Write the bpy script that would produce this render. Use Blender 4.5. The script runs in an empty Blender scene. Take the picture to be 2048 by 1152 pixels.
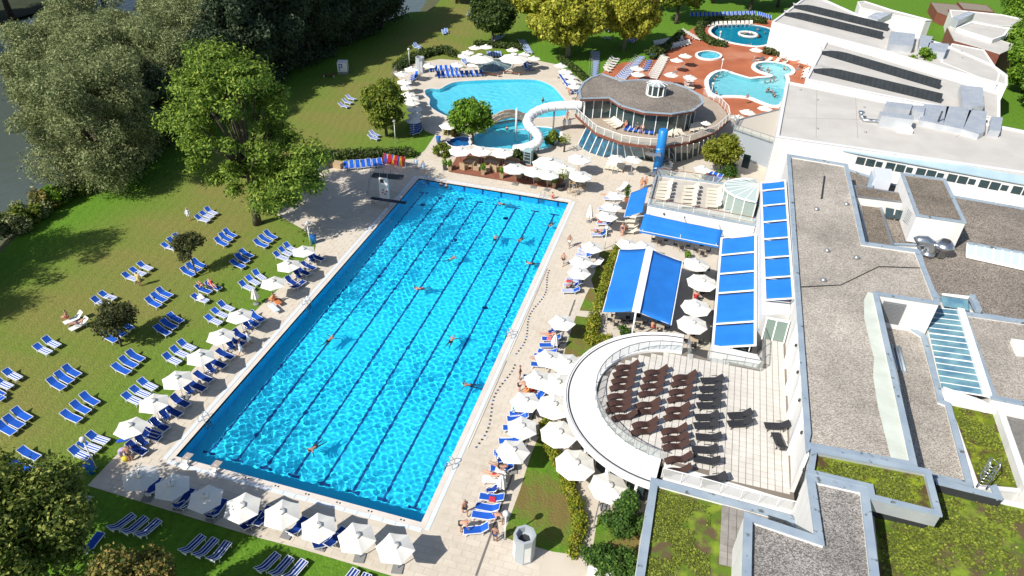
import bpy, bmesh, math, random
from mathutils import Vector, Matrix, noise
import numpy as np
sc = bpy.context.scene
# ---------------------------------------------------------------- camera, world, sun, exposure
cam = bpy.data.cameras.new('camera'); cam_ob = bpy.data.objects.new('camera', cam); sc.collection.objects.link(cam_ob)
cam.sensor_fit = 'HORIZONTAL'; cam.sensor_width = 36.0; cam.lens = 36.0 * 1411.906 / 2048.0
cam.clip_start = 0.5; cam.clip_end = 1500
cam_ob.matrix_world = Matrix(((0.96123646, -0.18250407, 0.20668025, 34.0673348),
                              (0.27418535, 0.55358046, -0.78636573, -28.73414425),
                              (0.0291008, 0.81255211, 0.58216167, 43.323),
                              (0, 0, 0, 1)))
sc.camera = cam_ob
SUN_ELEV, SUN_AZ = math.radians(42), math.radians(54)      # shadows fall along SUN_AZ, counted from +X towards +Y
world = bpy.data.worlds.new('World'); sc.world = world; world.use_nodes = True
wn = world.node_tree; bgn = wn.nodes['Background']
sky = wn.nodes.new('ShaderNodeTexSky'); sky.sky_type = 'NISHITA'; sky.sun_disc = False
sky.sun_elevation = SUN_ELEV; sky.sun_rotation = math.radians(270) - SUN_AZ
wn.links.new(sky.outputs[0], bgn.inputs[0]); bgn.inputs[1].default_value = 0.088
sun = bpy.data.lights.new('sun', 'SUN'); sun.energy = 4.7; sun.angle = math.radians(0.53); sun.color = (1.0, 0.955, 0.88)
sun_ob = bpy.data.objects.new('sun', sun); sc.collection.objects.link(sun_ob)
_d = Vector((math.cos(SUN_ELEV) * math.cos(SUN_AZ), math.cos(SUN_ELEV) * math.sin(SUN_AZ), -math.sin(SUN_ELEV)))
sun_ob.rotation_euler = _d.to_track_quat('-Z', 'Y').to_euler(); sun_ob.location = -_d * 120
sc.view_settings.view_transform = 'Standard'; sc.view_settings.look = 'None'
sc.view_settings.gamma = 1.0; sc.view_settings.exposure = 0.41; sc.view_settings.use_curve_mapping = False
sc.render.engine = "CYCLES"; sc.cycles.use_denoising = True
sun.cycles.is_caustics_light = True                        # the wave pattern on the pool floors is sunlight bent by the water
sc.cycles.max_bounces = 8; sc.cycles.transparent_max_bounces = 12; sc.cycles.diffuse_bounces = 3
C = sc.collection; PI = math.pi; R = math.radians; random.seed(7)

# ---------------------------------------------------------------- materials
MATS = {}
def mat(name, col, rough=0.65, col2=None, scale=3.0, detail=4.0, lo=0.35, hi=0.65, bump=0.0, bscale=40.0, metal=0.0, spec=0.4,
        rnd=0.0, world=False, col3=None, scale3=1.0, lo3=0.5, hi3=0.62):
    if name in MATS: return MATS[name]
    m = bpy.data.materials.new(name); m.use_nodes = True; nt = m.node_tree; b = nt.nodes['Principled BSDF']
    N = nt.nodes.new; L = nt.links.new
    b.inputs['Roughness'].default_value = rough; b.inputs['Metallic'].default_value = metal; b.inputs['Specular IOR Level'].default_value = spec
    if world: vec = N('ShaderNodeNewGeometry').outputs['Position']
    else: vec = N('ShaderNodeTexCoord').outputs['Object']
    out = None
    if col2 is not None:
        n = N('ShaderNodeTexNoise'); n.inputs['Scale'].default_value = scale; n.inputs['Detail'].default_value = detail; L(vec, n.inputs['Vector'])
        r = N('ShaderNodeMapRange'); r.inputs[1].default_value = lo; r.inputs[2].default_value = hi; L(n.outputs[0], r.inputs[0])
        x = N('ShaderNodeMix'); x.data_type = 'RGBA'; x.inputs[6].default_value = (*col, 1); x.inputs[7].default_value = (*col2, 1); L(r.outputs[0], x.inputs[0])
        out = x.outputs[2]
        if col3 is not None:
            n3 = N('ShaderNodeTexNoise'); n3.inputs['Scale'].default_value = scale3; n3.inputs['Detail'].default_value = 5; L(vec, n3.inputs['Vector'])
            r3 = N('ShaderNodeMapRange'); r3.inputs[1].default_value = lo3; r3.inputs[2].default_value = hi3; L(n3.outputs[0], r3.inputs[0])
            x3 = N('ShaderNodeMix'); x3.data_type = 'RGBA'; x3.inputs[7].default_value = (*col3, 1); L(out, x3.inputs[6]); L(r3.outputs[0], x3.inputs[0])
            out = x3.outputs[2]
    if rnd:
        oi = N('ShaderNodeObjectInfo'); h = N('ShaderNodeHueSaturation')
        mr = N('ShaderNodeMapRange'); mr.inputs[3].default_value = 1 - rnd; mr.inputs[4].default_value = 1 + rnd; L(oi.outputs['Random'], mr.inputs[0]); L(mr.outputs[0], h.inputs['Value'])
        if out is None: h.inputs['Color'].default_value = (*col, 1)
        else: L(out, h.inputs['Color'])
        out = h.outputs[0]
    if out is None: b.inputs['Base Color'].default_value = (*col, 1)
    else: L(out, b.inputs['Base Color'])
    if bump:
        nb = N('ShaderNodeTexNoise'); nb.inputs['Scale'].default_value = bscale; nb.inputs['Detail'].default_value = 3; L(vec, nb.inputs['Vector'])
        bp = N('ShaderNodeBump'); bp.inputs['Strength'].default_value = bump; bp.inputs['Distance'].default_value = 0.03; L(nb.outputs[0], bp.inputs['Height']); L(bp.outputs[0], b.inputs['Normal'])
    MATS[name] = m; return m

def gravel(name, c1, c2, c3, cell=9.0, stain=0.12):
    m = bpy.data.materials.new(name); m.use_nodes = True; nt = m.node_tree; b = nt.nodes['Principled BSDF']; N = nt.nodes.new; L = nt.links.new
    vec = N('ShaderNodeNewGeometry').outputs['Position']
    v = N('ShaderNodeTexVoronoi'); v.inputs['Scale'].default_value = cell; L(vec, v.inputs['Vector'])
    sep = N('ShaderNodeSeparateColor'); L(v.outputs['Color'], sep.inputs[0])
    cr = N('ShaderNodeValToRGB'); e = cr.color_ramp.elements; e[0].position = 0.1; e[0].color = (*c1, 1); e[1].position = 0.9; e[1].color = (*c3, 1)
    k = cr.color_ramp.elements.new(0.5); k.color = (*c2, 1); L(sep.outputs[0], cr.inputs[0])
    n = N('ShaderNodeTexNoise'); n.inputs['Scale'].default_value = stain; n.inputs['Detail'].default_value = 6; n.inputs['Roughness'].default_value = 0.65; L(vec, n.inputs['Vector'])
    r = N('ShaderNodeMapRange'); r.inputs[1].default_value = 0.35; r.inputs[2].default_value = 0.68; r.inputs[3].default_value = 1.12; r.inputs[4].default_value = 0.62; L(n.outputs[0], r.inputs[0])
    h = N('ShaderNodeHueSaturation'); L(cr.outputs[0], h.inputs['Color']); L(r.outputs[0], h.inputs['Value']); L(h.outputs[0], b.inputs['Base Color'])
    bp = N('ShaderNodeBump'); bp.inputs['Strength'].default_value = 0.7; bp.inputs['Distance'].default_value = 0.05; L(v.outputs['Distance'], bp.inputs['Height']); L(bp.outputs[0], b.inputs['Normal'])
    b.inputs['Roughness'].default_value = 0.9; MATS[name] = m; return m

def render_mat(name, c1, c2, c3):
    m = mat(name, c1, 0.75, c2, 0.35, 6, world=True); nt = m.node_tree; N = nt.nodes.new; L = nt.links.new; b = nt.nodes['Principled BSDF']; src = b.inputs['Base Color'].links[0].from_socket
    mp = N('ShaderNodeMapping'); mp.inputs['Scale'].default_value = (1.6, 1.6, 0.10); L(N('ShaderNodeNewGeometry').outputs['Position'], mp.inputs[0]); n = N('ShaderNodeTexNoise'); n.inputs['Scale'].default_value = 1.0; n.inputs['Detail'].default_value = 6; L(mp.outputs[0], n.inputs['Vector'])
    r = N('ShaderNodeMapRange'); r.inputs[1].default_value = 0.52; r.inputs[2].default_value = 0.72; r.inputs[4].default_value = 0.6; L(n.outputs[0], r.inputs[0]); x = N('ShaderNodeMix'); x.data_type = 'RGBA'; x.inputs[7].default_value = (*c3, 1); L(src, x.inputs[6]); L(r.outputs[0], x.inputs[0]); L(x.outputs[2], b.inputs['Base Color']); return m
M_white = render_mat('white_render', (0.74, 0.735, 0.72), (0.68, 0.67, 0.65), (0.58, 0.56, 0.52))
M_whitep = mat('white_paint', (0.80, 0.80, 0.78), 0.45)
M_canvas = mat('white_canvas', (0.78, 0.76, 0.70), 0.85, (0.72, 0.70, 0.64), 1.2, rnd=0.05)
M_metal = mat('grey_metal', (0.35, 0.36, 0.37), 0.4, metal=0.6)
M_steel = mat('bright_steel', (0.62, 0.64, 0.66), 0.28, (0.45, 0.48, 0.52), 1.5, metal=0.9)
M_dark = mat('dark_metal', (0.035, 0.037, 0.04), 0.5)
M_zinc = mat('zinc_coping', (0.36, 0.43, 0.49), 0.55, (0.29, 0.36, 0.43), 0.8, 5, metal=0.15, world=True, col3=(0.13, 0.14, 0.14), scale3=1.7, lo3=0.63, hi3=0.68)
M_duct = mat('duct_metal', (0.60, 0.62, 0.64), 0.42, (0.50, 0.53, 0.57), 0.9, 5, metal=0.45, world=True)
M_seam = mat('dark_standing_seam', (0.020, 0.025, 0.030), 0.75, (0.028, 0.034, 0.040), 1.0, spec=0.15)
M_awn = mat('blue_awning', (0.014, 0.185, 0.63), 0.8, (0.010, 0.160, 0.55), 0.5, 3, world=True)
M_glass = mat('tinted_glass', (0.03, 0.055, 0.06), 0.05, spec=0.8)
M_brown = mat('red_brown_timber', (0.16, 0.05, 0.03), 0.7, (0.20, 0.07, 0.045), 2.0)
M_gravel = gravel('roof_gravel', (0.26, 0.225, 0.185), (0.43, 0.385, 0.33), (0.58, 0.53, 0.465), 15.0)
M_gravel_brown = gravel('brown_gravel', (0.10, 0.08, 0.06), (0.20, 0.165, 0.125), (0.31, 0.265, 0.21), 14.0, 0.25)
M_gravel_dark = gravel('dark_gravel', (0.11, 0.092, 0.075), (0.235, 0.20, 0.165), (0.37, 0.32, 0.27), 13.0, 0.16)
M_gravel_fresh = gravel('fresh_gravel', (0.13, 0.118, 0.105), (0.27, 0.25, 0.23), (0.47, 0.44, 0.41), 16.0, 0.3)
M_sheet = mat('pale_roof_sheet', (0.53, 0.505, 0.465), 0.8, (0.475, 0.45, 0.415), 0.35, 7, world=True)
M_deck = mat('beige_paving', (0.58, 0.515, 0.425), 0.8, (0.51, 0.45, 0.365), 0.55, 7, world=True, bump=0.15, bscale=25, col3=(0.56, 0.50, 0.42), scale3=0.13, lo3=0.45, hi3=0.6)
M_slab = mat('beige_slab', (0.58, 0.515, 0.425), 0.8, (0.51, 0.45, 0.365), 1.4, 6, world=True, rnd=0.05, col3=(0.57, 0.51, 0.43), scale3=0.2, lo3=0.45, hi3=0.6)
M_joint = mat('paving_joint', (0.44, 0.385, 0.315), 0.9)
M_coping = mat('pool_coping', (0.66, 0.60, 0.54), 0.6, (0.60, 0.54, 0.48), 1.0, world=True)
M_grate = mat('white_gutter_grate', (0.62, 0.66, 0.70), 0.5)
M_terra = mat('terracotta_paving', (0.42, 0.13, 0.055), 0.8, (0.34, 0.10, 0.045), 0.25, 7, world=True, col3=(0.46, 0.19, 0.11), scale3=0.12, lo3=0.5, hi3=0.65)
M_bluesteel = mat('blue_paint', (0.012, 0.19, 0.52), 0.35)

def grass_mat(name, dry=True):
    m = bpy.data.materials.new(name); m.use_nodes = True; nt = m.node_tree; b = nt.nodes['Principled BSDF']; N = nt.nodes.new; L = nt.links.new
    vec = N('ShaderNodeNewGeometry').outputs['Position']
    def noise_(s, d, lo, hi, rot=None):
        n = N('ShaderNodeTexNoise'); n.inputs['Scale'].default_value = s; n.inputs['Detail'].default_value = d; n.inputs['Roughness'].default_value = 0.6
        if rot:
            mp = N('ShaderNodeMapping'); mp.inputs['Rotation'].default_value = (0, 0, rot); mp.inputs['Scale'].default_value = (0.25, 1, 1); L(vec, mp.inputs[0]); L(mp.outputs[0], n.inputs['Vector'])
        else: L(vec, n.inputs['Vector'])
        r = N('ShaderNodeMapRange'); r.inputs[1].default_value = lo; r.inputs[2].default_value = hi; L(n.outputs[0], r.inputs[0]); return r.outputs[0]
    def mix_(f, a, c):
        x = N('ShaderNodeMix'); x.data_type = 'RGBA'; L(f, x.inputs[0])
        for s, v in ((x.inputs[6], a), (x.inputs[7], c)):
            if isinstance(v, tuple): s.default_value = (*v, 1)
            else: L(v, s)
        return x.outputs[2]
    fresh = mix_(noise_(2.2, 8, 0.3, 0.7), (0.120, 0.240, 0.024), (0.078, 0.170, 0.016))
    if dry:
        tan = mix_(noise_(3.0, 8, 0.3, 0.7), (0.225, 0.205, 0.062), (0.150, 0.165, 0.040))
        # the drought follows a strip along the slope away from the sprinklers
        sx = N('ShaderNodeSeparateXYZ'); L(vec, sx.inputs[0])
        mr = N('ShaderNodeMapRange'); mr.inputs[1].default_value = -2.0; mr.inputs[2].default_value = -16.0; L(sx.outputs[0], mr.inputs[0])
        mr2 = N('ShaderNodeMapRange'); mr2.inputs[1].default_value = -34.0; mr2.inputs[2].default_value = -24.0; L(sx.outputs[0], mr2.inputs[0])
        mu = N('ShaderNodeMath'); mu.operation = 'MULTIPLY'; L(mr.outputs[0], mu.inputs[0]); L(mr2.outputs[0], mu.inputs[1])
        no = noise_(0.16, 7, 0.28, 0.72, rot=R(78))
        ad = N('ShaderNodeMath'); ad.operation = 'MULTIPLY'; ad.use_clamp = True; L(mu.outputs[0], ad.inputs[0]); 
        m2 = N('ShaderNodeMath'); m2.operation = 'ADD'; m2.inputs[1].default_value = 0.37; L(no, m2.inputs[0]); L(m2.outputs[0], ad.inputs[1])
        col = mix_(ad.outputs[0], fresh, tan)
    else:
        col = mix_(noise_(0.35, 8, 0.38, 0.60), fresh, (0.17, 0.135, 0.045))
    sw = N('ShaderNodeMapping'); sw.inputs['Rotation'].default_value = (0, 0, R(-12)); L(vec, sw.inputs[0]); wv = N('ShaderNodeTexWave'); wv.inputs['Scale'].default_value = 0.28; wv.inputs['Distortion'].default_value = 5.0; wv.inputs['Detail'].default_value = 4; L(sw.outputs[0], wv.inputs[0])
    wr = N('ShaderNodeMapRange'); wr.inputs[3].default_value = 0.965; wr.inputs[4].default_value = 1.035; L(wv.outputs['Fac'], wr.inputs[0]); hs = N('ShaderNodeHueSaturation'); L(col, hs.inputs['Color']); L(wr.outputs[0], hs.inputs['Value']); col = hs.outputs[0]      # mowing stripes
    L(col, b.inputs['Base Color']); b.inputs['Roughness'].default_value = 0.95; b.inputs['Specular IOR Level'].default_value = 0.1
    nb = N('ShaderNodeTexNoise'); nb.inputs['Scale'].default_value = 6.0; nb.inputs['Detail'].default_value = 8; L(vec, nb.inputs['Vector'])
    bp = N('ShaderNodeBump'); bp.inputs['Strength'].default_value = 0.8; bp.inputs['Distance'].default_value = 0.10; L(nb.outputs[0], bp.inputs['Height']); L(bp.outputs[0], b.inputs['Normal'])
    MATS[name] = m; return m
M_lawn = grass_mat('lawn_grass'); M_grass = grass_mat('patch_grass', False)

def moss_mat(name, g1, g2, brown, lo, hi):
    m = mat(name, brown, 0.95, g1, 1.1, 12, lo, hi, bump=1.0, bscale=7, world=True, col3=g2, scale3=0.9, lo3=0.50, hi3=0.66, spec=0.1); return m
M_moss = moss_mat('roof_moss', (0.115, 0.155, 0.014), (0.22, 0.28, 0.022), (0.09, 0.06, 0.03), 0.42, 0.56)
M_moss2 = moss_mat('roof_sedum', (0.10, 0.16, 0.02), (0.20, 0.27, 0.03), (0.115, 0.085, 0.045), 0.42, 0.56)
M_tile = mat('terrace_tile', (0.63, 0.60, 0.55), 0.75, (0.56, 0.53, 0.48), 1.1, 6, world=True, rnd=0.05)
M_tilejoint = mat('terrace_joint', (0.20, 0.17, 0.14), 0.9)
def thin_glass(name, col, a):
    m = bpy.data.materials.new(name); m.use_nodes = True; nt = m.node_tree; b = nt.nodes['Principled BSDF']; b.inputs['Base Color'].default_value = (*col, 1); b.inputs['Roughness'].default_value = 0.08; b.inputs['Alpha'].default_value = a; MATS[name] = m; return m
M_railglass = thin_glass('clear_rail_glass', (0.50, 0.58, 0.56), 0.30)

# ---------------------------------------------------------------- mesh helpers
class MB:
    def __init__(s): s.v = []; s.f = []; s.m = []; s.sm = []
    def add(s, v, f, m=0, smooth=False):
        o = len(s.v); s.v += [tuple(p) for p in v]; s.f += [tuple(i + o for i in q) for q in f]; s.m += [m] * len(f); s.sm += [smooth] * len(f); return s
    def box(s, x0, x1, y0, y1, z0, z1, m=0):
        return s.add([(x0, y0, z0), (x1, y0, z0), (x1, y1, z0), (x0, y1, z0), (x0, y0, z1), (x1, y0, z1), (x1, y1, z1), (x0, y1, z1)],
                     [(0, 3, 2, 1), (4, 5, 6, 7), (0, 1, 5, 4), (1, 2, 6, 5), (2, 3, 7, 6), (3, 0, 4, 7)], m)
    def bar(s, a, b, w, h=None, m=0, up=(0, 0, 1)):
        """rectangular bar from a to b, w wide, h high"""
        a = Vector(a); b = Vector(b); h = h or w; d = b - a
        if d.length < 1e-6: return s
        d.normalize(); u = Vector(up)
        if abs(d.dot(u)) > 0.98: u = Vector((0, 1, 0))
        r = d.cross(u).normalized(); u = r.cross(d).normalized(); v = []
        for p in (a, b):
            for i, j in ((-1, -1), (1, -1), (1, 1), (-1, 1)): v.append(p + r * (i * w / 2) + u * (j * h / 2))
        return s.add(v, [(0, 1, 2, 3), (7, 6, 5, 4), (0, 4, 5, 1), (1, 5, 6, 2), (2, 6, 7, 3), (3, 7, 4, 0)], m)
    def tube(s, pts, rad, n=8, m=0, cap=True, smooth=True):
        pts = [Vector(p) for p in pts]; k = len(pts); rad = rad if isinstance(rad, (list, tuple)) else [rad] * k; v = []; f = []; pu = None
        for i, p in enumerate(pts):
            t = (pts[min(i + 1, k - 1)] - pts[max(i - 1, 0)]).normalized()
            if pu is None: pu = Vector((0, 0, 1)) if abs(t.z) < 0.9 else Vector((1, 0, 0))
            r = t.cross(pu)
            if r.length < 1e-5: r = t.orthogonal()
            r.normalize(); u = r.cross(t).normalized(); pu = u
            for j in range(n):
                a = 2 * PI * j / n; v.append(p + (r * math.cos(a) + u * math.sin(a)) * rad[i])
        for i in range(k - 1):
            for j in range(n): f.append((i * n + j, i * n + (j + 1) % n, (i + 1) * n + (j + 1) % n, (i + 1) * n + j))
        o = len(s.v); s.add(v, f, m, smooth)
        if cap: s.f += [tuple(o + j for j in range(n))[::-1], tuple(o + (k - 1) * n + j for j in range(n))]; s.m += [m, m]; s.sm += [False, False]
        return s
    def lathe(s, prof, n=12, c=(0, 0, 0), m=0, smooth=True, ph=0.0):
        v = []; f = []
        for r, z in prof:
            for j in range(n): a = 2 * PI * j / n + ph; v.append((c[0] + r * math.cos(a), c[1] + r * math.sin(a), c[2] + z))
        for i in range(len(prof) - 1):
            for j in range(n): f.append((i * n + j, i * n + (j + 1) % n, (i + 1) * n + (j + 1) % n, (i + 1) * n + j))
        o = len(s.v); s.add(v, f, m, smooth)
        s.f += [tuple(o + j for j in range(n))[::-1], tuple(o + (len(prof) - 1) * n + j for j in range(n))]; s.m += [m, m]; s.sm += [False, False]; return s
    def prism(s, poly, z0, z1, m=0, mtop=None):
        """closed prism of a polygon (list of xy..); z1 may be a list of heights"""
        n = len(poly); A = sum(poly[i][0] * poly[(i + 1) % n][1] - poly[(i + 1) % n][0] * poly[i][1] for i in range(n))
        if A < 0: poly = poly[::-1]; z1 = z1[::-1] if isinstance(z1, list) else z1
        zt = z1 if isinstance(z1, list) else [z1] * n
        v = [(p[0], p[1], z0) for p in poly] + [(p[0], p[1], zt[i]) for i, p in enumerate(poly)]
        f = [(i, (i + 1) % n, n + (i + 1) % n, n + i) for i in range(n)] + [tuple(range(n))[::-1]]
        s.add(v, f, m); o = len(s.v) - 2 * n; s.f.append(tuple(o + n + i for i in range(n))); s.m.append(m if mtop is None else mtop); s.sm.append(False); return s
    def build(s, name, mats, parent=None, link=True):
        me = bpy.data.meshes.new(name); me.from_pydata(s.v, [], s.f)
        for mm in (mats if isinstance(mats, (list, tuple)) else [mats]): me.materials.append(mm)
        if any(s.m): me.polygons.foreach_set('material_index', s.m)
        if any(s.sm): me.polygons.foreach_set('use_smooth', s.sm)
        me.update()
        o = bpy.data.objects.new(name, me)
        if link: C.objects.link(o)
        if parent is not None: o.parent = parent
        return o
def tag(o, label=None, cat=None, group=None, kind=None):
    for k, v in (('label', label), ('category', cat), ('group', group), ('kind', kind)):
        if v: o[k] = v
    return o
def thing(name, label, cat, loc=(0, 0, 0), rz=0.0, group=None):
    o = bpy.data.objects.new(name, None); C.objects.link(o); o.location = loc; o.rotation_euler = (0, 0, rz); o.empty_display_size = 0.3
    return tag(o, label, cat, group)
def local(o, pts):
    """world points in the frame of an unrotated thing"""
    l = o.location; return [(p[0] - l[0], p[1] - l[1], p[2] - l[2]) for p in pts]
def copy_tree(o, parent=None):
    c = o.copy(); C.objects.link(c); c.parent = parent
    for ch in o.children: copy_tree(ch, c)
    return c
def place(o, loc, rz=0.0, label=None, group=None, scale=None):
    o.location = loc; o.rotation_euler = (0, 0, rz)
    if label: o['label'] = label
    if group: o['group'] = group
    if scale: o.scale = scale
    return o
def fill(name, outer, holes, m, z=None, parent=None, bmat=None):
    """flat sheet with holes"""
    bm = bmesh.new(); edges = []
    for loop in [outer] + holes:
        vs = [bm.verts.new((p[0], p[1], p[2] if z is None else z)) for p in loop]
        edges += [bm.edges.new((vs[i], vs[(i + 1) % len(vs)])) for i in range(len(vs))]
    bmesh.ops.triangle_fill(bm, use_beauty=True, use_dissolve=False, edges=edges)
    bm.normal_update()
    for f in bm.faces:
        if f.normal.z < 0: f.normal_flip()
    me = bpy.data.meshes.new(name); bm.to_mesh(me); bm.free(); me.materials.append(m)
    o = bpy.data.objects.new(name, me); C.objects.link(o)
    if parent is not None: o.parent = parent
    return o
def inside(x, y, poly):
    c = False; n = len(poly); j = n - 1
    for i in range(n):
        if (poly[i][1] > y) != (poly[j][1] > y) and x < (poly[j][0] - poly[i][0]) * (y - poly[i][1]) / (poly[j][1] - poly[i][1]) + poly[i][0]: c = not c
        j = i
    return c
def offset(poly, d):
    """polygon moved outwards by d (inwards if negative)"""
    n = len(poly); A = sum(poly[i][0] * poly[(i + 1) % n][1] - poly[(i + 1) % n][0] * poly[i][1] for i in range(n)); sgn = 1 if A > 0 else -1; out = []
    for i in range(n):
        p0, p1, p2 = (Vector(poly[(i + k) % n][:2]) for k in (-1, 0, 1)); a = (p1 - p0).normalized(); b = (p2 - p1).normalized()
        n1 = Vector((a.y, -a.x)) * sgn; n2 = Vector((b.y, -b.x)) * sgn; k = (n1 + n2); 
        k = k / max(0.35, (1 + n1.dot(n2))); q = p1 + k * d; out.append((q.x, q.y) + tuple(poly[i][2:]))
    return out
def smooth_loop(poly, per=4):
    n = len(poly); out = []
    for i in range(n):
        p = [Vector(poly[(i + k) % n]) for k in (-1, 0, 1, 2)]
        for t in range(per):
            t /= per; out.append(tuple(0.5 * ((2 * p[1]) + (p[2] - p[0]) * t + (2 * p[0] - 5 * p[1] + 4 * p[2] - p[3]) * t * t + (3 * p[1] - p[0] - 3 * p[2] + p[3]) * t ** 3)))
    return out
def lerp(a, b, t): return tuple(a[i] + (b[i] - a[i]) * t for i in range(len(a)))
ORD = ['first', 'second', 'third', 'fourth', 'fifth', 'sixth', 'seventh', 'eighth', 'ninth', 'tenth', 'eleventh', 'twelfth', 'thirteenth', 'fourteenth', 'fifteenth', 'sixteenth', 'seventeenth', 'eighteenth', 'nineteenth', 'twentieth', 'twenty-first', 'twenty-second', 'twenty-third', 'twenty-fourth', 'twenty-fifth', 'twenty-sixth']

# ================================================================ BODY SHAPES
def skel(pose):
    """joints of a 1.75 m body facing +X: name -> (position, radius)"""
    J = {'pelvis': ((0, 0, .95), .135), 'spine': ((0, 0, 1.15), .12), 'chest': ((0, 0, 1.34), .145), 'neck': ((.01, 0, 1.50), .055), 'jaw': ((.035, 0, 1.57), .075), 'head': ((.015, 0, 1.65), .098), 'crown': ((.0, 0, 1.735), .07), 'nose': ((.115, 0, 1.62), .016)}
    for s, n in ((1, 'l'), (-1, 'r')):
        J.update({n + 'ear': ((.0, s * .10, 1.63), .018), n + 'sh': ((0, s * .17, 1.42), .07), n + 'el': ((-.03, s * .25, 1.15), .046), n + 'wr': ((.06, s * .26, .92), .032), n + 'ha': ((.08, s * .26, .85), .036), n + 'hip': ((0, s * .085, .90), .105), n + 'th': ((.01, s * .095, .70), .088), n + 'kn': ((.02, s * .10, .50), .062), n + 'ca': ((-.015, s * .10, .33), .058), n + 'an': ((-.02, s * .10, .09), .038), n + 'to': ((.14, s * .11, .035), .034)})
    mv = {}
    if pose == 'walk': mv = {'lkn': (.16, .10, .53), 'lca': (.10, .10, .36), 'lan': (.20, .10, .10), 'lto': (.36, .11, .05), 'lth': (.09, .095, .71), 'rth': (-.05, -.095, .70), 'rkn': (-.10, -.10, .51), 'rca': (-.20, -.10, .35), 'ran': (-.30, -.10, .12), 'rto': (-.15, -.11, .035), 'lel': (-.12, .25, 1.17), 'lwr': (-.08, .26, .94), 'lha': (-.06, .26, .87), 'rel': (.05, -.25, 1.15), 'rwr': (.22, -.24, .98), 'rha': (.28, -.23, .93)}
    if pose == 'bend': mv = {'spine': (.16, 0, 1.06), 'chest': (.36, 0, 1.10), 'neck': (.52, 0, 1.10), 'jaw': (.60, 0, 1.07), 'head': (.66, 0, 1.11), 'crown': (.75, 0, 1.12), 'nose': (.66, 0, .99), 'lear': (.65, .10, 1.12), 'rear': (.65, -.10, 1.12), 'lsh': (.42, .17, 1.07), 'rsh': (.42, -.17, 1.07), 'lel': (.46, .22, .80), 'rel': (.46, -.22, .80), 'lwr': (.55, .2, .58), 'rwr': (.55, -.2, .58), 'lha': (.58, .2, .51), 'rha': (.58, -.2, .51)}
    if pose == 'akimbo': mv = {'lel': (-.06, .42, 1.18), 'lwr': (.06, .24, 1.02), 'lha': (.08, .17, 1.0), 'rel': (.12, -.30, 1.2), 'rwr': (.28, -.2, 1.25), 'rha': (.33, -.16, 1.3)}
    if pose in ('sit', 'lie'):
        lie = pose == 'lie'; z0 = -.50 if not lie else -.52
        base = {'pelvis': (0, 0, .95 + z0), 'spine': (-.07 if not lie else -.17, 0, 1.13 + z0 if not lie else 1.04 + z0), 'chest': (-.08 if not lie else -.35, 0, 1.33 + z0 if not lie else 1.14 + z0), 'neck': (-.03 if not lie else -.51, 0, 1.49 + z0 if not lie else 1.22 + z0)}
        hx, hz = (.0, 1.64 + z0) if not lie else (-.62, 1.29 + z0); base.update({'jaw': (hx + .03, 0, hz - .07), 'head': (hx, 0, hz), 'crown': (hx - (.02 if not lie else .07), 0, hz + (.09 if not lie else .05)), 'nose': (hx + .10, 0, hz - .01 if not lie else hz + .05), 'lear': (hx, .1, hz), 'rear': (hx, -.1, hz)})
        sx, sz = (-.06, 1.41 + z0) if not lie else (-.41, 1.15 + z0)
        for s, n in ((1, 'l'), (-1, 'r')): base.update({n + 'sh': (sx, s * .17, sz), n + 'el': (sx + .12, s * .26, sz - .24), n + 'wr': (sx + .33, s * .22, sz - .28), n + 'ha': (sx + .4, s * .2, sz - .28), n + 'hip': (.04, s * .085, .93 + z0), n + 'th': (.25, s * .1, .95 + z0), n + 'kn': (.46, s * .11, (.97 if lie else .98) + z0), n + 'ca': (.64 if lie else .50, s * .11, (.93 if lie else .80) + z0), n + 'an': (.88 if lie else .50, s * .11, (.92 if lie else .57) + z0), n + 'to': (.93 if lie else .66, s * .12, (1.02 if lie else .53) + z0)})
        mv = base
    if pose == 'swim':
        base = {'pelvis': (0, 0, -.06), 'spine': (.2, 0, -.04), 'chest': (.4, 0, -.02), 'neck': (.55, 0, .03), 'jaw': (.62, 0, .06), 'head': (.67, 0, .12), 'crown': (.73, 0, .19), 'nose': (.77, 0, .08), 'lear': (.66, .1, .12), 'rear': (.66, -.1, .12)}
        for s, n in ((1, 'l'), (-1, 'r')): base.update({n + 'sh': (.44, s * .18, .0), n + 'el': (.62, s * .42, -.04), n + 'wr': (.70, s * .66, -.06), n + 'ha': (.72, s * .74, -.06), n + 'hip': (-.06, s * .085, -.08), n + 'th': (-.26, s * .12, -.12), n + 'kn': (-.46, s * .16, -.16), n + 'ca': (-.62, s * .18, -.18), n + 'an': (-.86, s * .22, -.2), n + 'to': (-1.0, s * .26, -.22)})
        mv = base
    for k, p in mv.items(): J[k] = (p, J[k][1])
    E = [('pelvis', 'spine'), ('spine', 'chest'), ('chest', 'neck'), ('neck', 'jaw'), ('jaw', 'head'), ('head', 'crown'), ('jaw', 'nose')]
    for n in 'lr': E += [('head', n + 'ear'), ('chest', n + 'sh'), (n + 'sh', n + 'el'), (n + 'el', n + 'wr'), (n + 'wr', n + 'ha'), ('pelvis', n + 'hip'), (n + 'hip', n + 'th'), (n + 'th', n + 'kn'), (n + 'kn', n + 'ca'), (n + 'ca', n + 'an'), (n + 'an', n + 'to')]
    for n, s in (('l', 1), ('r', -1)):
        h = Vector(J[n + 'ha'][0]); d = (h - Vector(J[n + 'wr'][0])).normalized(); sd = d.cross(Vector((0, 1, 0)));  sd = sd.normalized() if sd.length > .1 else Vector((0, 0, 1))
        for k in range(4): nm = '%sf%d' % (n, k); J[nm] = (tuple(h + d * (.085 - .008 * abs(k - 1)) + sd * (.024 * (k - 1.5))), .0085); E.append((n + 'ha', nm))
        J[n + 'f4'] = (tuple(h + d * .02 + sd * .065), .0095); E.append((n + 'ha', n + 'f4'))
    return J, E
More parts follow.
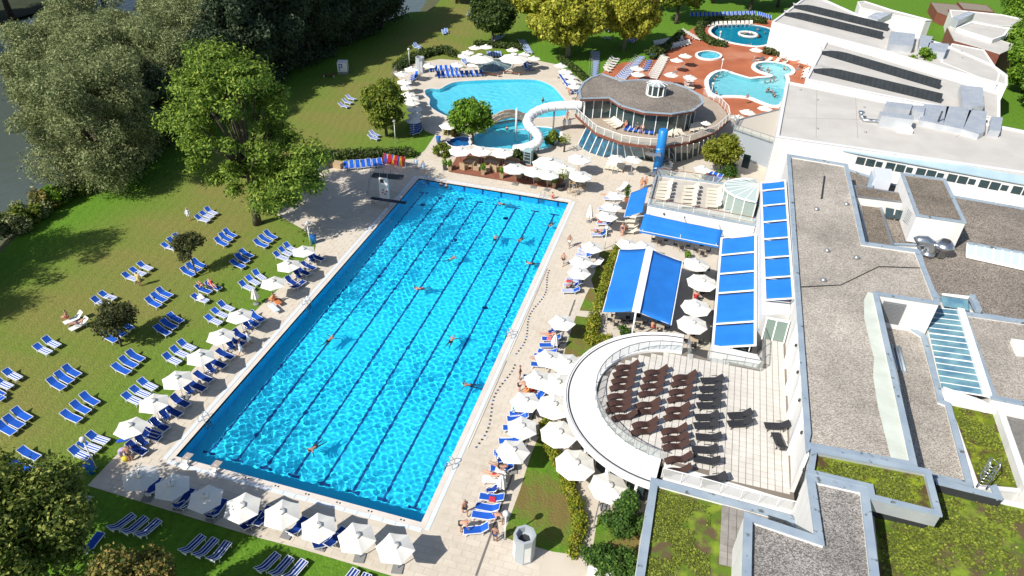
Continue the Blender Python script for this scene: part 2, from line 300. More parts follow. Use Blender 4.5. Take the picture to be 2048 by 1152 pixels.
def skin(name, J, E, keep=None, grow=1.0, sub=1):
    ks = [k for k in J if keep is None or k in keep]; ix = {k: i for i, k in enumerate(ks)}; me = bpy.data.meshes.new(name); me.from_pydata([J[k][0] for k in ks], [(ix[a], ix[b]) for a, b in E if a in ix and b in ix], []); o = bpy.data.objects.new(name, me); C.objects.link(o)
    o.modifiers.new('skin', 'SKIN'); md = o.modifiers.new('sub', 'SUBSURF'); md.levels = sub; md.render_levels = sub
    root = ix.get('pelvis', 0)
    for i, k in enumerate(ks): r = J[k][1] * grow; sv = me.skin_vertices[0].data[i]; sv.radius = (r, r); sv.use_root = (i == root)
    dg = bpy.context.evaluated_depsgraph_get(); dg.update(); out = bpy.data.meshes.new_from_object(o.evaluated_get(dg)); out.name = name; bpy.data.objects.remove(o); bpy.data.meshes.remove(me)
    out.polygons.foreach_set('use_smooth', [True] * len(out.polygons)); return out
POSES = {}
def body(pose):
    if pose not in POSES:
        J, E = skel(pose); hv = {k: J[k] for k in ('head', 'crown', 'lear', 'rear')}; off = Vector((-.015, 0, .018)) if pose not in ('bend',) else Vector((0.02, 0, .02)); hv = {k: (tuple(Vector(v[0]) + off), v[1] * (1.02 if k in ('head', 'crown') else 1.6)) for k, v in hv.items()}
        sk = {'lrh': 0}; POSES[pose] = dict(body=skin('body', J, E), hair=skin('hair', hv, [('head', 'crown'), ('head', 'lear'), ('head', 'rear')]), trunks=skin('trunks', J, E, ('pelvis', 'lhip', 'rhip', 'lth', 'rth'), 1.13), suit=skin('swimsuit', J, E, ('pelvis', 'spine', 'chest', 'lhip', 'rhip'), 1.08), robe=skin('robe', {k: (v[0], v[1] * (1.5 if k in ('pelvis', 'lhip', 'rhip', 'lth', 'rth', 'lkn', 'rkn') else 1.28)) for k, v in J.items()}, E, ('pelvis', 'spine', 'chest', 'lsh', 'rsh', 'lel', 'rel', 'lwr', 'rwr', 'lhip', 'rhip', 'lth', 'rth', 'lkn', 'rkn')))
    return POSES[pose]
for _p in ('stand', 'walk', 'bend', 'akimbo', 'sit', 'lie', 'swim'): body(_p)      # poses are grown once, then shared

# ================================================================ THE SETTING
POOL_W, POOL_L = 20.41, 50.0
main_rect = [(0, 0, 0), (POOL_W, 0, 0), (POOL_W, POOL_L, 0), (0, POOL_L, 0)]
leisure = smooth_loop([(-11.4, 80.95, 0), (-10.8, 82.21, 0), (-9.27, 82.52, 0), (-8.9, 84.5, 0), (-7.86, 86.77, 0), (-4.97, 88.69, 0), (-0.94, 90.76, 0), (4.28, 92.74, 0), (6.71, 92.27, 0), (9.04, 90.17, 0), (11.2, 86.58, 0), (12.96, 83.31, 0), (13.85, 80.36, 0), (13.57, 78.23, 0), (11.21, 76.7, 0), (8.67, 75.34, 0), (6.91, 74.26, 0), (5.21, 73, 0), (3.66, 71.37, 0), (0.9, 71, 0), (-2.94, 71.32, 0), (-4.7, 71.99, 0), (-6.65, 73.3, 0), (-8.26, 75.01, 0), (-9.16, 77.54, 0), (-10.46, 79.02, 0)], 3)
lower = smooth_loop([(3.95, 70.43, 0), (5.5, 72.03, 0), (7.55, 73.42, 0), (9.64, 72.28, 0), (12.62, 72.52, 0), (14.19, 71.87, 0), (14.7, 69.66, 0), (14.43, 66.5, 0), (12.72, 64.23, 0), (9.63, 63.13, 0), (6.74, 62.65, 0), (4.13, 62.45, 0), (2.73, 63.64, 0), (2.78, 66.56, 0), (3.47, 68.61, 0)], 3)
slidepool = smooth_loop([(-0.67, 62.42, 0), (-0.2, 63.73, 0), (1.01, 64.75, 0), (2.24, 64.61, 0), (3.04, 63.18, 0), (2.41, 61.84, 0), (0.7, 61.23, 0)], 3)
roundp = smooth_loop([(33.72, 136.77, 0), (34.2, 140.16, 0), (35.59, 142.55, 0), (37.79, 144.18, 0), (40.79, 145.02, 0), (43.78, 144.97, 0), (46.18, 143.55, 0), (47.59, 140.23, 0), (47.13, 134.67, 0), (45.34, 130.75, 0), (43.44, 129.06, 0), (41.02, 129.05, 0), (38.22, 129.85, 0), (36.03, 131.91, 0), (34.5, 133.98, 0)], 3)
tiny = smooth_loop([(32.02, 118, 0), (32.5, 119.64, 0), (34.03, 121, 0), (35.65, 120.57, 0), (36.38, 119.12, 0), (35.97, 117.25, 0), (34.46, 116.05, 0), (32.8, 116.3, 0)], 3)
spa = smooth_loop([(37.46, 109.69, 0), (39.15, 108.54, 0), (40.99, 107.48, 0), (42.52, 106.91, 0), (44.13, 108.09, 0), (45.93, 109.06, 0), (46.4, 110.41, 0), (45.23, 111.45, 0), (43.95, 112.47, 0), (43.21, 114.34, 0), (43.77, 116.77, 0), (45.57, 118.1, 0), (47.74, 118.29, 0), (49.39, 117.02, 0), (49.87, 114.72, 0), (49.44, 112.75, 0), (48.49, 111.5, 0), (48.7, 109.24, 0), (48.27, 103.52, 0), (47.59, 96.83, 0), (46.72, 94.55, 0), (45.34, 94.77, 0), (43.69, 96.13, 0), (42.01, 97.27, 0), (39.48, 96.84, 0), (37.38, 96.06, 0), (36.1, 96.1, 0), (35.42, 99.25, 0), (35.03, 103.23, 0), (35.82, 107.28, 0)], 2)
POOLS = [main_rect, leisure, lower, slidepool, roundp, tiny, spa]

bank = [(-28.22, -8.17, 0), (-31.29, 3.18, 0), (-34.83, 13.63, 0), (-36.26, 18.67, 0), (-37.96, 23.7, 0), (-39.69, 30.74, 0), (-41.8, 44.67, 0), (-42.27, 64.79, 0), (-40.52, 90.31, 0), (-35.84, 116.18, 0), (-33.16, 126.57, 0), (-29.06, 129.19, 0), (-30.7, 139.38, 0), (-35.7, 160.17, 0), (-51.05, 216.97, 0)]
far_r = [(260, bank[-1][1] + 10, 0), (320, 60, 0), (320, -120, 0), (-60, -120, 0)]
ground = fill('ground', [(p[0], p[1], -0.02) for p in bank] + [(p[0], p[1], -0.02) for p in far_r], [[(p[0], p[1], -0.02) for p in offset(h, 0.28)] for h in POOLS], M_lawn)
tag(ground, kind='structure')
mb = MB()
for i in range(len(bank) - 1):
    a, b = bank[i], bank[i + 1]; mb.add([(a[0], a[1], -0.02), (b[0], b[1], -0.02), (b[0] - 5, b[1] - 2, -3.2), (a[0] - 5, a[1] - 2, -3.2)], [(0, 3, 2, 1), (0, 1, 2, 3)][:1])
M_bank = mat('bank_soil', (0.05, 0.075, 0.02), 0.95, (0.075, 0.06, 0.035), 0.6, 8, world=True, bump=0.8, bscale=3)
tag(mb.build('river_bank', M_bank), kind='structure')
def water_river():
    m = bpy.data.materials.new('river_water'); m.use_nodes = True; nt = m.node_tree; b = nt.nodes['Principled BSDF']; N = nt.nodes.new; L = nt.links.new
    b.inputs['Base Color'].default_value = (0.075, 0.095, 0.085, 1); b.inputs['Roughness'].default_value = 0.12; b.inputs['IOR'].default_value = 1.33
    vec = N('ShaderNodeNewGeometry').outputs['Position']; mp = N('ShaderNodeMapping'); mp.inputs['Scale'].default_value = (1, 0.35, 1); mp.inputs['Rotation'].default_value = (0, 0, R(10)); L(vec, mp.inputs[0])
    n = N('ShaderNodeTexNoise'); n.inputs['Scale'].default_value = 1.1; n.inputs['Detail'].default_value = 6; L(mp.outputs[0], n.inputs['Vector'])
    bp = N('ShaderNodeBump'); bp.inputs['Strength'].default_value = 0.35; bp.inputs['Distance'].default_value = 0.25; L(n.outputs[0], bp.inputs['Height']); L(bp.outputs[0], b.inputs['Normal'])
    return m
tag(fill('river', [(-400, -150, -3), (0, -150, -3), (0, 500, -3), (-400, 500, -3)], [], water_river()), kind='structure')
tag(fill('far_bank', [(-400, -150, -2.6), (-128, -150, -2.6), (-118, 60, -2.6), (-112, 150, -2.6), (-95, 500, -2.6), (-400, 500, -2.6)], [], mat('dark_undergrowth', (0.018, 0.028, 0.010), 0.95, (0.03, 0.04, 0.015), 0.3, 6, world=True)), kind='structure')
# big terrain behind everything, towards the horizon
tag(fill('terrain', [(-900, -700, -3.6), (1200, -700, -3.6), (1200, 1200, -3.6), (-900, 1200, -3.6)], [], mat('far_fields', (0.06, 0.10, 0.025), 0.95, (0.09, 0.10, 0.03), 0.02, 6, world=True)), kind='structure')

# ---- pools
def tile_mat(name, c1, c2):
    return mat(name, c1, 0.55, c2, 0.18, 5, world=True, spec=0.2)
M_pooltile = tile_mat('blue_pool_tile', (0.035, 0.75, 0.98), (0.025, 0.70, 0.97))
M_poolwall = tile_mat('deep_blue_wall_tile', (0.020, 0.56, 0.92), (0.016, 0.51, 0.88))
M_pooltile2 = tile_mat('turquoise_pool_tile', (0.20, 0.78, 0.90), (0.16, 0.72, 0.87))
M_pooltile3 = tile_mat('deep_turquoise_tile', (0.015, 0.38, 0.55), (0.012, 0.33, 0.50))
M_pooltile4 = tile_mat('pale_spa_tile', (0.34, 0.78, 0.82), (0.28, 0.72, 0.78))
M_laneline = mat('navy_lane_tile', (0.010, 0.085, 0.27), 0.5)
def water_mat():
    m = bpy.data.materials.new('clear_pool_water'); m.use_nodes = True; nt = m.node_tree; nt.nodes.clear()
    o = nt.nodes.new('ShaderNodeOutputMaterial'); g = nt.nodes.new('ShaderNodeBsdfGlass'); g.inputs['IOR'].default_value = 1.33; g.inputs['Roughness'].default_value = 0
    g.inputs['Color'].default_value = (0.90, 0.99, 1.0, 1); nt.links.new(g.outputs[0], o.inputs[0]); return m
M_water = water_mat()
SWIM = [(4.55, 16.17, 0), (9.78, 4.11, 0), (15.55, 19.65, 0), (19.24, 14.51, 0), (9.66, 26.71, 0), (10.71, 32.99, 0), (17.05, 39.58, 0), (19.52, 34.97, 0), (19.64, 44.1, 0), (14.11, 38.59, 0), (12.61, 46.95, 0)]      # the water is pressed smooth around each swimmer
def wave_field(seed, n, l0, l1, amp, calm_at=()):
    rg = np.random.default_rng(seed); W_ = [(rg.uniform(l0, l1), rg.uniform(0, 2 * PI), rg.uniform(0, 6.28)) for _ in range(n)]
    def h(X, Y):
        Z = np.zeros_like(X)
        for lam, a, ph in W_:
            k = 2 * PI / lam; Z += amp * lam * np.sin(k * (X * math.cos(a) + Y * math.sin(a)) + ph)
        calm = 0.8 + 0.38 * np.sin(0.21 * X + 1.3 * np.sin(0.17 * Y)) * np.sin(0.16 * Y + 0.8 + 0.9 * np.sin(0.2 * X))
        Z = Z * np.clip(calm, 0.2, 1.1)
        for q in calm_at: d2 = (X - q[0]) ** 2 + (Y - q[1]) ** 2; d_ = np.sqrt(d2); Z *= 1 - 0.75 * np.exp(-d2 / 4.5); Z += 0.010 * np.sin(d_ * 8.0) * np.exp(-d_ / 0.9)
        return Z
    return h
def pool_water(name, poly, z, step, h, label):
    xs = [p[0] for p in poly]; ys = [p[1] for p in poly]; x0, x1, y0, y1 = min(xs), max(xs), min(ys), max(ys)
    nx, ny = int((x1 - x0) / step) + 2, int((y1 - y0) / step) + 2
    X, Y = np.meshgrid(np.linspace(x0, x1, nx), np.linspace(y0, y1, ny)); Z = h(X, Y) + z
    me = bpy.data.meshes.new(name); keep = {}
    fs = []
    for j in range(ny - 1):
        for i in range(nx - 1):
            if len(poly) == 4 or inside((X[j, i] + X[j, i + 1]) / 2, (Y[j, i] + Y[j + 1, i]) / 2, offset_cache[name]): fs.append((j * nx + i, j * nx + i + 1, (j + 1) * nx + i + 1, (j + 1) * nx + i))
    me.from_pydata(np.stack([X, Y, Z], -1).reshape(-1, 3).tolist(), [], fs); me.materials.append(M_water)
    me.polygons.foreach_set('use_smooth', [True] * len(me.polygons))
    bm = bmesh.new(); bm.from_mesh(me); bmesh.ops.delete(bm, geom=[v for v in bm.verts if not v.link_faces], context='VERTS'); bm.to_mesh(me); bm.free()
    o = bpy.data.objects.new(name, me); C.objects.link(o); o.cycles.is_caustics_caster = True; tag(o, kind='structure'); return o
offset_cache = {}
def basin(name, poly, depth, mfloor, mwall, coping=0.45, mcop=None, rise=0.0):
    """pool basin: floor, wall and a rim around it"""
    root = bpy.data.objects.new(name, None); C.objects.link(root); tag(root, kind='structure')
    fl = fill('pool_floor', poly, [], mfloor, -depth, root); fl.cycles.is_caustics_receiver = True
    w = MB(); n = len(poly); A = sum(poly[i][0] * poly[(i + 1) % n][1] - poly[(i + 1) % n][0] * poly[i][1] for i in range(n))
    for i in range(n):
        a, b = poly[i], poly[(i + 1) % n]; w.add([(a[0], a[1], -depth), (b[0], b[1], -depth), (b[0], b[1], rise), (a[0], a[1], rise)], [(3, 2, 1, 0) if A > 0 else (0, 1, 2, 3)])
    wo = w.build('pool_wall', mwall, root); wo.cycles.is_caustics_receiver = True
    if coping:
        ou = offset(poly, coping); c = MB()
        for i in range(n):
            a, b, p, q = poly[i], poly[(i + 1) % n], ou[i], ou[(i + 1) % n]; z = 0.012 + rise
            c.add([(a[0], a[1], z), (b[0], b[1], z), (q[0], q[1], z), (p[0], p[1], z), (q[0], q[1], -0.1), (p[0], p[1], -0.1), (a[0], a[1], -0.05), (b[0], b[1], -0.05)], [(0, 1, 2, 3) if A < 0 else (3, 2, 1, 0), (3, 2, 4, 5), (0, 1, 7, 6)])
        c.build('pool_rim', mcop or M_coping, root)
    return root
DEPTH = 1.9
mp_ = basin('swimming_pool', main_rect, DEPTH, M_pooltile, M_poolwall, 0)
# lane lines with a T at either end, and the crosses on the far wall
for k in range(8):
    x = 1.35 + 2.53 * k; l = MB(); l.box(x - 0.11, x + 0.11, 2.0, 48.0, -DEPTH + 0.001, -DEPTH + 0.006); l.box(x - 0.55, x + 0.55, 1.75, 2.0, -DEPTH + 0.001, -DEPTH + 0.006); l.box(x - 0.55, x + 0.55, 48.0, 48.25, -DEPTH + 0.001, -DEPTH + 0.006)
    o = l.build('lane_line', M_laneline, mp_); o.cycles.is_caustics_receiver = True
    l = MB(); l.box(x - 0.13, x + 0.13, 49.99, 49.996, -DEPTH + 0.3, -0.3); o = l.build('wall_target', M_laneline, mp_); o.cycles.is_caustics_receiver = True
for (x, y) in ((2.5, 45.0), (13.5, 45.2), (9.2, 38.5), (16.6, 27.0)):
    o = MB().lathe([(0.34, 0.0), (0.34, 0.012), (0.1, 0.014)], 16, (x, y, -DEPTH + 0.001)).build('floor_inlet', M_laneline, mp_)
# coping, overflow gutter and its grate, bar by bar in metre-long pieces
rim = MB()
for (x0, x1, y0, y1) in ((-0.42, 0, -0.42, POOL_L + 0.42), (POOL_W, POOL_W + 0.42, -0.42, POOL_L + 0.42), (0, POOL_W, -0.42, 0), (0, POOL_W, POOL_L, POOL_L + 0.42)): rim.box(x0, x1, y0, y1, -0.3, 0.012)
rim.build('pool_rim', M_coping, mp_)
g = MB(); g.box(-0.17, 0.17, -0.485, 0.485, 0, 0.022); g0 = g.build('gutter_grate', M_grate, mp_); first = True
spots = [(-0.62, i + 0.1, 0) for i in range(51)] + [(POOL_W + 0.62, i + 0.1, 0) for i in range(51)] + [(i + 0.2, -0.62, PI / 2) for i in range(21)] + [(i + 0.2, POOL_L + 0.62, PI / 2) for i in range(21)]
for (x, y, a) in spots:
    o = g0 if first else g0.copy(); first or C.objects.link(o); first = False; o.parent = mp_; o.location = (x, y - 0.1 if a == 0 else y, 0.002); o.rotation_euler.z = a
pool_water('pool_water', main_rect, -0.07, 0.075, wave_field(3, 64, 0.24, 0.80, 0.0027, SWIM), '')
h2 = wave_field(8, 24, 0.9, 2.0, 0.0016)
for nm, poly, dep, mf, mw, cop, st, rise in (('leisure_pool', leisure, 1.5, M_pooltile2, M_pooltile2, 0.45, 0.22, 0.0), ('grotto_pool', lower, 1.5, M_pooltile2, M_pooltile2, 0.4, 0.22, 0.0),
        ('slide_landing_pool', slidepool, 1.0, M_bluesteel, M_bluesteel, 0.3, 0.25, 0.0), ('round_pool', roundp, 1.5, M_pooltile3, M_pooltile3, 0.6, 0.25, 0.15), ('whirlpool', tiny, 0.9, M_pooltile2, M_pooltile4, 0.45, 0.25, 0.3), ('spa_pool', spa, 1.5, M_pooltile4, M_pooltile4, 0.75, 0.22, 0.25)):
    basin(nm, poly, dep, mf, mw, cop, M_whitep if nm != 'leisure_pool' else M_coping, rise); offset_cache[nm + '_water'] = offset(poly, 0.2)
    pool_water(nm + '_water', poly, -0.08 + rise * 0.7, st, h2, '')

# ---- paving
deck_out = [(-4.37, -4.29, 0), (-4.42, 1.26, 0), (-4.57, 2.82, 0), (-4.73, 7, 0), (-5.29, 12.84, 0), (-4.53, 16.42, 0), (-4.24, 22.32, 0), (-4.51, 26.86, 0), (-4.26, 29.6, 0), (-4.76, 30.87, 0), (-6.36, 32.62, 0), (-8.4, 33.72, 0), (-10.61, 34.69, 0), (-13.3, 35.81, 0), (-15.14, 40.61, 0), (-15.25, 45.78, 0), (-13.83, 49.31, 0), (-7.53, 52.52, 0), (-2.83, 55.54, 0), (-2.55, 58.62, 0), (-3.1, 64.05, 0), (-5.05, 64.93, 0), (-7.72, 68.51, 0), (-13.88, 80.28, 0), (-17.43, 84.26, 0), (-20.25, 87.41, 0), (-20.08, 90.41, 0), (-17.73, 94.37, 0), (-14.96, 97.64, 0), (-9.25, 98.58, 0), (-3.4, 98.95, 0), (1.17, 103.88, 0), (6.39, 102.72, 0), (11.27, 97.95, 0), (14.2, 93.45, 0), (15.99, 90.15, 0), (22.71, 88.86, 0), (34.3, 90.7, 0), (40.49, 89.43, 0), (47.23, 88.5, 0), (53.14, 84.26, 0), (51.46, 58.61, 0), (52.33, 30.13, 0), (49.5, 0.87, 0), (39.25, -5.47, 0), (31.03, -4.72, 0), (20.16, -4.49, 0), (13.25, -4.43, 0), (9.88, -4.51, 0), (5.34, -4.45, 0), (0.26, -4.36, 0)]
deck = fill('pool_deck', deck_out, [offset(h, 0.40) for h in (main_rect,)] + [offset(h, 0.2) for h in (leisure, lower, slidepool)], M_joint if False else M_deck, 0.0); tag(deck, kind='structure')
terra_out = [(15.06, 95.14, 0), (16.02, 102.72, 0), (18.47, 108.31, 0), (23.35, 111.8, 0), (22.77, 116.61, 0), (24.94, 124.64, 0), (27.72, 128.4, 0), (29.23, 136.19, 0), (31.03, 142.03, 0), (36.37, 147.76, 0), (41.96, 150.96, 0), (48.74, 152.81, 0), (54.85, 142.35, 0), (55.54, 120.97, 0), (50.82, 99.27, 0), (48.65, 84.29, 0), (44.84, 83.75, 0), (41.74, 86.5, 0), (38.5, 88.7, 0), (34.23, 91.89, 0), (21.55, 90.94, 0)]
terra = fill('terracotta_terrace', terra_out, [offset(h, 0.2) for h in (roundp, tiny, spa)], M_terra, 0.006); tag(terra, kind='structure')
# paving slabs of the pool deck laid one by one: the ones that show largest as single pieces
SL, SW, GAP = 1.0, 0.5, 0.016
sl = MB(); sl.box(-SL / 2 + GAP, SL / 2 - GAP, -SW / 2 + GAP, SW / 2 - GAP, 0, 0.02)
slab0 = sl.build('paving_slab', M_slab, deck, link=False)
cand = []; keep_out = [offset(main_rect, 0.82)] + [offset(h, 0.5) for h in (leisure, lower, slidepool)]
near_right = [(26.06, -3.74, 0), (26.51, 0.56, 0), (28.67, 0.38, 0), (31.2, 0.54, 0), (31.39, 4.03, 0), (30.31, 5.8, 0), (29.37, 7.24, 0), (27.62, 9.59, 0), (26.59, 11.24, 0), (26.37, 14.82, 0), (26.42, 19.57, 0), (26.48, 22.56, 0), (25.96, 29.94, 0), (26.27, 33.84, 0), (29.06, 44.58, 0), (30.2, 54.82, 0), (28.56, 62.71, 0), (20.03, 66.64, 0), (15.64, 59.84, 0), (20.78, 52.29, 0), (21.38, 40.81, 0), (21.41, 24.95, 0), (20.98, 11.86, 0), (20.91, -0.52, 0), (19.04, -2.36, 0), (16.92, -4.23, 0), (20.14, -4.45, 0)]
x = -20.0
for iy in range(-8, 145):
    y = -5.0 + iy * SW
    for ix in range(70):
        x = -8.0 + (ix + 0.5 * (iy % 2)) * SL
        if inside(x, y, deck_out) and all(not inside(x + dx, y + dy, q) for q in keep_out for dx in (-0.45, 0.45) for dy in (-0.22, 0.22)) and all(inside(x + dx, y + dy, deck_out) for dx in (-0.5, 0.5) for dy in (-0.3, 0.3)) and (x < 29.5 if y < 22 else x < 26.0 + max(0, min(4, (y - 30) * 0.3))):
            cand.append((math.hypot(x - 34, y + 28.7), x, y))
cand.sort()
bed = MB()
for _, x, y in cand: bed.add([(x - SL / 2, y - SW / 2, 0.004), (x + SL / 2, y - SW / 2, 0.004), (x + SL / 2, y + SW / 2, 0.004), (x - SL / 2, y + SW / 2, 0.004)], [(0, 1, 2, 3)])
bo = bed.build('joint_bed', M_joint, deck); bo['kind'] = 'stuff'
rest = MB()
for k, (_, x, y) in enumerate(cand):
    if k < 300:
        o = slab0.copy(); C.objects.link(o); o.parent = deck; o.location = (x, y, -0.006 + 0.002 * random.random())
    else: rest.box(x - SL / 2 + GAP, x + SL / 2 - GAP, y - SW / 2 + GAP, y + SW / 2 - GAP, 0.0, 0.0135 + 0.002 * random.random())
ro = rest.build('paving_slabs', M_slab, deck); ro['kind'] = 'stuff'
deck.data.materials[0] = M_deck
# drain channel along the right-hand deck
drain = MB(); da, db = (25.49, -2.86, 0), (25.47, 29.78, 0)
drain.bar((da[0], da[1], 0.018), (db[0], db[1], 0.018), 0.16, 0.012); tag(drain.build('drain_channel', mat('drain_grating', (0.16, 0.15, 0.14), 0.6), deck))
# grass patches set into the paving
def patch(name, pts, z=0.022): tag(fill(name, pts, [], M_grass, z), kind='structure')
patch('lawn_patch', smooth_loop([(26.62, 10.79, 0), (27.55, 9.03, 0), (29.13, 7.42, 0), (30.09, 5.73, 0), (31.17, 4.19, 0), (31.32, 2.04, 0), (31.12, 0.6, 0), (28.65, 0.46, 0), (26.59, 0.54, 0), (26.37, 1.81, 0), (26.43, 4.84, 0), (26.36, 8.38, 0)], 2))
patch('lawn_patch', [(32.47, 4.37, 0), (33.56, 4.25, 0), (35.26, 4.33, 0), (36.07, 3.07, 0), (35.91, 1.58, 0), (32.61, 1.47, 0)])
patch('lawn_patch', [(26.11, 27.16, 0), (27.71, 27.34, 0), (27.74, 24.06, 0), (29, 23.84, 0), (28.07, 21.41, 0), (26.28, 20.4, 0), (26.17, 22, 0)])
patch('lawn_patch', [(26.27, 28.16, 0), (28.16, 28.52, 0), (27.91, 32.25, 0), (26.55, 32.38, 0), (26.39, 31, 0)])
patch('lawn_patch', [(26.29, 39.83, 0), (28.27, 41.17, 0), (28.54, 36.61, 0), (28.36, 33.07, 0), (28.09, 29.74, 0), (26.37, 33.88, 0), (26.52, 35.43, 0)])

# ================================================================ BUILDINGS
def block(name, label, top, z, base, roof, cw=0.45, recess=0.4, wall=None, cop=None, cat='building', sheet_name='roof_surface', keep=None):
    """a flat-roofed block: walls, metal coping on a parapet, sunken roof surface"""
    root = thing(name, label, cat, (top[0][0], top[0][1], base)); ox, oy = top[0][0], top[0][1]
    t = [(p[0] - ox, p[1] - oy) for p in top]; H = z - base; n = len(t)
    A = sum(t[i][0] * t[(i + 1) % n][1] - t[(i + 1) % n][0] * t[i][1] for i in range(n))
    if A < 0: t = t[::-1]
    inn = offset(t, -cw); wt = offset(t, -0.03); wm = MB()
    for i in range(n):
        a, b = wt[i], wt[(i + 1) % n]; wm.add([(a[0], a[1], 0), (b[0], b[1], 0), (b[0], b[1], H - 0.06), (a[0], a[1], H - 0.06)], [(0, 1, 2, 3)])
        a, b = inn[i], inn[(i + 1) % n]; wm.add([(a[0], a[1], H - recess), (b[0], b[1], H - recess), (b[0], b[1], H - 0.06), (a[0], a[1], H - 0.06)], [(3, 2, 1, 0)])
    wm.build('wall', wall or M_white, root)
    c = MB(); ou = offset(t, 0.04); i2 = offset(t, -cw - 0.04)
    for i in range(n):
        a, b, p, q = ou[i], ou[(i + 1) % n], i2[i], i2[(i + 1) % n]
        c.add([(a[0], a[1], H), (b[0], b[1], H), (q[0], q[1], H - 0.02), (p[0], p[1], H - 0.02), (a[0], a[1], H - 0.14), (b[0], b[1], H - 0.14), (p[0], p[1], H - 0.14), (q[0], q[1], H - 0.14)], [(0, 1, 2, 3), (4, 5, 1, 0), (3, 2, 7, 6)])
    c.build('coping', cop or M_zinc, root)
    s = fill(sheet_name, [(p[0], p[1], H - recess) for p in offset(t, -cw + 0.02)], [], roof, None, root)
    return root
def wpart(root, name, mb, m):
    """part given in world coordinates"""
    o = mb.build(name, m, root); l = root.location
    if len(mb.v):
        o.location = (-l[0], -l[1], -l[2])
    return o
def panel(root, name, pts, th, m):
    """thin slab through four world points"""
    p = [Vector(q) for q in pts]; nrm = (p[1] - p[0]).cross(p[3] - p[0]).normalized() * th
    if nrm.z < 0: nrm = -nrm
    b = MB(); b.add([q - nrm for q in p] + p, [(0, 1, 2, 3), (7, 6, 5, 4), (0, 4, 5, 1), (1, 5, 6, 2), (2, 6, 7, 3), (3, 7, 4, 0)])
    o = wpart(root, name, b, m); bm = bmesh.new(); bm.from_mesh(o.data); bmesh.ops.recalc_face_normals(bm, faces=bm.faces); bm.to_mesh(o.data); bm.free(); return o

# ---- long main wing with the gravel roof
mainw = block('main_wing', 'long white wing with gravel roof and blue grey edge behind the blue awnings', [(45.41, 55.93, 8), (52.17, 55.41, 8), (52.05, 37.12, 8), (56.9, 37.32, 8), (57.12, 28.31, 8), (52.11, 28.12, 8), (51.99, 8.14, 8), (45.47, 7.83, 8), (45.08, 7.17, 8), (45.12, 9.07, 8), (45.14, 13.57, 8), (45.21, 26.79, 8)], 8, 0, M_gravel, 0.33, 0.3)
# pale roofing sheet along its inner edge
panel_pts = [(51.43, 28.62, 7.74), (52.13, 28.46, 7.74), (52.27, 23.38, 7.74), (52.29, 17.56, 7.74), (52.14, 11.53, 7.74), (51.95, 8.62, 7.74), (50.58, 8.41, 7.74), (50.46, 11, 7.74), (50.37, 13.5, 7.74), (50.45, 16.97, 7.74), (50.8, 19.17, 7.74), (50.73, 20.89, 7.74), (50.65, 24.43, 7.74), (50.97, 27.3, 7.74)]
wpart(mainw, 'roofing_sheet', (lambda b: b.prism(panel_pts, 7.72, 7.735))(MB()), mat('pale_green_sheet', (0.60, 0.64, 0.57), 0.6, (0.52, 0.55, 0.48), 0.8, 6, world=True))
for (a, b, w) in (((49.38, 51.57, 7.8), (48.66, 45.66, 7.8), 0.14), ((49.21, 28.97, 7.74), (52.93, 33.32, 7.74), 0.06), ((52.9, 33.22, 7.8), (56.94, 34.39, 7.74), 0.03), ((45.5, 27.34, 7.8), (49.21, 28.97, 7.74), 0.04)):
    wpart(mainw, 'cable_duct', MB().bar(a, b, w, 0.09), M_dark)
for p in ((48.45, 34.67, 7.72), (47.75, 29.25, 7.72), (51.06, 34.25, 7.72), (51.19, 45.28, 7.72), (48.01, 43.04, 7.72)):
    b = MB(); b.lathe([(0.28, 0), (0.28, 0.12), (0.05, 0.3)], 10, p); wpart(mainw, 'roof_vent', b, M_metal)
# ledge of dark stains lies in the coping; pleated wall towards the terrace
pl = [(45.24, 21.58, 4), (45.25, 18.25, 4), (45.26, 15.08, 4), (45.3, 11.76, 4), (45.48, 8.34, 4)]
for k, p in enumerate(pl):
    b = MB(); b.prism([(45.3, p[1] + 1.2, 0), (45.3, p[1] - 1.2, 0), (p[0] - 0.45, p[1] - 1.2, 0)], 4.0, 7.84); wpart(mainw, 'wall_fin', b, M_white)
    b = MB(); b.lathe([(0.03, 0), (0.10, 0.03), (0.10, 0.22), (0.02, 0.28)], 8, (45.1, p[1] - 2.0, 7.1)); wpart(mainw, 'wall_lamp', b, M_dark)
# louvred wall at the step
lv = [(52.75, 28.06), (54.6, 28.10)]
for k in range(16):
    z = 7.4 - k * 0.14; b = MB(); b.bar((lv[0][0], lv[0][1], z), (lv[1][0], lv[1][1], z), 0.06, 0.07); wpart(mainw, 'louvre_slat', b, M_metal)

# ---- L-shaped gravel roof in the near right corner
block('corner_wing', 'near gravel roofed wing with wide blue grey coping at the bottom edge', [(45.02, 5.33, 8), (48.67, 5.31, 8), (48.45, -3.77, 8), (41.16, -5.98, 8), (41.23, 1.09, 8), (45.25, 0.62, 8)], 8, 0, M_gravel_fresh, 0.42, 0.35)
gb = block('moss_box', 'moss covered roof box with silver metal front between two gravel roofs', [(45.46, 7.76, 8.02), (52.74, 8.05, 8.02), (52.76, 4.38, 8.02), (48.69, 4.5, 8.02), (48.67, 5.33, 8.02), (45.08, 5.41, 8.02)], 8.02, 6.85, M_moss, 0.32, 0.38, wall=M_duct)
b = MB(); b.prism([(46.01, 8.52, 6.84), (53.18, 8.92, 6.84), (53.11, 5.83, 6.84), (49.21, 5.82, 6.84), (49.16, 6.47, 6.84), (45.56, 6.37, 6.84)], 4.9, 6.85); wpart(gb, 'inset_base', b, M_dark)
block('big_moss_roof', 'wide moss and sedum roof in the bottom right corner', [(49.9, 9.77, 5), (54.5, 10.29, 5), (58.77, 9.86, 5), (62.97, 9.91, 5), (61.1, 0.01, 5), (49.18, -3.59, 5)], 5.0, 0, M_moss2, 0.3, 0.12, cop=M_white)
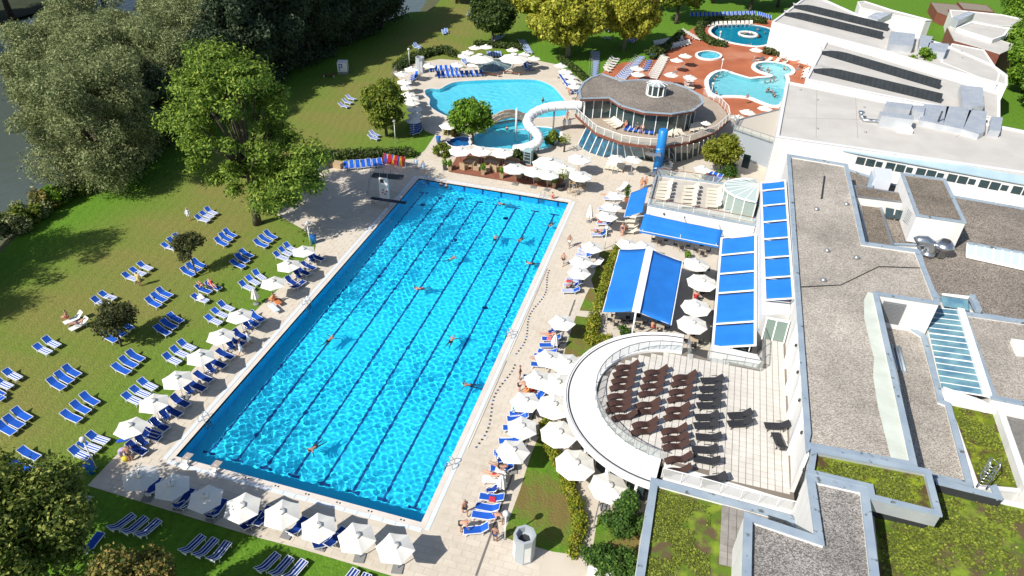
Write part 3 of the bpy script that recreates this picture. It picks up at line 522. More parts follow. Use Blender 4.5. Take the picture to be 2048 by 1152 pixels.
beam = thing('roof_upstand', 'blue grey capped upstand crossing the moss roof below the ladder', 'parapet', (54.55, 10.22, 5))
panel(beam, 'capping', [(54.11, 9.75, 5.75), (58.07, 9.46, 5.75), (58.16, 9.07, 5.75), (54.16, 9.2, 5.75)], 0.08, M_zinc)
b = MB(); b.prism([(54.19, 9.73, 5.7), (58.09, 9.47, 5.7), (58.17, 9.15, 5.7), (54.23, 9.3, 5.7)], 4.9, 5.66); wpart(beam, 'upstand_wall', b, M_dark)
panel(beam, 'end_capping', [(57.61, 10.08, 5.76), (58.08, 10.41, 5.76), (58.21, 9.2, 5.76), (57.79, 8.95, 5.76)], 0.1, M_zinc)
# caged ladder
lad = thing('roof_ladder', 'galvanised caged roof ladder standing on the moss roof edge', 'ladder', (57.45, 10.54, 5)); b0 = Vector((57.44, 10.49, 5)); r_ = MB()
for s in (-0.3, 0.3): r_.tube([b0 + Vector((s, 0, 0)), b0 + Vector((s, 0, 2.3)), b0 + Vector((s, 0.5, 2.5))], 0.035, 6)
wpart(lad, 'rail', r_, M_steel)
for k in range(7): wpart(lad, 'rung', MB().tube([b0 + Vector((-0.3, 0, 0.3 + k * 0.3)), b0 + Vector((0.3, 0, 0.3 + k * 0.3))], 0.022, 6), M_steel)
for k in range(3):
    z = 0.9 + 0.65 * k; wpart(lad, 'cage_hoop', MB().tube([b0 + Vector((0.34 * math.cos(a), 0.7 * math.sin(a), z)) for a in [PI * i / 8 for i in range(9)]], 0.025, 6), M_steel)
for a in (0.5, 1.57, 2.6): wpart(lad, 'cage_bar', MB().bar(b0 + Vector((0.34 * math.cos(a), 0.7 * math.sin(a), 0.9)), b0 + Vector((0.34 * math.cos(a), 0.7 * math.sin(a), 2.3)), 0.03), M_steel)

# ---- sunken middle roofs east of the main wing
mid = block('middle_wing', 'sunken strip of gravel roof in the shade of the main wing', [(52.83, 31.82, 4.9), (56.96, 27.68, 4.9), (56.83, 20.7, 4.9), (56.74, 19.26, 4.9), (57.25, 19.07, 4.9), (57, 10.62, 4.9), (54.66, 10.61, 4.9), (52.4, 11.1, 4.9)], 4.9, 0, M_gravel, 0.35, 0.3)
for k in range(3):
    wpart(mid, 'stored_pipe', MB().tube([(53.89, 25.52, 4.75), (53.88, 22.17, 4.75)] if k == 0 else [tuple(v + (0.3 * k if i == 0 else 0) for i, v in enumerate(q)) for q in ((53.89, 25.52, 4.75), (53.88, 22.17, 4.75))], 0.11, 8), M_zinc)
block('side_moss_roof', 'narrow moss roof below the white end of the glass skylight', [(57.13, 19.8, 4.5), (60.89, 19.73, 4.5), (60.79, 11.55, 4.5), (57.35, 10.92, 4.5)], 4.5, 0, M_moss, 0.3, 0.15, cop=M_white)
block('white_parapet_wing', 'white walled wing with a slatted terrace at the right edge', [(60.51, 19.28, 5.2), (63.77, 19.2, 5.2), (63.25, 11.09, 5.2), (60.27, 11.25, 5.2)], 5.2, 0, mat('grey_slats', (0.16, 0.15, 0.14), 0.8, (0.22, 0.21, 0.19), 6, 2), 0.4, 0.3, cop=M_white)
east = block('east_wing', 'flat gravel roof right of the glass skylight', [(60.11, 31.05, 5.9), (69.37, 31.58, 5.9), (65.53, 19.32, 5.9), (59.89, 19.42, 5.9)], 5.9, 0, M_gravel, 0.4, 0.25)
b = MB(); b.prism([(63.37, 27.91, 5.9), (64.86, 28.05, 5.9), (65.11, 26.24, 5.9), (63.33, 25.99, 5.9)], 5.6, 6.0); wpart(east, 'skylight_dome', b, M_whitep)
# glazed atrium roof
atr = thing('glass_skylight', 'long glass atrium roof with white rafters beside the gravel roofs', 'skylight', (61.1, 29.96, 0))
A0, A1, B0, B1 = (57.44, 32.13, 5), (56.86, 20.48, 5), (59.97, 31.43, 5.7), (59.47, 19.73, 5.7)
M_atr = mat('blue_green_glazing', (0.17, 0.32, 0.36), 0.22, (0.08, 0.18, 0.26), 0.9, 5, spec=0.4, world=True)
NP = 14
for k in range(NP):
    t0, t1 = k / NP + 0.003, (k + 1) / NP - 0.003
    panel(atr, 'glass_pane', [lerp(A0, A1, t0), lerp(A0, A1, t1), lerp(B0, B1, t1), lerp(B0, B1, t0)], 0.03, M_atr)
for k in range(NP + 1):
    w = 0.13 if k in (5, 9, NP) else 0.05
    wpart(atr, 'rafter', MB().bar(Vector(lerp(A0, A1, k / NP)) + Vector((0, 0, 0.02)), Vector(lerp(B0, B1, k / NP)) + Vector((0, 0, 0.02)), w, 0.05), M_whitep)
wpart(atr, 'ridge_beam', MB().bar(Vector(B0) + Vector((0.2, 0, 0.1)), Vector(B1) + Vector((0.2, 0, 0.1)), 0.55, 0.35), M_whitep)
b = MB(); b.prism([A1, B1, (B1[0] + 0.5, B1[1] - 0.35, 0), (A1[0], A1[1] - 0.35, 0)], 3.8, 5.3); wpart(atr, 'end_wall', b, M_white)
b = MB(); b.prism([(A0[0], A0[1], 0), (A1[0], A1[1], 0), (B1[0], B1[1], 0), (B0[0], B0[1], 0)], 0, 4.8); wpart(atr, 'base_wall', b, M_white)
# low dormer at its far end
for k, (x0, y0, x1, y1) in enumerate(((1885,600,1906,604), (1908,605,1940,610))):
    panel(atr, 'dormer_pane', [(59.01, 32.17, 5.4), (61.17, 32.08, 5.4), (61.13, 33.13, 5.9), (58.82, 33.02, 5.9)] if k == 0 else [(58.93, 33.19, 5.92), (61.15, 33.27, 5.92), (61.42, 33.8, 5.95), (58.98, 33.5, 5.95)], 0.03, M_atr if k == 0 else M_whitep)
wpart(atr, 'dormer_cheek', MB().bar((61.59, 33.93, 5.9), (61.65, 31.55, 5.9), 0.5, 0.4), M_zinc)

# ---- brown gravel roof with the penthouse
brown = block('rear_wing', 'weathered brown gravel roof around the white penthouse', [(53.29, 61.35, 5), (59.28, 58.12, 5), (78.08, 56.5, 5), (70.53, 32.75, 5), (62.34, 32.54, 5), (61.39, 33.99, 5), (59.19, 33.77, 5), (58.44, 36.96, 5), (58.9, 43.88, 5), (53.3, 42.41, 5)], 5.0, 0, M_gravel_dark, 0.25, 0.15)
pent = block('penthouse', 'white cubic penthouse with gravel top and blue grey coping', [(57.84, 54.61, 8.2), (62.52, 54.65, 8.2), (62.51, 44.3, 8.2), (57.82, 44.26, 8.2)], 8.2, 5, M_gravel_brown, 0.28, 0.2)
lvq = [(57.79, 47.17, 7.3), (57.95, 45.49, 7.3)]; b = MB()
for k in range(7):
    z = 7.6 - 0.22 * k; wpart(pent, 'louvre_slat', MB().bar((lvq[0][0] - 0.3, lvq[0][1], z), (lvq[1][0] - 0.05, lvq[1][1], z), 0.06, 0.12), mat('pale_louvre', (0.5, 0.5, 0.5), 0.5))
yard = block('sunken_yard_roof', 'brown mossy lower roof in the pit beside the main wing', [(53.68, 51.94, 5.6), (56, 51.61, 5.6), (56.1, 41.73, 5.6), (53.38, 41.63, 5.6)], 5.6, 0, M_gravel_brown, 0.2, 0.1, cop=M_metal)
yard2 = block('sunken_link_roof', 'narrow brown roof joining the main wing and the penthouse', [(53.05, 52.96, 6.6), (58.12, 52.64, 6.6), (58.26, 50.45, 6.6), (53.09, 50.15, 6.6)], 6.6, 0, M_gravel_brown, 0.12, 0.08, cop=M_metal)
panel(yard2, 'window_pane', [(56.13, 49.16, 6.2), (57, 49.1, 6.2), (57.06, 48.74, 5.2), (56.3, 48.83, 5.2)], 0.03, M_glass); panel(yard2, 'window_pane', [(57.14, 49.03, 6.2), (58.01, 48.97, 6.2), (58.04, 48.73, 5.2), (57.23, 48.8, 5.2)], 0.03, M_glass)
ahu = thing('ventilation_box', 'pale grey folded metal air unit beside the penthouse', 'air unit', (56.77, 56.16, 5)); b = MB(); b.prism([(55.79, 58.33, 6.8), (57.83, 58.56, 6.8), (57.67, 56.71, 6.8), (57.27, 54.83, 6.8), (55.29, 54.6, 6.8), (55.77, 55.81, 6.8)], 5.0, 6.8); wpart(ahu, 'housing', b, mat('pale_sheet_metal', (0.60, 0.63, 0.68), 0.45))
b = MB(); b.prism([(55.75, 58.79, 6.3), (56.06, 56.97, 6.3), (55.37, 53.95, 6.3), (54.7, 53.84, 6.3)], 5.0, 6.2); wpart(ahu, 'intake_hood', b, M_zinc)
for nm, lab, base_, prof in (('exhaust_elbow', 'bent silver exhaust duct in front of the white penthouse', (59.1, 42.21, 5), None), ('exhaust_cowl', 'silver exhaust cowl with a wide rim in front of the penthouse', (60.71, 42.15, 5), 1)):
    t = thing(nm, lab, 'vent', base_)
    if prof is None:
        wpart(t, 'duct', MB().tube([Vector(base_) + Vector(v) for v in ((0.5, 0, 0), (0.5, 0, 0.7), (0.3, 0, 1.25), (-0.2, 0, 1.5), (-0.8, 0, 1.4), (-1.0, 0, 1.2))], 0.55, 14), M_steel); wpart(t, 'flange', MB().lathe([(0.7, 0), (0.7, 0.25), (0.56, 0.3)], 14, tuple(Vector(base_) + Vector((0.5, 0, 0)))), M_steel)
    else:
        wpart(t, 'duct', MB().lathe([(0.42, 0), (0.42, 0.9), (0.95, 1.25), (0.95, 1.4), (0.5, 1.9), (0.45, 1.85)], 16, base_), M_steel); wpart(t, 'opening', MB().lathe([(0.44, 1.86), (0.3, 1.88)], 14, base_), M_dark)
# glazed lean-to skylight on the brown roof
sk = thing('ridge_skylight', 'row of pale glass roof panes on the brown gravel roof', 'skylight', (66.54, 44.9, 5)); S0, S1, T0, T1 = (63.38, 42.98, 5.1), (72.85, 41.58, 5.1), (63.39, 44.12, 6), (73.06, 43.5, 6)
for k in range(12): panel(sk, 'glass_pane', [lerp(S0, S1, (k + 0.06) / 12), lerp(S0, S1, (k + 0.94) / 12), lerp(T0, T1, (k + 0.94) / 12), lerp(T0, T1, (k + 0.06) / 12)], 0.03, mat('pale_glazing', (0.42, 0.52, 0.52), 0.15, spec=0.6))
for k in range(13): wpart(sk, 'glazing_bar', MB().bar(lerp(S0, S1, k / 12), lerp(T0, T1, k / 12), 0.13, 0.12), M_whitep)
wpart(sk, 'sill', MB().bar(S0, S1, 0.3, 0.25), M_whitep); wpart(sk, 'ridge', MB().bar(T0, T1, 0.25, 0.2), M_zinc)

# ---- clerestory range with its row of windows
cl = thing('clerestory_wing', 'low range with a long row of small dark windows under a pale blue eave', 'building', (54.06, 63.15, 5)); C0, C1 = (52.97, 62.13, 7), (77.89, 58.68, 7)
b = MB(); b.prism([C0, C1, (C1[0] + 0.4, C1[1] + 3.5, 0), (C0[0] + 0.4, C0[1] + 3.5, 0)], 0, 6.9); wpart(cl, 'wall', b, M_white)
b = MB(); o_ = Vector((0, -0.25, 0)); b.add([Vector(C0) + o_ + Vector((-0.4, 0, 0)), Vector(C1) + o_, Vector(C1) + Vector((0, 1.2, 0.35)), Vector(C0) + Vector((-0.4, 1.2, 0.35)), Vector(C0) + o_ + Vector((-0.4, 0, -0.15)), Vector(C1) + o_ + Vector((0, 0, -0.15))], [(0, 1, 2, 3), (4, 5, 1, 0)]); wpart(cl, 'eave', b, mat('pale_blue_sheet', (0.40, 0.52, 0.58), 0.5, (0.34, 0.46, 0.53), 0.6, world=True))
panel(cl, 'roof_surface', [Vector(C0) + Vector((-0.4, 1.2, 0.36)), Vector(C1) + Vector((0, 1.2, 0.36)), Vector(C1) + Vector((0, 3.6, 0.42)), Vector(C0) + Vector((0, 3.6, 0.42))], 0.1, M_sheet)
dx = (Vector(C1) - Vector(C0)); L_ = dx.length; dx.normalize()
for k in range(int(L_ / 1.15)):
    w = 1.0 if k % 3 else 0.72; h = 0.95 if k % 3 else 0.7; c0 = Vector(C0) + dx * (0.3 + k * 1.15); z = 5.95
    p = [Vector((c0.x, c0.y - 0.02, z - h / 2)), Vector((c0.x, c0.y - 0.02, z - h / 2)) + dx * w, Vector((c0.x, c0.y - 0.02, z + h / 2)) + dx * w, Vector((c0.x, c0.y - 0.02, z + h / 2))]
    fr = MB(); fr.add([q + Vector((0, -0.03, 0)) for q in p] + p, [(0, 1, 2, 3), (0, 4, 5, 1), (1, 5, 6, 2), (2, 6, 7, 3), (3, 7, 4, 0)]); wpart(cl, 'window', fr, M_glass)

# ---- the three white halls with shed roofs
def hall(name, label, top, z, bands, wall=M_white):
    root = block(name, label, top, z, 0, M_sheet, 0.35, 0.25, wall=wall, cop=mat('white_roof_edge', (0.68, 0.68, 0.68), 0.6))
    for (low, high) in bands:                     # low: line on the roof; height rises from zero at the left
        n = 14; f = MB(); bk = MB()
        for i in range(n):
            t0, t1 = i / n, (i + 1) / n; h0, h1 = (1.25 * min(1, (t * 5.0)) ** 0.6 for t in (t0 + 0.03, t1 + 0.03)); a, b = Vector(lerp(*low, t0)), Vector(lerp(*low, t1)); up0, up1 = Vector((0, 0.75, h0)), Vector((0, 0.75, h1))
            f.add([a, b, b + up1, a + up0], [(0, 1, 2, 3)]); bk.add([a + up0, b + up1, b + Vector((0, 5.0, 0.02)), a + Vector((0, 5.0, 0.02))], [(0, 1, 2, 3)])
            f.bar(a + Vector((0, -0.02, 0.05)), a + up0 + Vector((0, -0.02, 0)), 0.05, 0.05); m_ = (a + b) / 2; f.bar(m_ + Vector((0, -0.02, 0.05)), m_ + (up0 + up1) / 2, 0.04, 0.05)
        wpart(root, 'shed_face', f, M_seam); wpart(root, 'shed_slope', bk, M_sheet)
    return root
hall('near_hall', 'nearest white hall with a pale flat roof and ductwork on it', [(44.3, 62.13, 7.6), (46.27, 84.61, 7.6), (61.73, 80.49, 7.6), (68.09, 77.87, 7.6), (83.02, 73.85, 7.6), (78.86, 60.93, 7.6), (53.19, 61.91, 7.6)], 7.6, [])
hall('middle_hall', 'middle white hall with two dark curved shed bands on its roof', [(49.44, 89.16, 6.9), (54.16, 112.48, 6.9), (62.53, 106.2, 6.9), (70.84, 99.02, 6.9), (78.08, 93.3, 6.9), (75.11, 81.11, 6.9), (68.18, 83.77, 6.9), (59.95, 85.87, 6.9)], 6.9, [([(52.94, 104.13, 6.65), (69.43, 92.18, 6.65)], 0), ([(50.97, 93.4, 6.65), (68.39, 85.58, 6.65)], 0)])
hall('far_hall', 'farthest white hall with two dark shed bands and a blank white wall', [(45.07, 125.02, 6.2), (51.91, 147.2, 6.2), (55.83, 150.8, 6.2), (62.85, 137.5, 6.2), (69.11, 127.6, 6.2), (75.95, 121.33, 6.2), (81.57, 111.29, 6.2), (82.49, 105.63, 6.2), (81.08, 100.03, 6.2), (72.97, 105.76, 6.2), (63.65, 113.28, 6.2)], 6.2, [([(47.7, 131.6, 5.95), (65.03, 120.76, 5.95)], 0), ([(49.77, 138.93, 5.95), (66.85, 127.29, 5.95)], 0)])
# roofs behind the halls
block('rear_flat_roof', 'long narrow pale roofed range behind the far hall', [(64.6, 155.45, 5), (66.31, 156.95, 5), (71.26, 150.72, 5), (78.31, 144.59, 5), (76.9, 143.69, 5), (70.63, 146.2, 5), (64.55, 150.13, 5)], 5.0, 0, M_sheet, 0.3, 0.2, cop=M_white)
block('wooden_pavilion_roof', 'sand coloured flat roof with brown timber walls near the right edge', [(79.83, 138.08, 5.5), (81.11, 135.53, 5.5), (86.51, 131.29, 5.5), (87.44, 132.22, 5.5), (90.39, 128.43, 5.5), (85.49, 121.33, 5.5), (82.84, 124.4, 5.5), (79.12, 127.8, 5.5)], 5.5, 0, M_sheet, 0.15, 0.1, wall=M_brown, cop=M_sheet)
block('curved_roof_block', 'low block with a curved metal edge near the right trees', [(80.7, 134.77, 6.2), (84.84, 141.11, 6.2), (91.2, 138.7, 6.2), (88.77, 132.42, 6.2), (85.69, 128.39, 6.2)], 6.2, 0, M_sheet, 0.25, 0.15, cop=M_whitep)
block('right_flat_roof', 'pale flat roof with a pointed white corner by the right trees', [(73.21, 110.07, 6), (77.6, 123.2, 6), (82.55, 120.97, 6), (81.77, 106.9, 6), (79.82, 100.61, 6)], 6.0, 0, M_sheet, 0.2, 0.1, cop=M_white)
block('sauna_hut', 'brown wooden sauna hut with a grey plank roof at the top', [(84.34, 175.16, 2.3), (90.36, 175.43, 2.3), (90.55, 169.5, 2.3), (87.1, 168.85, 2.3), (86.13, 161.26, 2.3), (83.98, 165.23, 2.3)], 2.3, 0, mat('grey_planks', (0.20, 0.17, 0.13), 0.9, (0.26, 0.22, 0.17), 3, 5), 0.12, 0.04, wall=M_brown, cop=M_brown)
block('sauna_cabin', 'long wooden cabin with a grey brown roof at the top right', [(91.07, 178.49, 2.3), (97.65, 177.66, 2.3), (97.63, 170.87, 2.3), (90.91, 171.22, 2.3)], 2.3, 0, MATS['grey_planks'], 0.12, 0.04, wall=M_brown, cop=M_brown)
block('back_flat_roof', 'pale flat roof between the sauna huts and the curved roof', [(85.53, 161.78, 3.8), (88.49, 162.25, 3.8), (94.28, 162.04, 3.8), (96.54, 161.87, 3.8), (100.39, 159.16, 3.8), (98.56, 152.31, 3.8), (91.63, 150.83, 3.8), (88.6, 152.83, 3.8), (84.21, 152.55, 3.8)], 3.8, 0, M_sheet, 0.25, 0.15, cop=M_white)
# ductwork on the halls
def duct_box(name, label, pts, z0, z1, ribs=True, m=M_duct):
    t = thing(name, label, 'duct', (pts[0][0], pts[0][1], z0)); b = MB(); b.prism(pts, z0, z1); wpart(t, 'housing', b, m)
    if ribs:
        a0, a1, b0, b1 = pts[0], pts[1], pts[3], pts[2]; n = 5
        for k in range(1, n): wpart(t, 'seam', MB().bar((*lerp(a0, a1, k / n)[:2], z1 + 0.02), (*lerp(b0, b1, k / n)[:2], z1 + 0.01), 0.05, 0.03), M_duct)
    return t
duct_box('air_handler', 'large silver air handling unit at the left of the roof ductwork', [(57.65, 72.58, 8.83), (61.92, 72.51, 8.83), (61.57, 70.8, 8.83), (57.67, 70.96, 8.83)], 7.23, 8.83)
duct_box('air_handler', 'silver plenum with rounded back behind the large air handling unit', [(59.1, 77.01, 8.83), (62.48, 77.01, 8.83), (61.78, 74.57, 8.83), (58.49, 74.8, 8.83)], 7.23, 8.83)
duct_box('angled_duct', 'silver duct with angled white top joining the plenum', [(61.32, 77.16, 8.53), (64.35, 78.03, 8.53), (63.7, 75.13, 8.53), (62.44, 75.14, 8.53)], 7.23, 8.53)
duct_box('flat_duct', 'wide flat silver duct on the near hall roof, left section', [(64.71, 80.16, 8.08), (68, 80.36, 8.08), (65.69, 72.43, 8.08), (62.91, 73.23, 8.08)], 7.23, 8.08)
duct_box('flat_duct', 'wide flat silver duct on the near hall roof, middle section', [(67.65, 80.23, 8.08), (71.19, 81.04, 8.08), (67.96, 71.72, 8.08), (65.69, 72.43, 8.08)], 7.23, 8.08)
duct_box('flat_duct', 'wide flat silver duct on the near hall roof, right section', [(70.44, 79.77, 8.08), (72.74, 80.12, 8.08), (70.64, 72.03, 8.08), (69.65, 70.61, 8.08), (67.96, 71.72, 8.08)], 7.23, 8.08)
duct_box('end_plenum', 'small white plenum at the right end of the ductwork', [(72.76, 77.82, 8.23), (74.16, 77.86, 8.23), (72.5, 72.33, 8.23), (71.16, 72.28, 8.23)], 7.23, 8.23, False)
duct_box('cross_duct', 'ribbed silver duct crossing between the near and middle hall', [(71.34, 90, 8.33), (74.42, 90.01, 8.33), (72.61, 81.37, 8.33), (69.77, 80.83, 8.33)], 7.23, 8.33)
duct_box('roof_plant', 'silver roof plant with ribbed sides on the far hall', [(66.48, 122.54, 7.2), (70.74, 122.5, 7.2), (68.86, 113.52, 7.2), (64.81, 113.5, 7.2)], 5.90, 7.20)
duct_box('roof_plant', 'ribbed blue grey duct right of the far roof plant', [(71.51, 121.94, 7.2), (73.66, 121.95, 7.2), (71.22, 112.89, 7.2), (69.97, 113.95, 7.2)], 5.90, 7.20, True, M_duct)
duct_box('roof_plant', 'low silver duct end beside the ribbed far duct', [(72.19, 117.21, 7.2), (75.62, 117.76, 7.2), (73.82, 111.63, 7.2), (70.86, 111.98, 7.2)], 5.90, 7.20)
duct_box('roof_plant', 'blue grey ribbed duct rising behind the far hall', [(63.54, 132.62, 7.2), (65.42, 136.45, 7.2), (68.96, 137.92, 7.2), (65.13, 130.32, 7.2)], 5.90, 7.20, True, M_duct)
duct_box('skylight_shed', 'tilted metal clad skylight shed behind the far hall', [(79.91, 137.42, 7.4), (84.38, 144.52, 7.4), (85.55, 143.66, 7.4), (80.64, 135.2, 7.4)], 5.90, 7.40, True, M_duct)
pip = thing('vent_pipe', 'bent silver vent pipe left of the air handling unit', 'pipe', (55.64, 71.98, 7.33)); wpart(pip, 'pipe', MB().tube([(55.56, 73.03, 8.2), (55.69, 73.16, 7.6), (55.94, 71.94, 7.6), (58.12, 72.18, 7.6)], 0.25, 10), M_steel); wpart(pip, 'collar', MB().lathe([(0.42, 0), (0.42, 0.2)], 12, (55.6, 73.12, 8.1)), M_steel)
tr = thing('roof_hatch', 'small grey roof hatch in front of the air handling unit', 'hatch', (61.07, 71.24, 7.33)); b = MB(); b.prism([(59.99, 71.05, 7.9), (61.68, 71, 7.9), (61.7, 69.69, 7.9), (59.84, 69.45, 7.9)], 7.3, 7.85); wpart(tr, 'lid', b, M_whitep)
fl = thing('tall_vent', 'thin dark flue standing between the flat ducts', 'flue', (65.28, 73.47, 7.33)); wpart(fl, 'mast', MB().tube([(65.28, 73.47, 7.33), tuple(Vector((65.28, 73.47, 7.33)) + Vector((0, 0, 2.2)))], 0.12, 8), M_dark); wpart(fl, 'foot', MB().box(-0.4, 0.4, -0.4, 0.4, 0, 0.6), M_dark).location = (0, 0, 0)

# ---- glass rotunda café
rot_roof = [(18.73, 79.86, 7), (22.19, 77.68, 7), (25.08, 79.37, 7), (27.63, 79.73, 7), (30.24, 79.32, 7), (32.25, 77.93, 7), (34.02, 75.77, 7), (34.52, 73.95, 7), (34.75, 72.63, 7), (33.51, 69.03, 7), (30.8, 66.72, 7), (27.03, 66.06, 7), (23.51, 67.44, 7), (21.55, 69.79, 7), (17.66, 67.99, 7), (16.75, 71.37, 7), (16.7, 74.81, 7), (17.37, 77.47, 7)]
rot = block('rotunda_cafe', 'curved glass cafe pavilion with a grey gravel roof and brown fascia', rot_roof, 7.0, 6.55, M_gravel_dark, 0.25, 0.12, wall=M_brown)
def glazed_wall(root, line, z0, z1, step, mglass=M_glass, lean=0.0):
    """panes and posts along a polyline"""
    for i in range(len(line) - 1):
        a, b = Vector(line[i][:2] + (0,)), Vector(line[i + 1][:2] + (0,)); n = max(1, round((b - a).length / step)); d = (b - a).normalized(); nr = Vector((d.y, -d.x, 0)) * lean
        for k in range(n):
            p, q = a.lerp(b, k / n), a.lerp(b, (k + 1) / n); g_ = MB(); lo, hi = Vector((0, 0, z0)), Vector((0, 0, z1))
            g_.add([p + d * 0.05 + lo + nr, q - d * 0.05 + lo + nr, q - d * 0.05 + hi, p + d * 0.05 + hi], [(0, 1, 2, 3)]); wpart(root, 'glass_pane', g_, mglass)
            wpart(root, 'mullion', MB().bar(p + lo + nr, p + hi, 0.10, 0.10), M_whitep)
rw = offset(rot_roof, -0.9); glazed_wall(rot, [rw[i] for i in (15, 14, 13, 12, 11, 10, 9, 8, 7)], 3.6, 6.56, 1.5)
b = MB(); b.prism(offset(rot_roof, -1.6), 3.5, 6.5); wpart(rot, 'inner_core', b, mat('cafe_interior', (0.10, 0.085, 0.07), 0.8))
ter = [(16.65, 70.8, 3.55), (17.33, 69.65, 3.55), (20.83, 64.82, 3.55), (24.75, 62.85, 3.55), (27.1, 62.79, 3.55), (28.71, 62.98, 3.55), (30.94, 63.72, 3.55), (33.75, 66.06, 3.55), (37, 70.64, 3.55), (38.78, 76.08, 3.55), (38.49, 79.15, 3.55), (37.07, 82.7, 3.55), (34.42, 85.64, 3.55), (30.61, 89.21, 3.55), (23.74, 87.92, 3.55), (17.73, 89.66, 3.55), (15.29, 83.45, 3.55), (15.44, 76.62, 3.55)]
b = MB(); b.prism(ter, 3.15, 3.5, 0); wpart(rot, 'terrace_slab', b, M_brown)
wpart(rot, 'terrace_floor', (lambda q: q.prism(offset(ter, -0.12), 3.5, 3.55))(MB()), mat('timber_terrace', (0.42, 0.34, 0.27), 0.8, (0.36, 0.29, 0.22), 1.0, 6, world=True))
rail_line = ter[0:13]
for i in range(len(rail_line) - 1):
    a, b_ = Vector(rail_line[i]), Vector(rail_line[i + 1]); n = max(1, round((b_ - a).length / 1.3)); up = Vector((0, 0, 1.05))
    for k in range(n):
        p, q = a.lerp(b_, k / n), a.lerp(b_, (k + 1) / n); wpart(rot, 'rail_post', MB().bar(p, p + up, 0.07), M_whitep)
        g_ = MB(); g_.add([p + Vector((0, 0, 0.12)), q + Vector((0, 0, 0.12)), q + Vector((0, 0, 0.9)), p + Vector((0, 0, 0.9))], [(0, 1, 2, 3)]); wpart(rot, 'rail_panel', g_, M_railglass)
    wpart(rot, 'handrail', MB().bar(a + up, b_ + up, 0.08, 0.06), M_whitep)
lowg = [(17.99, 67.93, 0), (18.94, 66.69, 0), (20.14, 65.72, 0), (22.29, 64.82, 0), (24.34, 65.1, 0), (26.69, 65.78, 0), (28.11, 66.13, 0), (30.68, 65.86, 0), (32.4, 66.76, 0), (33.96, 68.2, 0), (35.28, 70.17, 0), (37.52, 74.09, 0)]
upg = [(19.13, 66.84, 3.2), (20.02, 66.03, 3.2), (21.14, 65.32, 3.2), (23.06, 63.99, 3.2), (24.2, 63.63, 3.2), (25.92, 63.2, 3.2), (27.7, 63.09, 3.2), (30.4, 63.91, 3.2), (32.07, 64.65, 3.2), (33.6, 65.79, 3.2), (35.13, 67.24, 3.2), (37.28, 71.12, 3.2)]
M_bluegl = mat('blue_interior_glass', (0.03, 0.09, 0.15), 0.08, (0.02, 0.17, 0.28), 1.2, 3, 0.45, 0.6, spec=0.7, world=True)
for i in range(len(lowg) - 1):
    a, b_, c_, d_ = (Vector(v) for v in (lowg[i], lowg[i + 1], upg[i + 1], upg[i])); n = max(1, round((b_ - a).length / 1.1))
    for k in range(n):
        p, q, r2, s2 = a.lerp(b_, k / n), a.lerp(b_, (k + 1) / n), d_.lerp(c_, (k + 1) / n), d_.lerp(c_, k / n)
        g_ = MB(); g_.add([p, q, r2, s2], [(0, 1, 2, 3)]); wpart(rot, 'glass_pane', g_, M_bluegl if i < 6 else M_glass); wpart(rot, 'mullion', MB().bar(p, s2, 0.12, 0.12), M_whitep)
lan = thing('roof_lantern', 'white octagonal roof lantern on the gravel roof of the rotunda', 'lantern', [(27.75, 73.72, 6.9)][0])
for k in range(10):
    a0, a1 = 2 * PI * k / 10, 2 * PI * (k + 1) / 10; r = 1.35; p, q = Vector((r * math.cos(a0), r * math.sin(a0), 0)), Vector((r * math.cos(a1), r * math.sin(a1), 0)); g_ = MB(); g_.add([p + Vector((0, 0, .15)), q + Vector((0, 0, .15)), q + Vector((0, 0, 1.5)), p + Vector((0, 0, 1.5))], [(0, 1, 2, 3)]); g_.build('glass_pane', M_glass, lan)
    MB().bar(p, p + Vector((0, 0, 1.6)), 0.16).build('mullion', M_whitep, lan); MB().bar(p * 1.15 + Vector((0, 0, 1.6)), Vector((0, 0, 2.1)), 0.2, 0.05).build('roof_rib', M_whitep, lan)
MB().lathe([(1.45, 0), (1.45, 0.14)], 20).build('curb', M_whitep, lan); MB().lathe([(1.5, 1.55), (0.1, 2.02)], 20).build('cap', mat('lantern_glazing', (0.35, 0.42, 0.45), 0.2), lan)
# blue stair tower with spiral stair
tow = thing('blue_column', 'tall blue cylinder with a spiral stair around its foot', 'column', [(30.22, 62.43, 0)][0])
MB().lathe([(0.62, 0), (0.62, 6.3), (0.5, 6.36)], 24).build('shaft', M_bluesteel, tow)
for k in range(20):
    a = R(200) + k * R(22); z = 0.1 + k * 0.17; s_ = MB(); s_.prism([(0.6 * math.cos(a), 0.6 * math.sin(a)), (2.0 * math.cos(a), 2.0 * math.sin(a)), (2.0 * math.cos(a + 0.36), 2.0 * math.sin(a + 0.36)), (0.6 * math.cos(a + 0.36), 0.6 * math.sin(a + 0.36))], z, z + 0.05); s_.build('stair_tread', M_metal, tow)
MB().tube([(2.0 * math.cos(R(200) + k * R(11)), 2.0 * math.sin(R(200) + k * R(11)), 1.05 + k * 0.085) for k in range(41)], 0.03, 6).build('handrail', M_steel, tow)

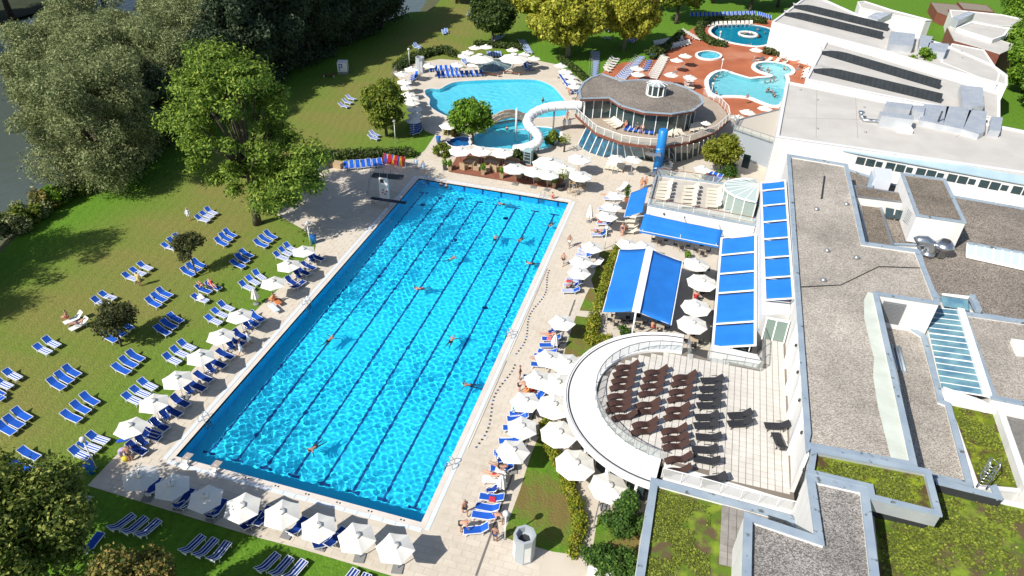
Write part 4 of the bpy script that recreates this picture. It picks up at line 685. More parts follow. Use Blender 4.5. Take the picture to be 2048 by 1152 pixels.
# welded seams on the hall roofs and fallen dirt lines
for root_name, lines in (('near_hall', [(50.71, 84.57, 7.36), (49.36, 64.03, 7.36), (55.96, 82.08, 7.36), (54.48, 64.63, 7.36), (45.91, 69.84, 7.36), (57.46, 73.12, 7.36), (67.05, 70.38, 7.36), (68.4, 72.58, 7.36)]),):
    ro_ = bpy.data.objects[root_name]
    for k in range(len(lines) // 2): wpart(ro_, 'roof_seam', MB().bar(lines[2 * k], lines[2 * k + 1], 0.05, 0.012), mat('seam_grey', (0.33, 0.31, 0.28), 0.8))
    for p in [(50.41, 78.43, 7.36), (49.7, 67.15, 7.36), (56.68, 77.66, 7.36), (55.76, 68.03, 7.36), (76.62, 112.92, 7.36), (48.24, 81.95, 7.36)]: wpart(ro_, 'roof_outlet', MB().lathe([(0.16, 0), (0.16, 0.1), (0.05, 0.16)], 8, p), M_metal)

# ================================================================ ROUND SUN TERRACE
TC = (36.55, 13.4); TZ = 4.0
rt = thing('round_terrace', 'semicircular sun terrace with white ring roof and pale square tiles', 'terrace', (TC[0], TC[1], 0))
arc = [R(90 + 176 * i / 40) for i in range(41)]
def ring(r0, r1, z0, z1, angs=arc):
    b = MB(); n = len(angs)
    for i in range(n - 1):
        c0, s0, c1, s1 = math.cos(angs[i]), math.sin(angs[i]), math.cos(angs[i + 1]), math.sin(angs[i + 1])
        v = [(r * c + TC[0], r * s + TC[1], z) for (c, s) in ((c0, s0), (c1, s1)) for r in (r0, r1) for z in (z0, z1)]
        b.add(v, [(1, 3, 7, 5), (0, 4, 6, 2), (2, 6, 7, 3), (0, 1, 5, 4)] + ([(0, 2, 3, 1)] if i == 0 else []) + ([(4, 5, 7, 6)] if i == n - 2 else []))
    return b
wpart(rt, 'ring_roof', ring(6.35, 8.55, 3.72, 4.06), mat('white_membrane', (0.78, 0.77, 0.76), 0.6, (0.72, 0.71, 0.69), 0.5, 6, world=True))
wpart(rt, 'ring_edge', ring(8.56, 8.72, 3.62, 4.14), M_whitep); wpart(rt, 'ring_gutter', ring(8.30, 8.42, 4.062, 4.07), M_dark)
for a in arc[3::5]: wpart(rt, 'membrane_seam', MB().bar((6.4 * math.cos(a) + TC[0], 6.4 * math.sin(a) + TC[1], 4.062), (8.28 * math.cos(a) + TC[0], 8.28 * math.sin(a) + TC[1], 4.062), 0.04, 0.012), mat('membrane_joint', (0.50, 0.49, 0.47), 0.7))
wpart(rt, 'inner_kerb', ring(6.18, 6.34, 3.7, 4.22), M_whitep)
glazed = [(6.9 * math.cos(a) + TC[0], 6.9 * math.sin(a) + TC[1]) for a in arc[::3]]; glazed_wall(rt, glazed, 0.0, 3.72, 1.2)
for a in arc[2::4]:
    wpart(rt, 'column', MB().tube([(8.0 * math.cos(a) + TC[0], 8.0 * math.sin(a) + TC[1], 0), (8.0 * math.cos(a) + TC[0], 8.0 * math.sin(a) + TC[1], 3.7)], 0.12, 10), M_whitep)
floor_poly = [(6.17 * math.cos(a) + TC[0], 6.17 * math.sin(a) + TC[1], TZ) for a in arc] + [(45.3, 6.4, TZ), (45.3, 31.0, TZ), (43.4, 31.0, TZ), (43.4, 22.3, TZ), (43.05, 19.76, 4), (39.34, 19.96, 4), (38.61, 19.72, 4), (36.98, 20.09, 4)]
b = MB(); b.prism([(p[0], p[1]) for p in floor_poly], 3.4, 3.97); wpart(rt, 'terrace_slab', b, M_tilejoint)
ts = 0.5; t0 = MB(); t0.box(-ts / 2 + 0.022, ts / 2 - 0.022, -ts / 2 + 0.022, ts / 2 - 0.022, 0, 0.045); tile0 = t0.build('floor_tile', M_tile, rt, link=False); cells = []
for i in range(-14, 20):
    for j in range(-17, 38):
        x, y = TC[0] + (i + 0.5) * ts, TC[1] + (j + 0.5) * ts
        if all(inside(x + dx, y + dy, floor_poly) for dx in (-0.22, 0.22) for dy in (-0.22, 0.22)): cells.append((math.hypot(x - 34, y + 28.7), x, y))
cells.sort(); rest = MB()
for k, (_, x, y) in enumerate(cells):
    if k < 300: o = tile0.copy(); C.objects.link(o); o.parent = rt; o.location = (x - TC[0], y - TC[1], 3.955 + 0.006 * random.random())
    else: rest.box(x - ts / 2 + 0.022, x + ts / 2 - 0.022, y - ts / 2 + 0.022, y + ts / 2 - 0.022, 3.96, 4.0 + 0.005 * random.random())
o = wpart(rt, 'floor_tiles', rest, M_tile); o['kind'] = 'stuff'
b = MB(); b.prism([(45.2, 6.5), (45.2, 5.2), (36.5, 5.1), (36.4, 7.2)], 0, 3.95); wpart(rt, 'support_wall', b, M_white)
b = MB(); b.prism([(p[0], p[1]) for p in floor_poly[-6:]] + [(38.5, 15), (44.5, 10)], 0.0, 3.4); wpart(rt, 'base_wall', b, M_white)
def balustrade(root, line, z, h, step, mpost, mglass, top=None, kerb=None):
    for i in range(len(line) - 1):
        a, b_ = Vector((*line[i][:2], z)), Vector((*line[i + 1][:2], z)); n = max(1, round((b_ - a).length / step))
        for k in range(n):
            p, q = a.lerp(b_, k / n), a.lerp(b_, (k + 1) / n); d = (q - p).normalized() * 0.04; wpart(root, 'rail_post', MB().bar(p, p + Vector((0, 0, h)), 0.05), mpost)
            g_ = MB(); g_.add([p + d + Vector((0, 0, 0.08)), q - d + Vector((0, 0, 0.08)), q - d + Vector((0, 0, h - 0.08)), p + d + Vector((0, 0, h - 0.08))], [(0, 1, 2, 3)]); wpart(root, 'rail_panel', g_, mglass)
        if top: wpart(root, 'handrail', MB().bar(a + Vector((0, 0, h)), b_ + Vector((0, 0, h)), 0.06, 0.05), top)
balustrade(rt, [(6.28 * math.cos(a) + TC[0], 6.28 * math.sin(a) + TC[1]) for a in arc[::2]], 4.2, 0.95, 1.6, M_metal, M_railglass, M_metal)
balustrade(rt, [(36.93, 20.69, 4), (37.24, 18.88, 4)], 4.0, 1.1, 1.0, M_metal, M_railglass, M_metal)
balustrade(rt, [(38.75, 19.37, 4), (43.13, 19.46, 4), (43.37, 25.61, 4)], 4.0, 1.1, 1.4, M_metal, M_railglass, M_metal)
balustrade(rt, [(36.31, 5.71, 4), (39, 5.64, 4), (41.7, 5.47, 4), (45.23, 5.5, 4)], 4.0, 1.0, 1.3, M_whitep, thin_glass('milky_panel', (0.7, 0.7, 0.68), 0.55), M_whitep)

# ---- near green roof in front of the terrace
gr = block('green_roof_annex', 'low annex with grass roof, paved strip and broad blue grey edge', [(35.64, 4.99, 4.6), (44.8, 4.61, 4.6), (46.29, 3.28, 4.6), (46.17, -3.09, 4.6), (35.66, -7.45, 4.6)], 4.6, 0, M_moss2, 0.45, 0.32)
walk = [(40.35, 4.66, 4.29), (42.11, 4.76, 4.29), (45.26, 4.42, 4.29), (45.23, 3.57, 4.29), (42.57, 3.69, 4.29), (42.1, 0.06, 4.29), (40.21, -0.52, 4.29)]
pav = MB(); pav.box(-0.235, 0.235, -0.235, 0.235, 0, 0.05); pv0 = pav.build('paving_slab', mat('grey_roof_slab', (0.30, 0.28, 0.25), 0.85, (0.24, 0.22, 0.20), 2, 5, world=True, rnd=0.1), gr, link=False); l = gr.location
xs = [p[0] for p in walk]; ys = [p[1] for p in walk]
for i in range(24):
    for j in range(34):
        x, y = min(xs) + i * 0.5, min(ys) + j * 0.5
        if inside(x, y, walk): o = pv0.copy(); C.objects.link(o); o.parent = gr; o.location = (x - l[0], y - l[1], 4.29 - l[2] + 0.004 * random.random())

# ================================================================ WINTER GARDEN AND AWNINGS
wg = thing('winter_garden', 'glass winter garden with rows of blue awning panels along the main wing', 'building', (41, 33, 0))
def cloth(root, name, TL, TR, BR, BL, m=M_awn, sag=0.05, n=14):
    b_ = MB(); TL, TR, BR, BL = [Vector(q) for q in (TL, TR, BR, BL)]; v = []; f = []
    for j in range(n + 1):
        for i in range(n + 1):
            p = TL.lerp(TR, i / n).lerp(BL.lerp(BR, i / n), j / n); s_ = 4 * (i / n) * (1 - i / n) * 0.6 + 0.35 * noise.noise((p.x * 0.9, p.y * 0.9, 3.0)) + 0.18 * math.sin(j / n * PI * 5); v.append(p - Vector((0, 0, sag * s_)))
    for j in range(n):
        for i in range(n): f.append((j * (n + 1) + i, (j + 1) * (n + 1) + i, (j + 1) * (n + 1) + i + 1, j * (n + 1) + i + 1))
    b_.add(v, f, 0, True); o = wpart(root, name, b_, m); md = o.modifiers.new('thickness', 'SOLIDIFY'); md.thickness = 0.02; return o
def awn_frame(root, corners, fracs, w=0.16):
    """corners TL,TR,BR,BL: blue cloth panels between white bars"""
    TL, TR, BR, BL = [Vector(c) for c in corners]; n = len(fracs) - 1
    for k in range(n):
        a, b_ = fracs[k], fracs[k + 1]; e = 0.012
        cloth(root, 'awning_panel', TL.lerp(BL, a + e), TR.lerp(BR, a + e), TR.lerp(BR, b_ - e), TL.lerp(BL, b_ - e), M_awn, 0.05)
    for f_ in fracs: wpart(root, 'awning_bar', MB().bar(TL.lerp(BL, f_) + Vector((0, 0, 0.03)), TR.lerp(BR, f_) + Vector((0, 0, 0.03)), w, 0.1), M_whitep)
    for a, b_ in ((TL, BL), (TR, BR)): wpart(root, 'awning_rail', MB().bar(a, b_, w * 1.4, 0.16), M_whitep)
awn_frame(wg, [(39.2, 42.14, 3), (42.53, 41.63, 4.4), (42.55, 22.22, 4.4), (39.2, 22.52, 3)], [0, 0.19, 0.38, 0.56, 0.82, 1.0])
awn_frame(wg, [(42.7, 50.64, 6.3), (45.07, 49.64, 7.5), (45.09, 25.83, 7.5), (42.98, 26.6, 6.3)], [0, 0.09, 0.245, 0.40, 0.55, 0.70, 0.85, 1.0], 0.14)
panel(wg, 'glass_wall', [(42.94, 48.23, 4.5), (42.72, 47.36, 6.2), (43.04, 26.77, 6.2), (42.82, 24.41, 4.5)], 0.03, M_awn)
b = MB(); b.prism([(39.3, 22.5), (42.4, 22.5), (42.4, 42.0), (39.3, 42.0)], 0, 2.7); wpart(wg, 'lower_glazing', b, M_glass)
b = MB(); b.prism([(42.75, 24.5), (45.2, 25.5), (45.2, 50), (42.75, 50)], 0, 6.1); wpart(wg, 'upper_wall', b, M_white)
# bay at the near end with its own panes
for pts_ in ([(43.59, 27.96, 5.2), (44.21, 28.16, 5.2), (44.12, 27.46, 5.2), (43.46, 27.31, 5.2)], [(44.34, 28.2, 5.2), (45.76, 28.82, 5.2), (45.51, 27.54, 5.2), (44.24, 27.42, 5.2)]): panel(wg, 'window_pane', pts_, 0.02, mat('sage_glass', (0.16, 0.22, 0.19), 0.1, spec=0.7))
for k in range(2):
    x0, x1 = (43.25, 44.0) if k == 0 else (44.1, 45.0); g_ = MB(); g_.add([(x0, 23.9, 4.1), (x1, 23.9, 4.1), (x1, 24.3, 5.9), (x0, 24.3, 5.9)], [(0, 1, 2, 3)]); wpart(wg, 'window_pane', g_, MATS['sage_glass'])
for x in (43.2, 44.05, 45.05): wpart(wg, 'mullion', MB().bar((x, 23.85, 4.0), (x, 24.35, 6.1), 0.1), M_whitep)
wpart(wg, 'transom', MB().bar((43.1, 24.3, 6.05), (45.1, 24.3, 6.05), 0.14), M_whitep)
for k in range(3): wpart(wg, 'awning_strut', MB().bar((39.4 + 1.4 * k, 22.3, 2.6 + 0.5 * k), (39.4 + 1.4 * k, 22.3, 3.05 + 0.5 * k), 0.07), M_whitep)
b = MB(); b.prism([(39.0, 22.4), (42.9, 22.2), (43.3, 21.4), (42.9, 20.6), (39.2, 21.6)], 0, 3.5); wpart(wg, 'roof_corner', b, M_white)

# gabled awning over the café tables
ga = thing('gable_awning', 'free standing gabled blue awning with a white ridge beam', 'awning', (33.5, 30, 0))
r0, r1 = (31.85, 36.46, 3.5), (31.97, 25.06, 3.5)
cloth(ga, 'awning_cloth', (31.53, 36.59, 3.42), (28.7, 36.87, 2.55), (28.87, 25.27, 2.55), (31.6, 25.13, 3.42), sag=0.13); cloth(ga, 'awning_cloth', (32.23, 36.52, 3.42), (35.46, 36.65, 2.55), (35.35, 25.29, 2.55), (32.34, 25.21, 3.42), sag=0.13)
wpart(ga, 'ridge_beam', MB().bar(r0, r1, 0.75, 0.22), M_whitep)
for p in (r0, r1): wpart(ga, 'post', MB().tube([(p[0], p[1], 0), (p[0], p[1], 3.4)], 0.09, 10), M_whitep)
for s in ((28.69, 36.95, 2.5), (28.86, 25.33, 2.5), (35.46, 36.73, 2.5), (35.35, 25.36, 2.5)):
    wpart(ga, 'arm', MB().bar((r0[0] if s[1] > 30 else r1[0], s[1], 3.3), s, 0.06), M_whitep)
for a, b_ in (((28.69, 36.9, 2.53), (28.87, 25.29, 2.53)), ((35.46, 36.68, 2.53), (35.35, 25.32, 2.53))): wpart(ga, 'front_bar', MB().bar(a, b_, 0.08, 0.1), M_whitep)

# ---- sun terrace house with cream loungers
st = block('terrace_house', 'white house whose roof terrace holds cream sun loungers', [(30.45, 54.2, 0), (30.45, 45.85, 0), (42.7, 45.0, 0), (42.7, 54.8, 0)], 3.7, 0, mat('pale_terrace_floor', (0.52, 0.48, 0.42), 0.8, (0.46, 0.42, 0.37), 1.0, 6, world=True), 0.22, 0.25, cop=M_zinc)
balustrade(st, [(30.55, 54.1), (30.55, 45.95), (42.6, 45.1)], 3.7, 0.85, 1.7, M_whitep, M_railglass, M_brown); balustrade(st, [(30.55, 54.1), (41, 54.6)], 3.7, 0.85, 1.7, M_whitep, M_railglass, M_brown)
for x in (32.5, 34.9, 37.2, 39.6): wpart(st, 'wall_lamp', MB().lathe([(0.03, 0), (0.09, 0.03), (0.09, 0.2), (0.02, 0.26)], 8, (x, 45.6, 2.85)), M_dark)
# glass bay on the terrace
bay = thing('glass_bay', 'half round glazed stair bay at the end of the roof terrace', 'glasshouse', (42.3, 49.4, 3.45))
ba = [R(90 + 180 * i / 9) for i in range(10)]
for i in range(9):
    for (r0_, z0, r1_, z1, m_) in ((2.9, 0.0, 2.9, 2.3, mat('pale_bay_glass', (0.30, 0.36, 0.32), 0.1, spec=0.7)), (2.9, 2.35, 0.2, 3.1, mat('pale_bay_roof_glass', (0.40, 0.48, 0.46), 0.1, spec=0.7))):
        q = [Vector((r * math.cos(a) * 1.25, r * math.sin(a), z)) for r, a, z in ((r0_, ba[i], z0), (r0_, ba[i + 1], z0), (r1_, ba[i + 1], z1), (r1_, ba[i], z1))]; g_ = MB(); g_.add(q, [(3, 2, 1, 0)]); g_.build('glass_pane', m_, bay)
for i in range(10):
    p = Vector((2.9 * math.cos(ba[i]) * 1.25, 2.9 * math.sin(ba[i]), 0)); MB().bar(p, p + Vector((0, 0, 2.3)), 0.1).build('mullion', M_whitep, bay); MB().bar(p + Vector((0, 0, 2.35)), (0, 0, 3.12), 0.07).build('roof_bar', M_whitep, bay)
MB().tube([(2.95 * math.cos(a) * 1.25, 2.95 * math.sin(a), 2.33) for a in ba], 0.12, 8).build('ring_beam', M_whitep, bay)
sa = thing('side_awning', 'small blue awning sloping from the left wall of the terrace house', 'awning', (29.5, 48, 0)); cloth(sa, 'awning_cloth', (29.94, 51.61, 3.2), (28, 50.79, 2.3), (28.07, 44.53, 2.3), (30.08, 44.79, 3.2)); wpart(sa, 'front_bar', MB().bar((28, 50.83, 2.28), (28.06, 44.57, 2.28), 0.07), M_whitep)
for p in ((28, 50.83, 2.28), (28.06, 44.57, 2.28)): wpart(sa, 'arm', MB().bar(p, (30.45, p[1], 2.9), 0.05), M_whitep)
la = thing('long_awning', 'long blue awning with white hem along the terrace house front', 'awning', (35, 44.5, 0)); cloth(la, 'awning_cloth', (30.34, 44.69, 3.1), (39.28, 43.8, 3.1), (39.03, 41.43, 2.35), (30.22, 41.94, 2.35), sag=0.10); wpart(la, 'valance', MB().bar((30.24, 41.98, 2.2), (39.06, 41.47, 2.2), 0.02, 0.28), M_awn); wpart(la, 'front_bar', MB().bar((30.22, 41.93, 2.36), (39.03, 41.41, 2.36), 0.06, 0.06), M_whitep)
for p in ((30.55, 42.05, 2.35), (34.8, 41.66, 2.35), (38.76, 41.44, 2.35)): wpart(la, 'arm', MB().bar(p, (p[0], 45.5, 3.0), 0.05), M_whitep)

# ---- grey annex with deck
gx = block('grey_annex', 'flat grey rendered annex with roof deck next to the white halls', [(39.52, 72.3, 3.8), (45.86, 68.74, 3.8), (51.11, 68.88, 3.8), (51.92, 81.37, 3.8), (46.95, 83.79, 3.8), (40.2, 76.48, 3.8)], 3.8, 0, mat('pale_deck_floor', (0.46, 0.42, 0.36), 0.8), 0.15, 0.12, wall=mat('grey_render', (0.30, 0.33, 0.36), 0.7), cop=mat('dark_grey_fascia', (0.16, 0.19, 0.21), 0.6))
balustrade(gx, [(40.21, 76.08, 3.8), (39.53, 71.93, 3.8), (45.59, 68.64, 3.8)], 3.8, 0.9, 1.5, M_metal, M_railglass, M_metal)
wq = (41.97, 69.96, 0); panel(gx, 'window_pane', [Vector((41.38, 67.34, 0.4)), Vector((42.34, 67.01, 0.4)), Vector((42.34, 67.01, 0.4)) + Vector((0, 0, 2.0)), Vector((41.38, 67.34, 0.4)) + Vector((0, 0, 2.0))], 0.03, M_glass)
stp = thing('steel_stair', 'grey steel staircase from the annex deck to the terracotta terrace', 'stairs', (41.38, 84.2, 0))
s0, s1 = Vector((39.36, 74.69, 3.6)), Vector((41.3, 72.69, 3.6))
for k in range(10): wpart(stp, 'stair_tread', MB().bar(s0.lerp(s1, k / 9) + Vector((0, -0.6, -0.2 * k)), s0.lerp(s1, k / 9) + Vector((0, 0.6, -0.2 * k)), 0.28, 0.05), M_metal)
for dy in (-0.65, 0.65): wpart(stp, 'handrail', MB().bar(s0 + Vector((0, dy, 1.0)), s1 + Vector((0, dy, -0.9)), 0.05), M_metal)

# ================================================================ POOL EQUIPMENT
dv = thing('diving_tower', 'white diving tower with a high platform, low board and lifebuoy', 'diving tower', (-1.9, 43.34, 0)); D0 = Vector((-1.9, 43.34, 0)); ax = Vector((1, 0, 0))
b = MB(); b.prism([(D0.x - 0.25, D0.y - 0.55), (D0.x + 0.25, D0.y - 0.55), (D0.x + 0.25, D0.y + 0.55), (D0.x - 0.25, D0.y + 0.55)], 0, 3.0); 
T0, T1 = Vector((-3.44, 43.55, 3)), Vector((0.4, 44.17, 3)); L0, L1 = Vector((-2.8, 41.36, 1)), Vector((1.77, 41.58, 1))
wpart(dv, 'tower_wall', (lambda q: q.bar(D0 + Vector((-0.6, 0, 1.55)), D0 + Vector((0.6, 0, 1.55)), 0.35, 3.0))(MB()), M_whitep)
wpart(dv, 'platform', MB().bar(T0, T1, 1.1, 0.16), M_dark); wpart(dv, 'springboard', MB().bar(L0, L1, 0.55, 0.09), mat('navy_board', (0.01, 0.02, 0.05), 0.5))
for f_ in (0.05, 0.5):
    for s in (-0.25, 0.25): p = L0.lerp(L1, f_) + Vector((0, s, 0)); wpart(dv, 'board_leg', MB().bar((p.x, p.y, 0), p, 0.07), M_steel)
for f_ in (0.0, 0.3, 0.55):
    for s in (-0.52, 0.52): p = T0.lerp(T1, f_) + Vector((0, s, 0)); wpart(dv, 'rail_post', MB().bar(p, p + Vector((0, 0, 1.0)), 0.05), M_steel)
for s in (-0.52, 0.52):
    wpart(dv, 'handrail', MB().bar(T0 + Vector((0, s, 1.0)), T0.lerp(T1, 0.55) + Vector((0, s, 1.0)), 0.05), M_steel); wpart(dv, 'ladder_rail', MB().bar(T0 + Vector((0, s * 0.5, 0.6)), (T0.x - 1.1, T0.y + s * 0.5, 0), 0.06), M_steel)
for k in range(9): wpart(dv, 'rung', MB().bar((T0.x - 1.1 + 0.11 * k, T0.y - 0.26, 0.3 * k + 0.2), (T0.x - 1.1 + 0.11 * k, T0.y + 0.26, 0.3 * k + 0.2), 0.05), M_steel)
bz = MB(); nn = 24
for i in range(nn):
    a0, a1 = 2 * PI * i / nn, 2 * PI * (i + 1) / nn; c = D0 + Vector((0.15, -0.24, 1.15)); bz.tube([c + Vector((0.3 * math.cos(a0), 0, 0.3 * math.sin(a0))), c + Vector((0.3 * math.cos(a1), 0, 0.3 * math.sin(a1)))], 0.08, 8, 1 if (i // 3) % 2 else 0, False)
wpart(dv, 'lifebuoy', bz, [mat('buoy_red', (0.55, 0.04, 0.05), 0.5), M_whitep]); wpart(dv, 'sign', MB().bar(D0 + Vector((-0.35, -0.2, 2.6)), D0 + Vector((0.1, -0.2, 2.6)), 0.03, 0.5), M_dark)

# starting blocks
def start_block(x, lab):
    t = thing('starting_block', lab, 'starting block', (x, -0.55, 0), 0, 'starting blocks'); MB().add([(-0.3, 0.05, 0.62), (0.3, 0.05, 0.62), (0.3, 0.75, 0.55), (-0.3, 0.75, 0.55), (-0.3, 0.05, 0.68), (0.3, 0.05, 0.68), (0.3, 0.75, 0.61), (-0.3, 0.75, 0.61)], [(0, 3, 2, 1), (4, 5, 6, 7), (0, 1, 5, 4), (1, 2, 6, 5), (2, 3, 7, 6), (3, 0, 4, 7)]).build('platform', mat('grey_grit', (0.38, 0.33, 0.29), 0.9), t)
    MB().bar((0, -0.05, 0.02), (0, 0.35, 0.62), 0.22, 0.2).build('pedestal', M_whitep, t); MB().box(-0.28, 0.28, -0.35, 0.1, 0, 0.08).build('foot_plate', M_whitep, t); MB().bar((-0.3, -0.12, 0.3), (0.3, -0.12, 0.3), 0.1, 0.06).build('step', M_whitep, t)
    for s in (-0.25, 0.25): MB().tube([(s, 0.0, 0.03), (s, -0.1, 0.5), (s, 0.1, 0.66)], 0.025, 6).build('grab_bar', M_steel, t)
start_block(1.35, 'white starting block at the left corner of the long pool'); start_block(3.88, 'second white starting block from the left corner of the long pool')
for k in range(2, 8):
    for s in (-0.12, 0.12): MB().lathe([(0.07, 0.0), (0.07, 0.018)], 10, (1.35 + 2.53 * k + s, -0.22, 0.004)).build('block_socket', M_dark, mp_)
# ladders
def pool_ladder(loc, rz, lab):
    t = thing('pool_ladder', lab, 'pool ladder', loc, rz, 'steel pool ladders')
    for s in (-0.28, 0.28): MB().tube([(-0.55, s, 0), (-0.5, s, 0.55), (-0.3, s, 0.78), (0.0, s, 0.72), (0.12, s, 0.3), (0.12, s, -1.2)], 0.028, 8).build('grab_rail', M_steel, t)
    for k in range(3): MB().box(0.08, 0.18, -0.28, 0.28, -0.35 - 0.3 * k, -0.32 - 0.3 * k).build('step', M_steel, t)
pool_ladder((0, 20.6, 0), 0, 'steel ladder on the left side of the long pool near the middle'); pool_ladder((0, 3.9, 0), 0, 'steel ladder on the left side of the long pool near the starting blocks')
pool_ladder((POOL_W, 5.4, 0), PI, 'steel ladder on the right side of the long pool near the bottom corner'); pool_ladder((POOL_W, 22.0, 0), PI, 'steel ladder on the right side of the long pool near its middle'); pool_ladder((16.9, POOL_L, 0), -PI / 2, 'steel ladder at the far end of the long pool'); pool_ladder((1.2, POOL_L, 0), -PI / 2, 'steel ladder at the far left corner of the long pool')
# coiled lane ropes laid along the right-hand edge
def lane_rope(y0, y1, lab):
    t = thing('lane_rope', lab, 'lane rope', (POOL_W, y0, 0), 0, 'lane ropes stretched beside the pool'); MB().tube([(0.95, 0, 0.06), (0.95, y1 - y0, 0.06)], 0.02, 6).build('cord', M_whitep, t); n = int((y1 - y0) / 0.45)
    for k in range(n): MB().lathe([(0.04, 0), (0.07, 0.02), (0.07, 0.1), (0.04, 0.12)], 8, (1.55 + 0.3 * math.sin(k * 0.35), k * 0.45 + 0.2, 0.015)).build('float', M_dark if k % 3 else mat('float_blue', (0.05, 0.15, 0.4), 0.5), t)
lane_rope(7.6, 18.5, 'lane rope with dark floats by the right pool edge, near one'); lane_rope(19.5, 34.5, 'lane rope with dark floats by the right pool edge, far one')

# ---- white tube slide
sl_pts = [(17.56, 71.3, 4.8), (15, 70.97, 4.5), (12.87, 70.38, 4.2), (11.49, 69.21, 3.9), (10.68, 67.66, 3.6), (10.6, 66.01, 3.3), (11.29, 64.88, 3), (12.15, 64.48, 2.6), (12.9, 63.66, 2.2), (12.99, 62.82, 1.8), (12.2, 62.27, 1.3), (11.06, 61.9, 0.9), (9.83, 61.81, 0.6)]
fine = []
for i in range(len(sl_pts) - 1):
    p = [Vector(sl_pts[max(0, min(len(sl_pts) - 1, i + k))]) for k in (-1, 0, 1, 2)]
    for t_ in range(6):
        t_ /= 6; fine.append(0.5 * ((2 * p[1]) + (p[2] - p[0]) * t_ + (2 * p[0] - 5 * p[1] + 4 * p[2] - p[3]) * t_ ** 2 + (3 * p[1] - p[0] - 3 * p[2] + p[3]) * t_ ** 3))
fine.append(Vector(sl_pts[-1])); sd = thing('water_slide', 'white tube slide winding down from the rotunda to the grotto pool', 'water slide', (*sl_pts[6][:2], 0))
wpart(sd, 'tube', MB().tube(fine, 0.68, 20), mat('slide_shell', (0.74, 0.76, 0.78), 0.35))
for i in range(2, len(fine) - 1, 4): wpart(sd, 'joint_flange', MB().tube([fine[i], fine[i] + (fine[i + 1] - fine[i]).normalized() * 0.08], 0.75, 20), mat('slide_joint', (0.62, 0.65, 0.68), 0.4))
for i in (10, 24, 38, 50): wpart(sd, 'support', MB().tube([(fine[i].x, fine[i].y, -0.9), fine[i]], 0.13, 8), M_metal)
mast = thing('slide_mast', 'grey steel mast standing in the grotto pool', 'mast', (8.66, 66.95, -0.9)); wpart(mast, 'pole', MB().tube([(8.66, 66.95, -0.9), tuple(Vector((8.66, 66.95, -0.9)) + Vector((0, 0, 5.6)))], 0.16, 10), mat('mast_grey', (0.5, 0.54, 0.58), 0.4)); wpart(mast, 'brace', MB().tube([tuple(Vector((8.66, 66.95, -0.9)) + Vector((0, 0, 2.2))), tuple(fine[38])], 0.09, 8), MATS['mast_grey'])
# stone bridge
br = thing('stone_bridge', 'arched stone footbridge between the leisure and grotto pools', 'bridge', (5.33, 72.61, 0)); q0, q1 = Vector((3.16, 70.35, 0)), Vector((7.99, 74.22, 0)); M_stone = mat('pale_stone', (0.42, 0.37, 0.30), 0.9, (0.30, 0.26, 0.20), 1.5, 7, bump=0.8, bscale=3, world=True)
for k in range(12):
    a, b_ = k / 12, (k + 1) / 12; h0, h1 = 1.1 * math.sin(PI * a), 1.1 * math.sin(PI * b_); p, q = q0.lerp(q1, a), q0.lerp(q1, b_); p.z, q.z = 0.1 + h0, 0.1 + h1
    wpart(br, 'arch_stone', MB().bar(p, q, 1.7, 0.35), M_stone)
    for s in (-0.75, 0.75): o_ = Vector((0, s, 0.35)); wpart(br, 'parapet_stone', MB().bar(p + o_ + (q - p) * 0.03, q + o_ - (q - p) * 0.03, 0.3, 0.45 + 0.12 * (k % 2)), M_stone)
# sunken octagonal glass dome in the far deck
dm = thing('glass_dome_roof', 'low octagonal glass roof between two large parasols at the leisure pool', 'skylight', (-3.95, 97.51, 0)); dcen = Vector((-4.03, 97.78, 0)); rx = (Vector((-0.95, 98.96, 0)) - dcen).length
for k in range(10):
    a0, a1 = 2 * PI * k / 10, 2 * PI * (k + 1) / 10; g_ = MB(); g_.add([(rx * math.cos(a0), rx * 1.25 * math.sin(a0), 0.1), (rx * math.cos(a1), rx * 1.25 * math.sin(a1), 0.1), (0, 0, 0.9)], [(0, 1, 2)]); o = g_.build('glass_pane', mat('dome_glass', (0.08, 0.13, 0.14), 0.06, (0.14, 0.20, 0.21), 0.5, spec=0.8, world=True), dm)
    MB().bar((rx * math.cos(a0), rx * 1.25 * math.sin(a0), 0.12), (0, 0, 0.93), 0.08).build('glazing_bar', M_zinc, dm); MB().bar((rx * math.cos(a0), rx * 1.25 * math.sin(a0), 0.08), (rx * math.cos(a1), rx * 1.25 * math.sin(a1), 0.08), 0.2, 0.16).build('curb', M_coping, dm)
# pale spa jet ring in the round pool
ci = Vector([(41.62, 137.51, 0)][0]); jr = thing('pool_island', 'round white seat ring in the middle of the round pool', 'pool island', (ci.x, ci.y, -1.4)); rr = (Vector([(43.6, 138.3, 0)][0]) - ci).length
MB().lathe([(rr, 0), (rr, 1.65), (rr * 0.82, 1.65), (rr * 0.82, 1.35), (0.1, 1.3)], 32).build('seat_ring', M_whitep, jr); MB().lathe([(rr * 0.8, 1.32), (0.2, 1.42)], 24).build('basin', M_pooltile4, jr)
# white chairs / rim steps of the spa pool are built into its rim

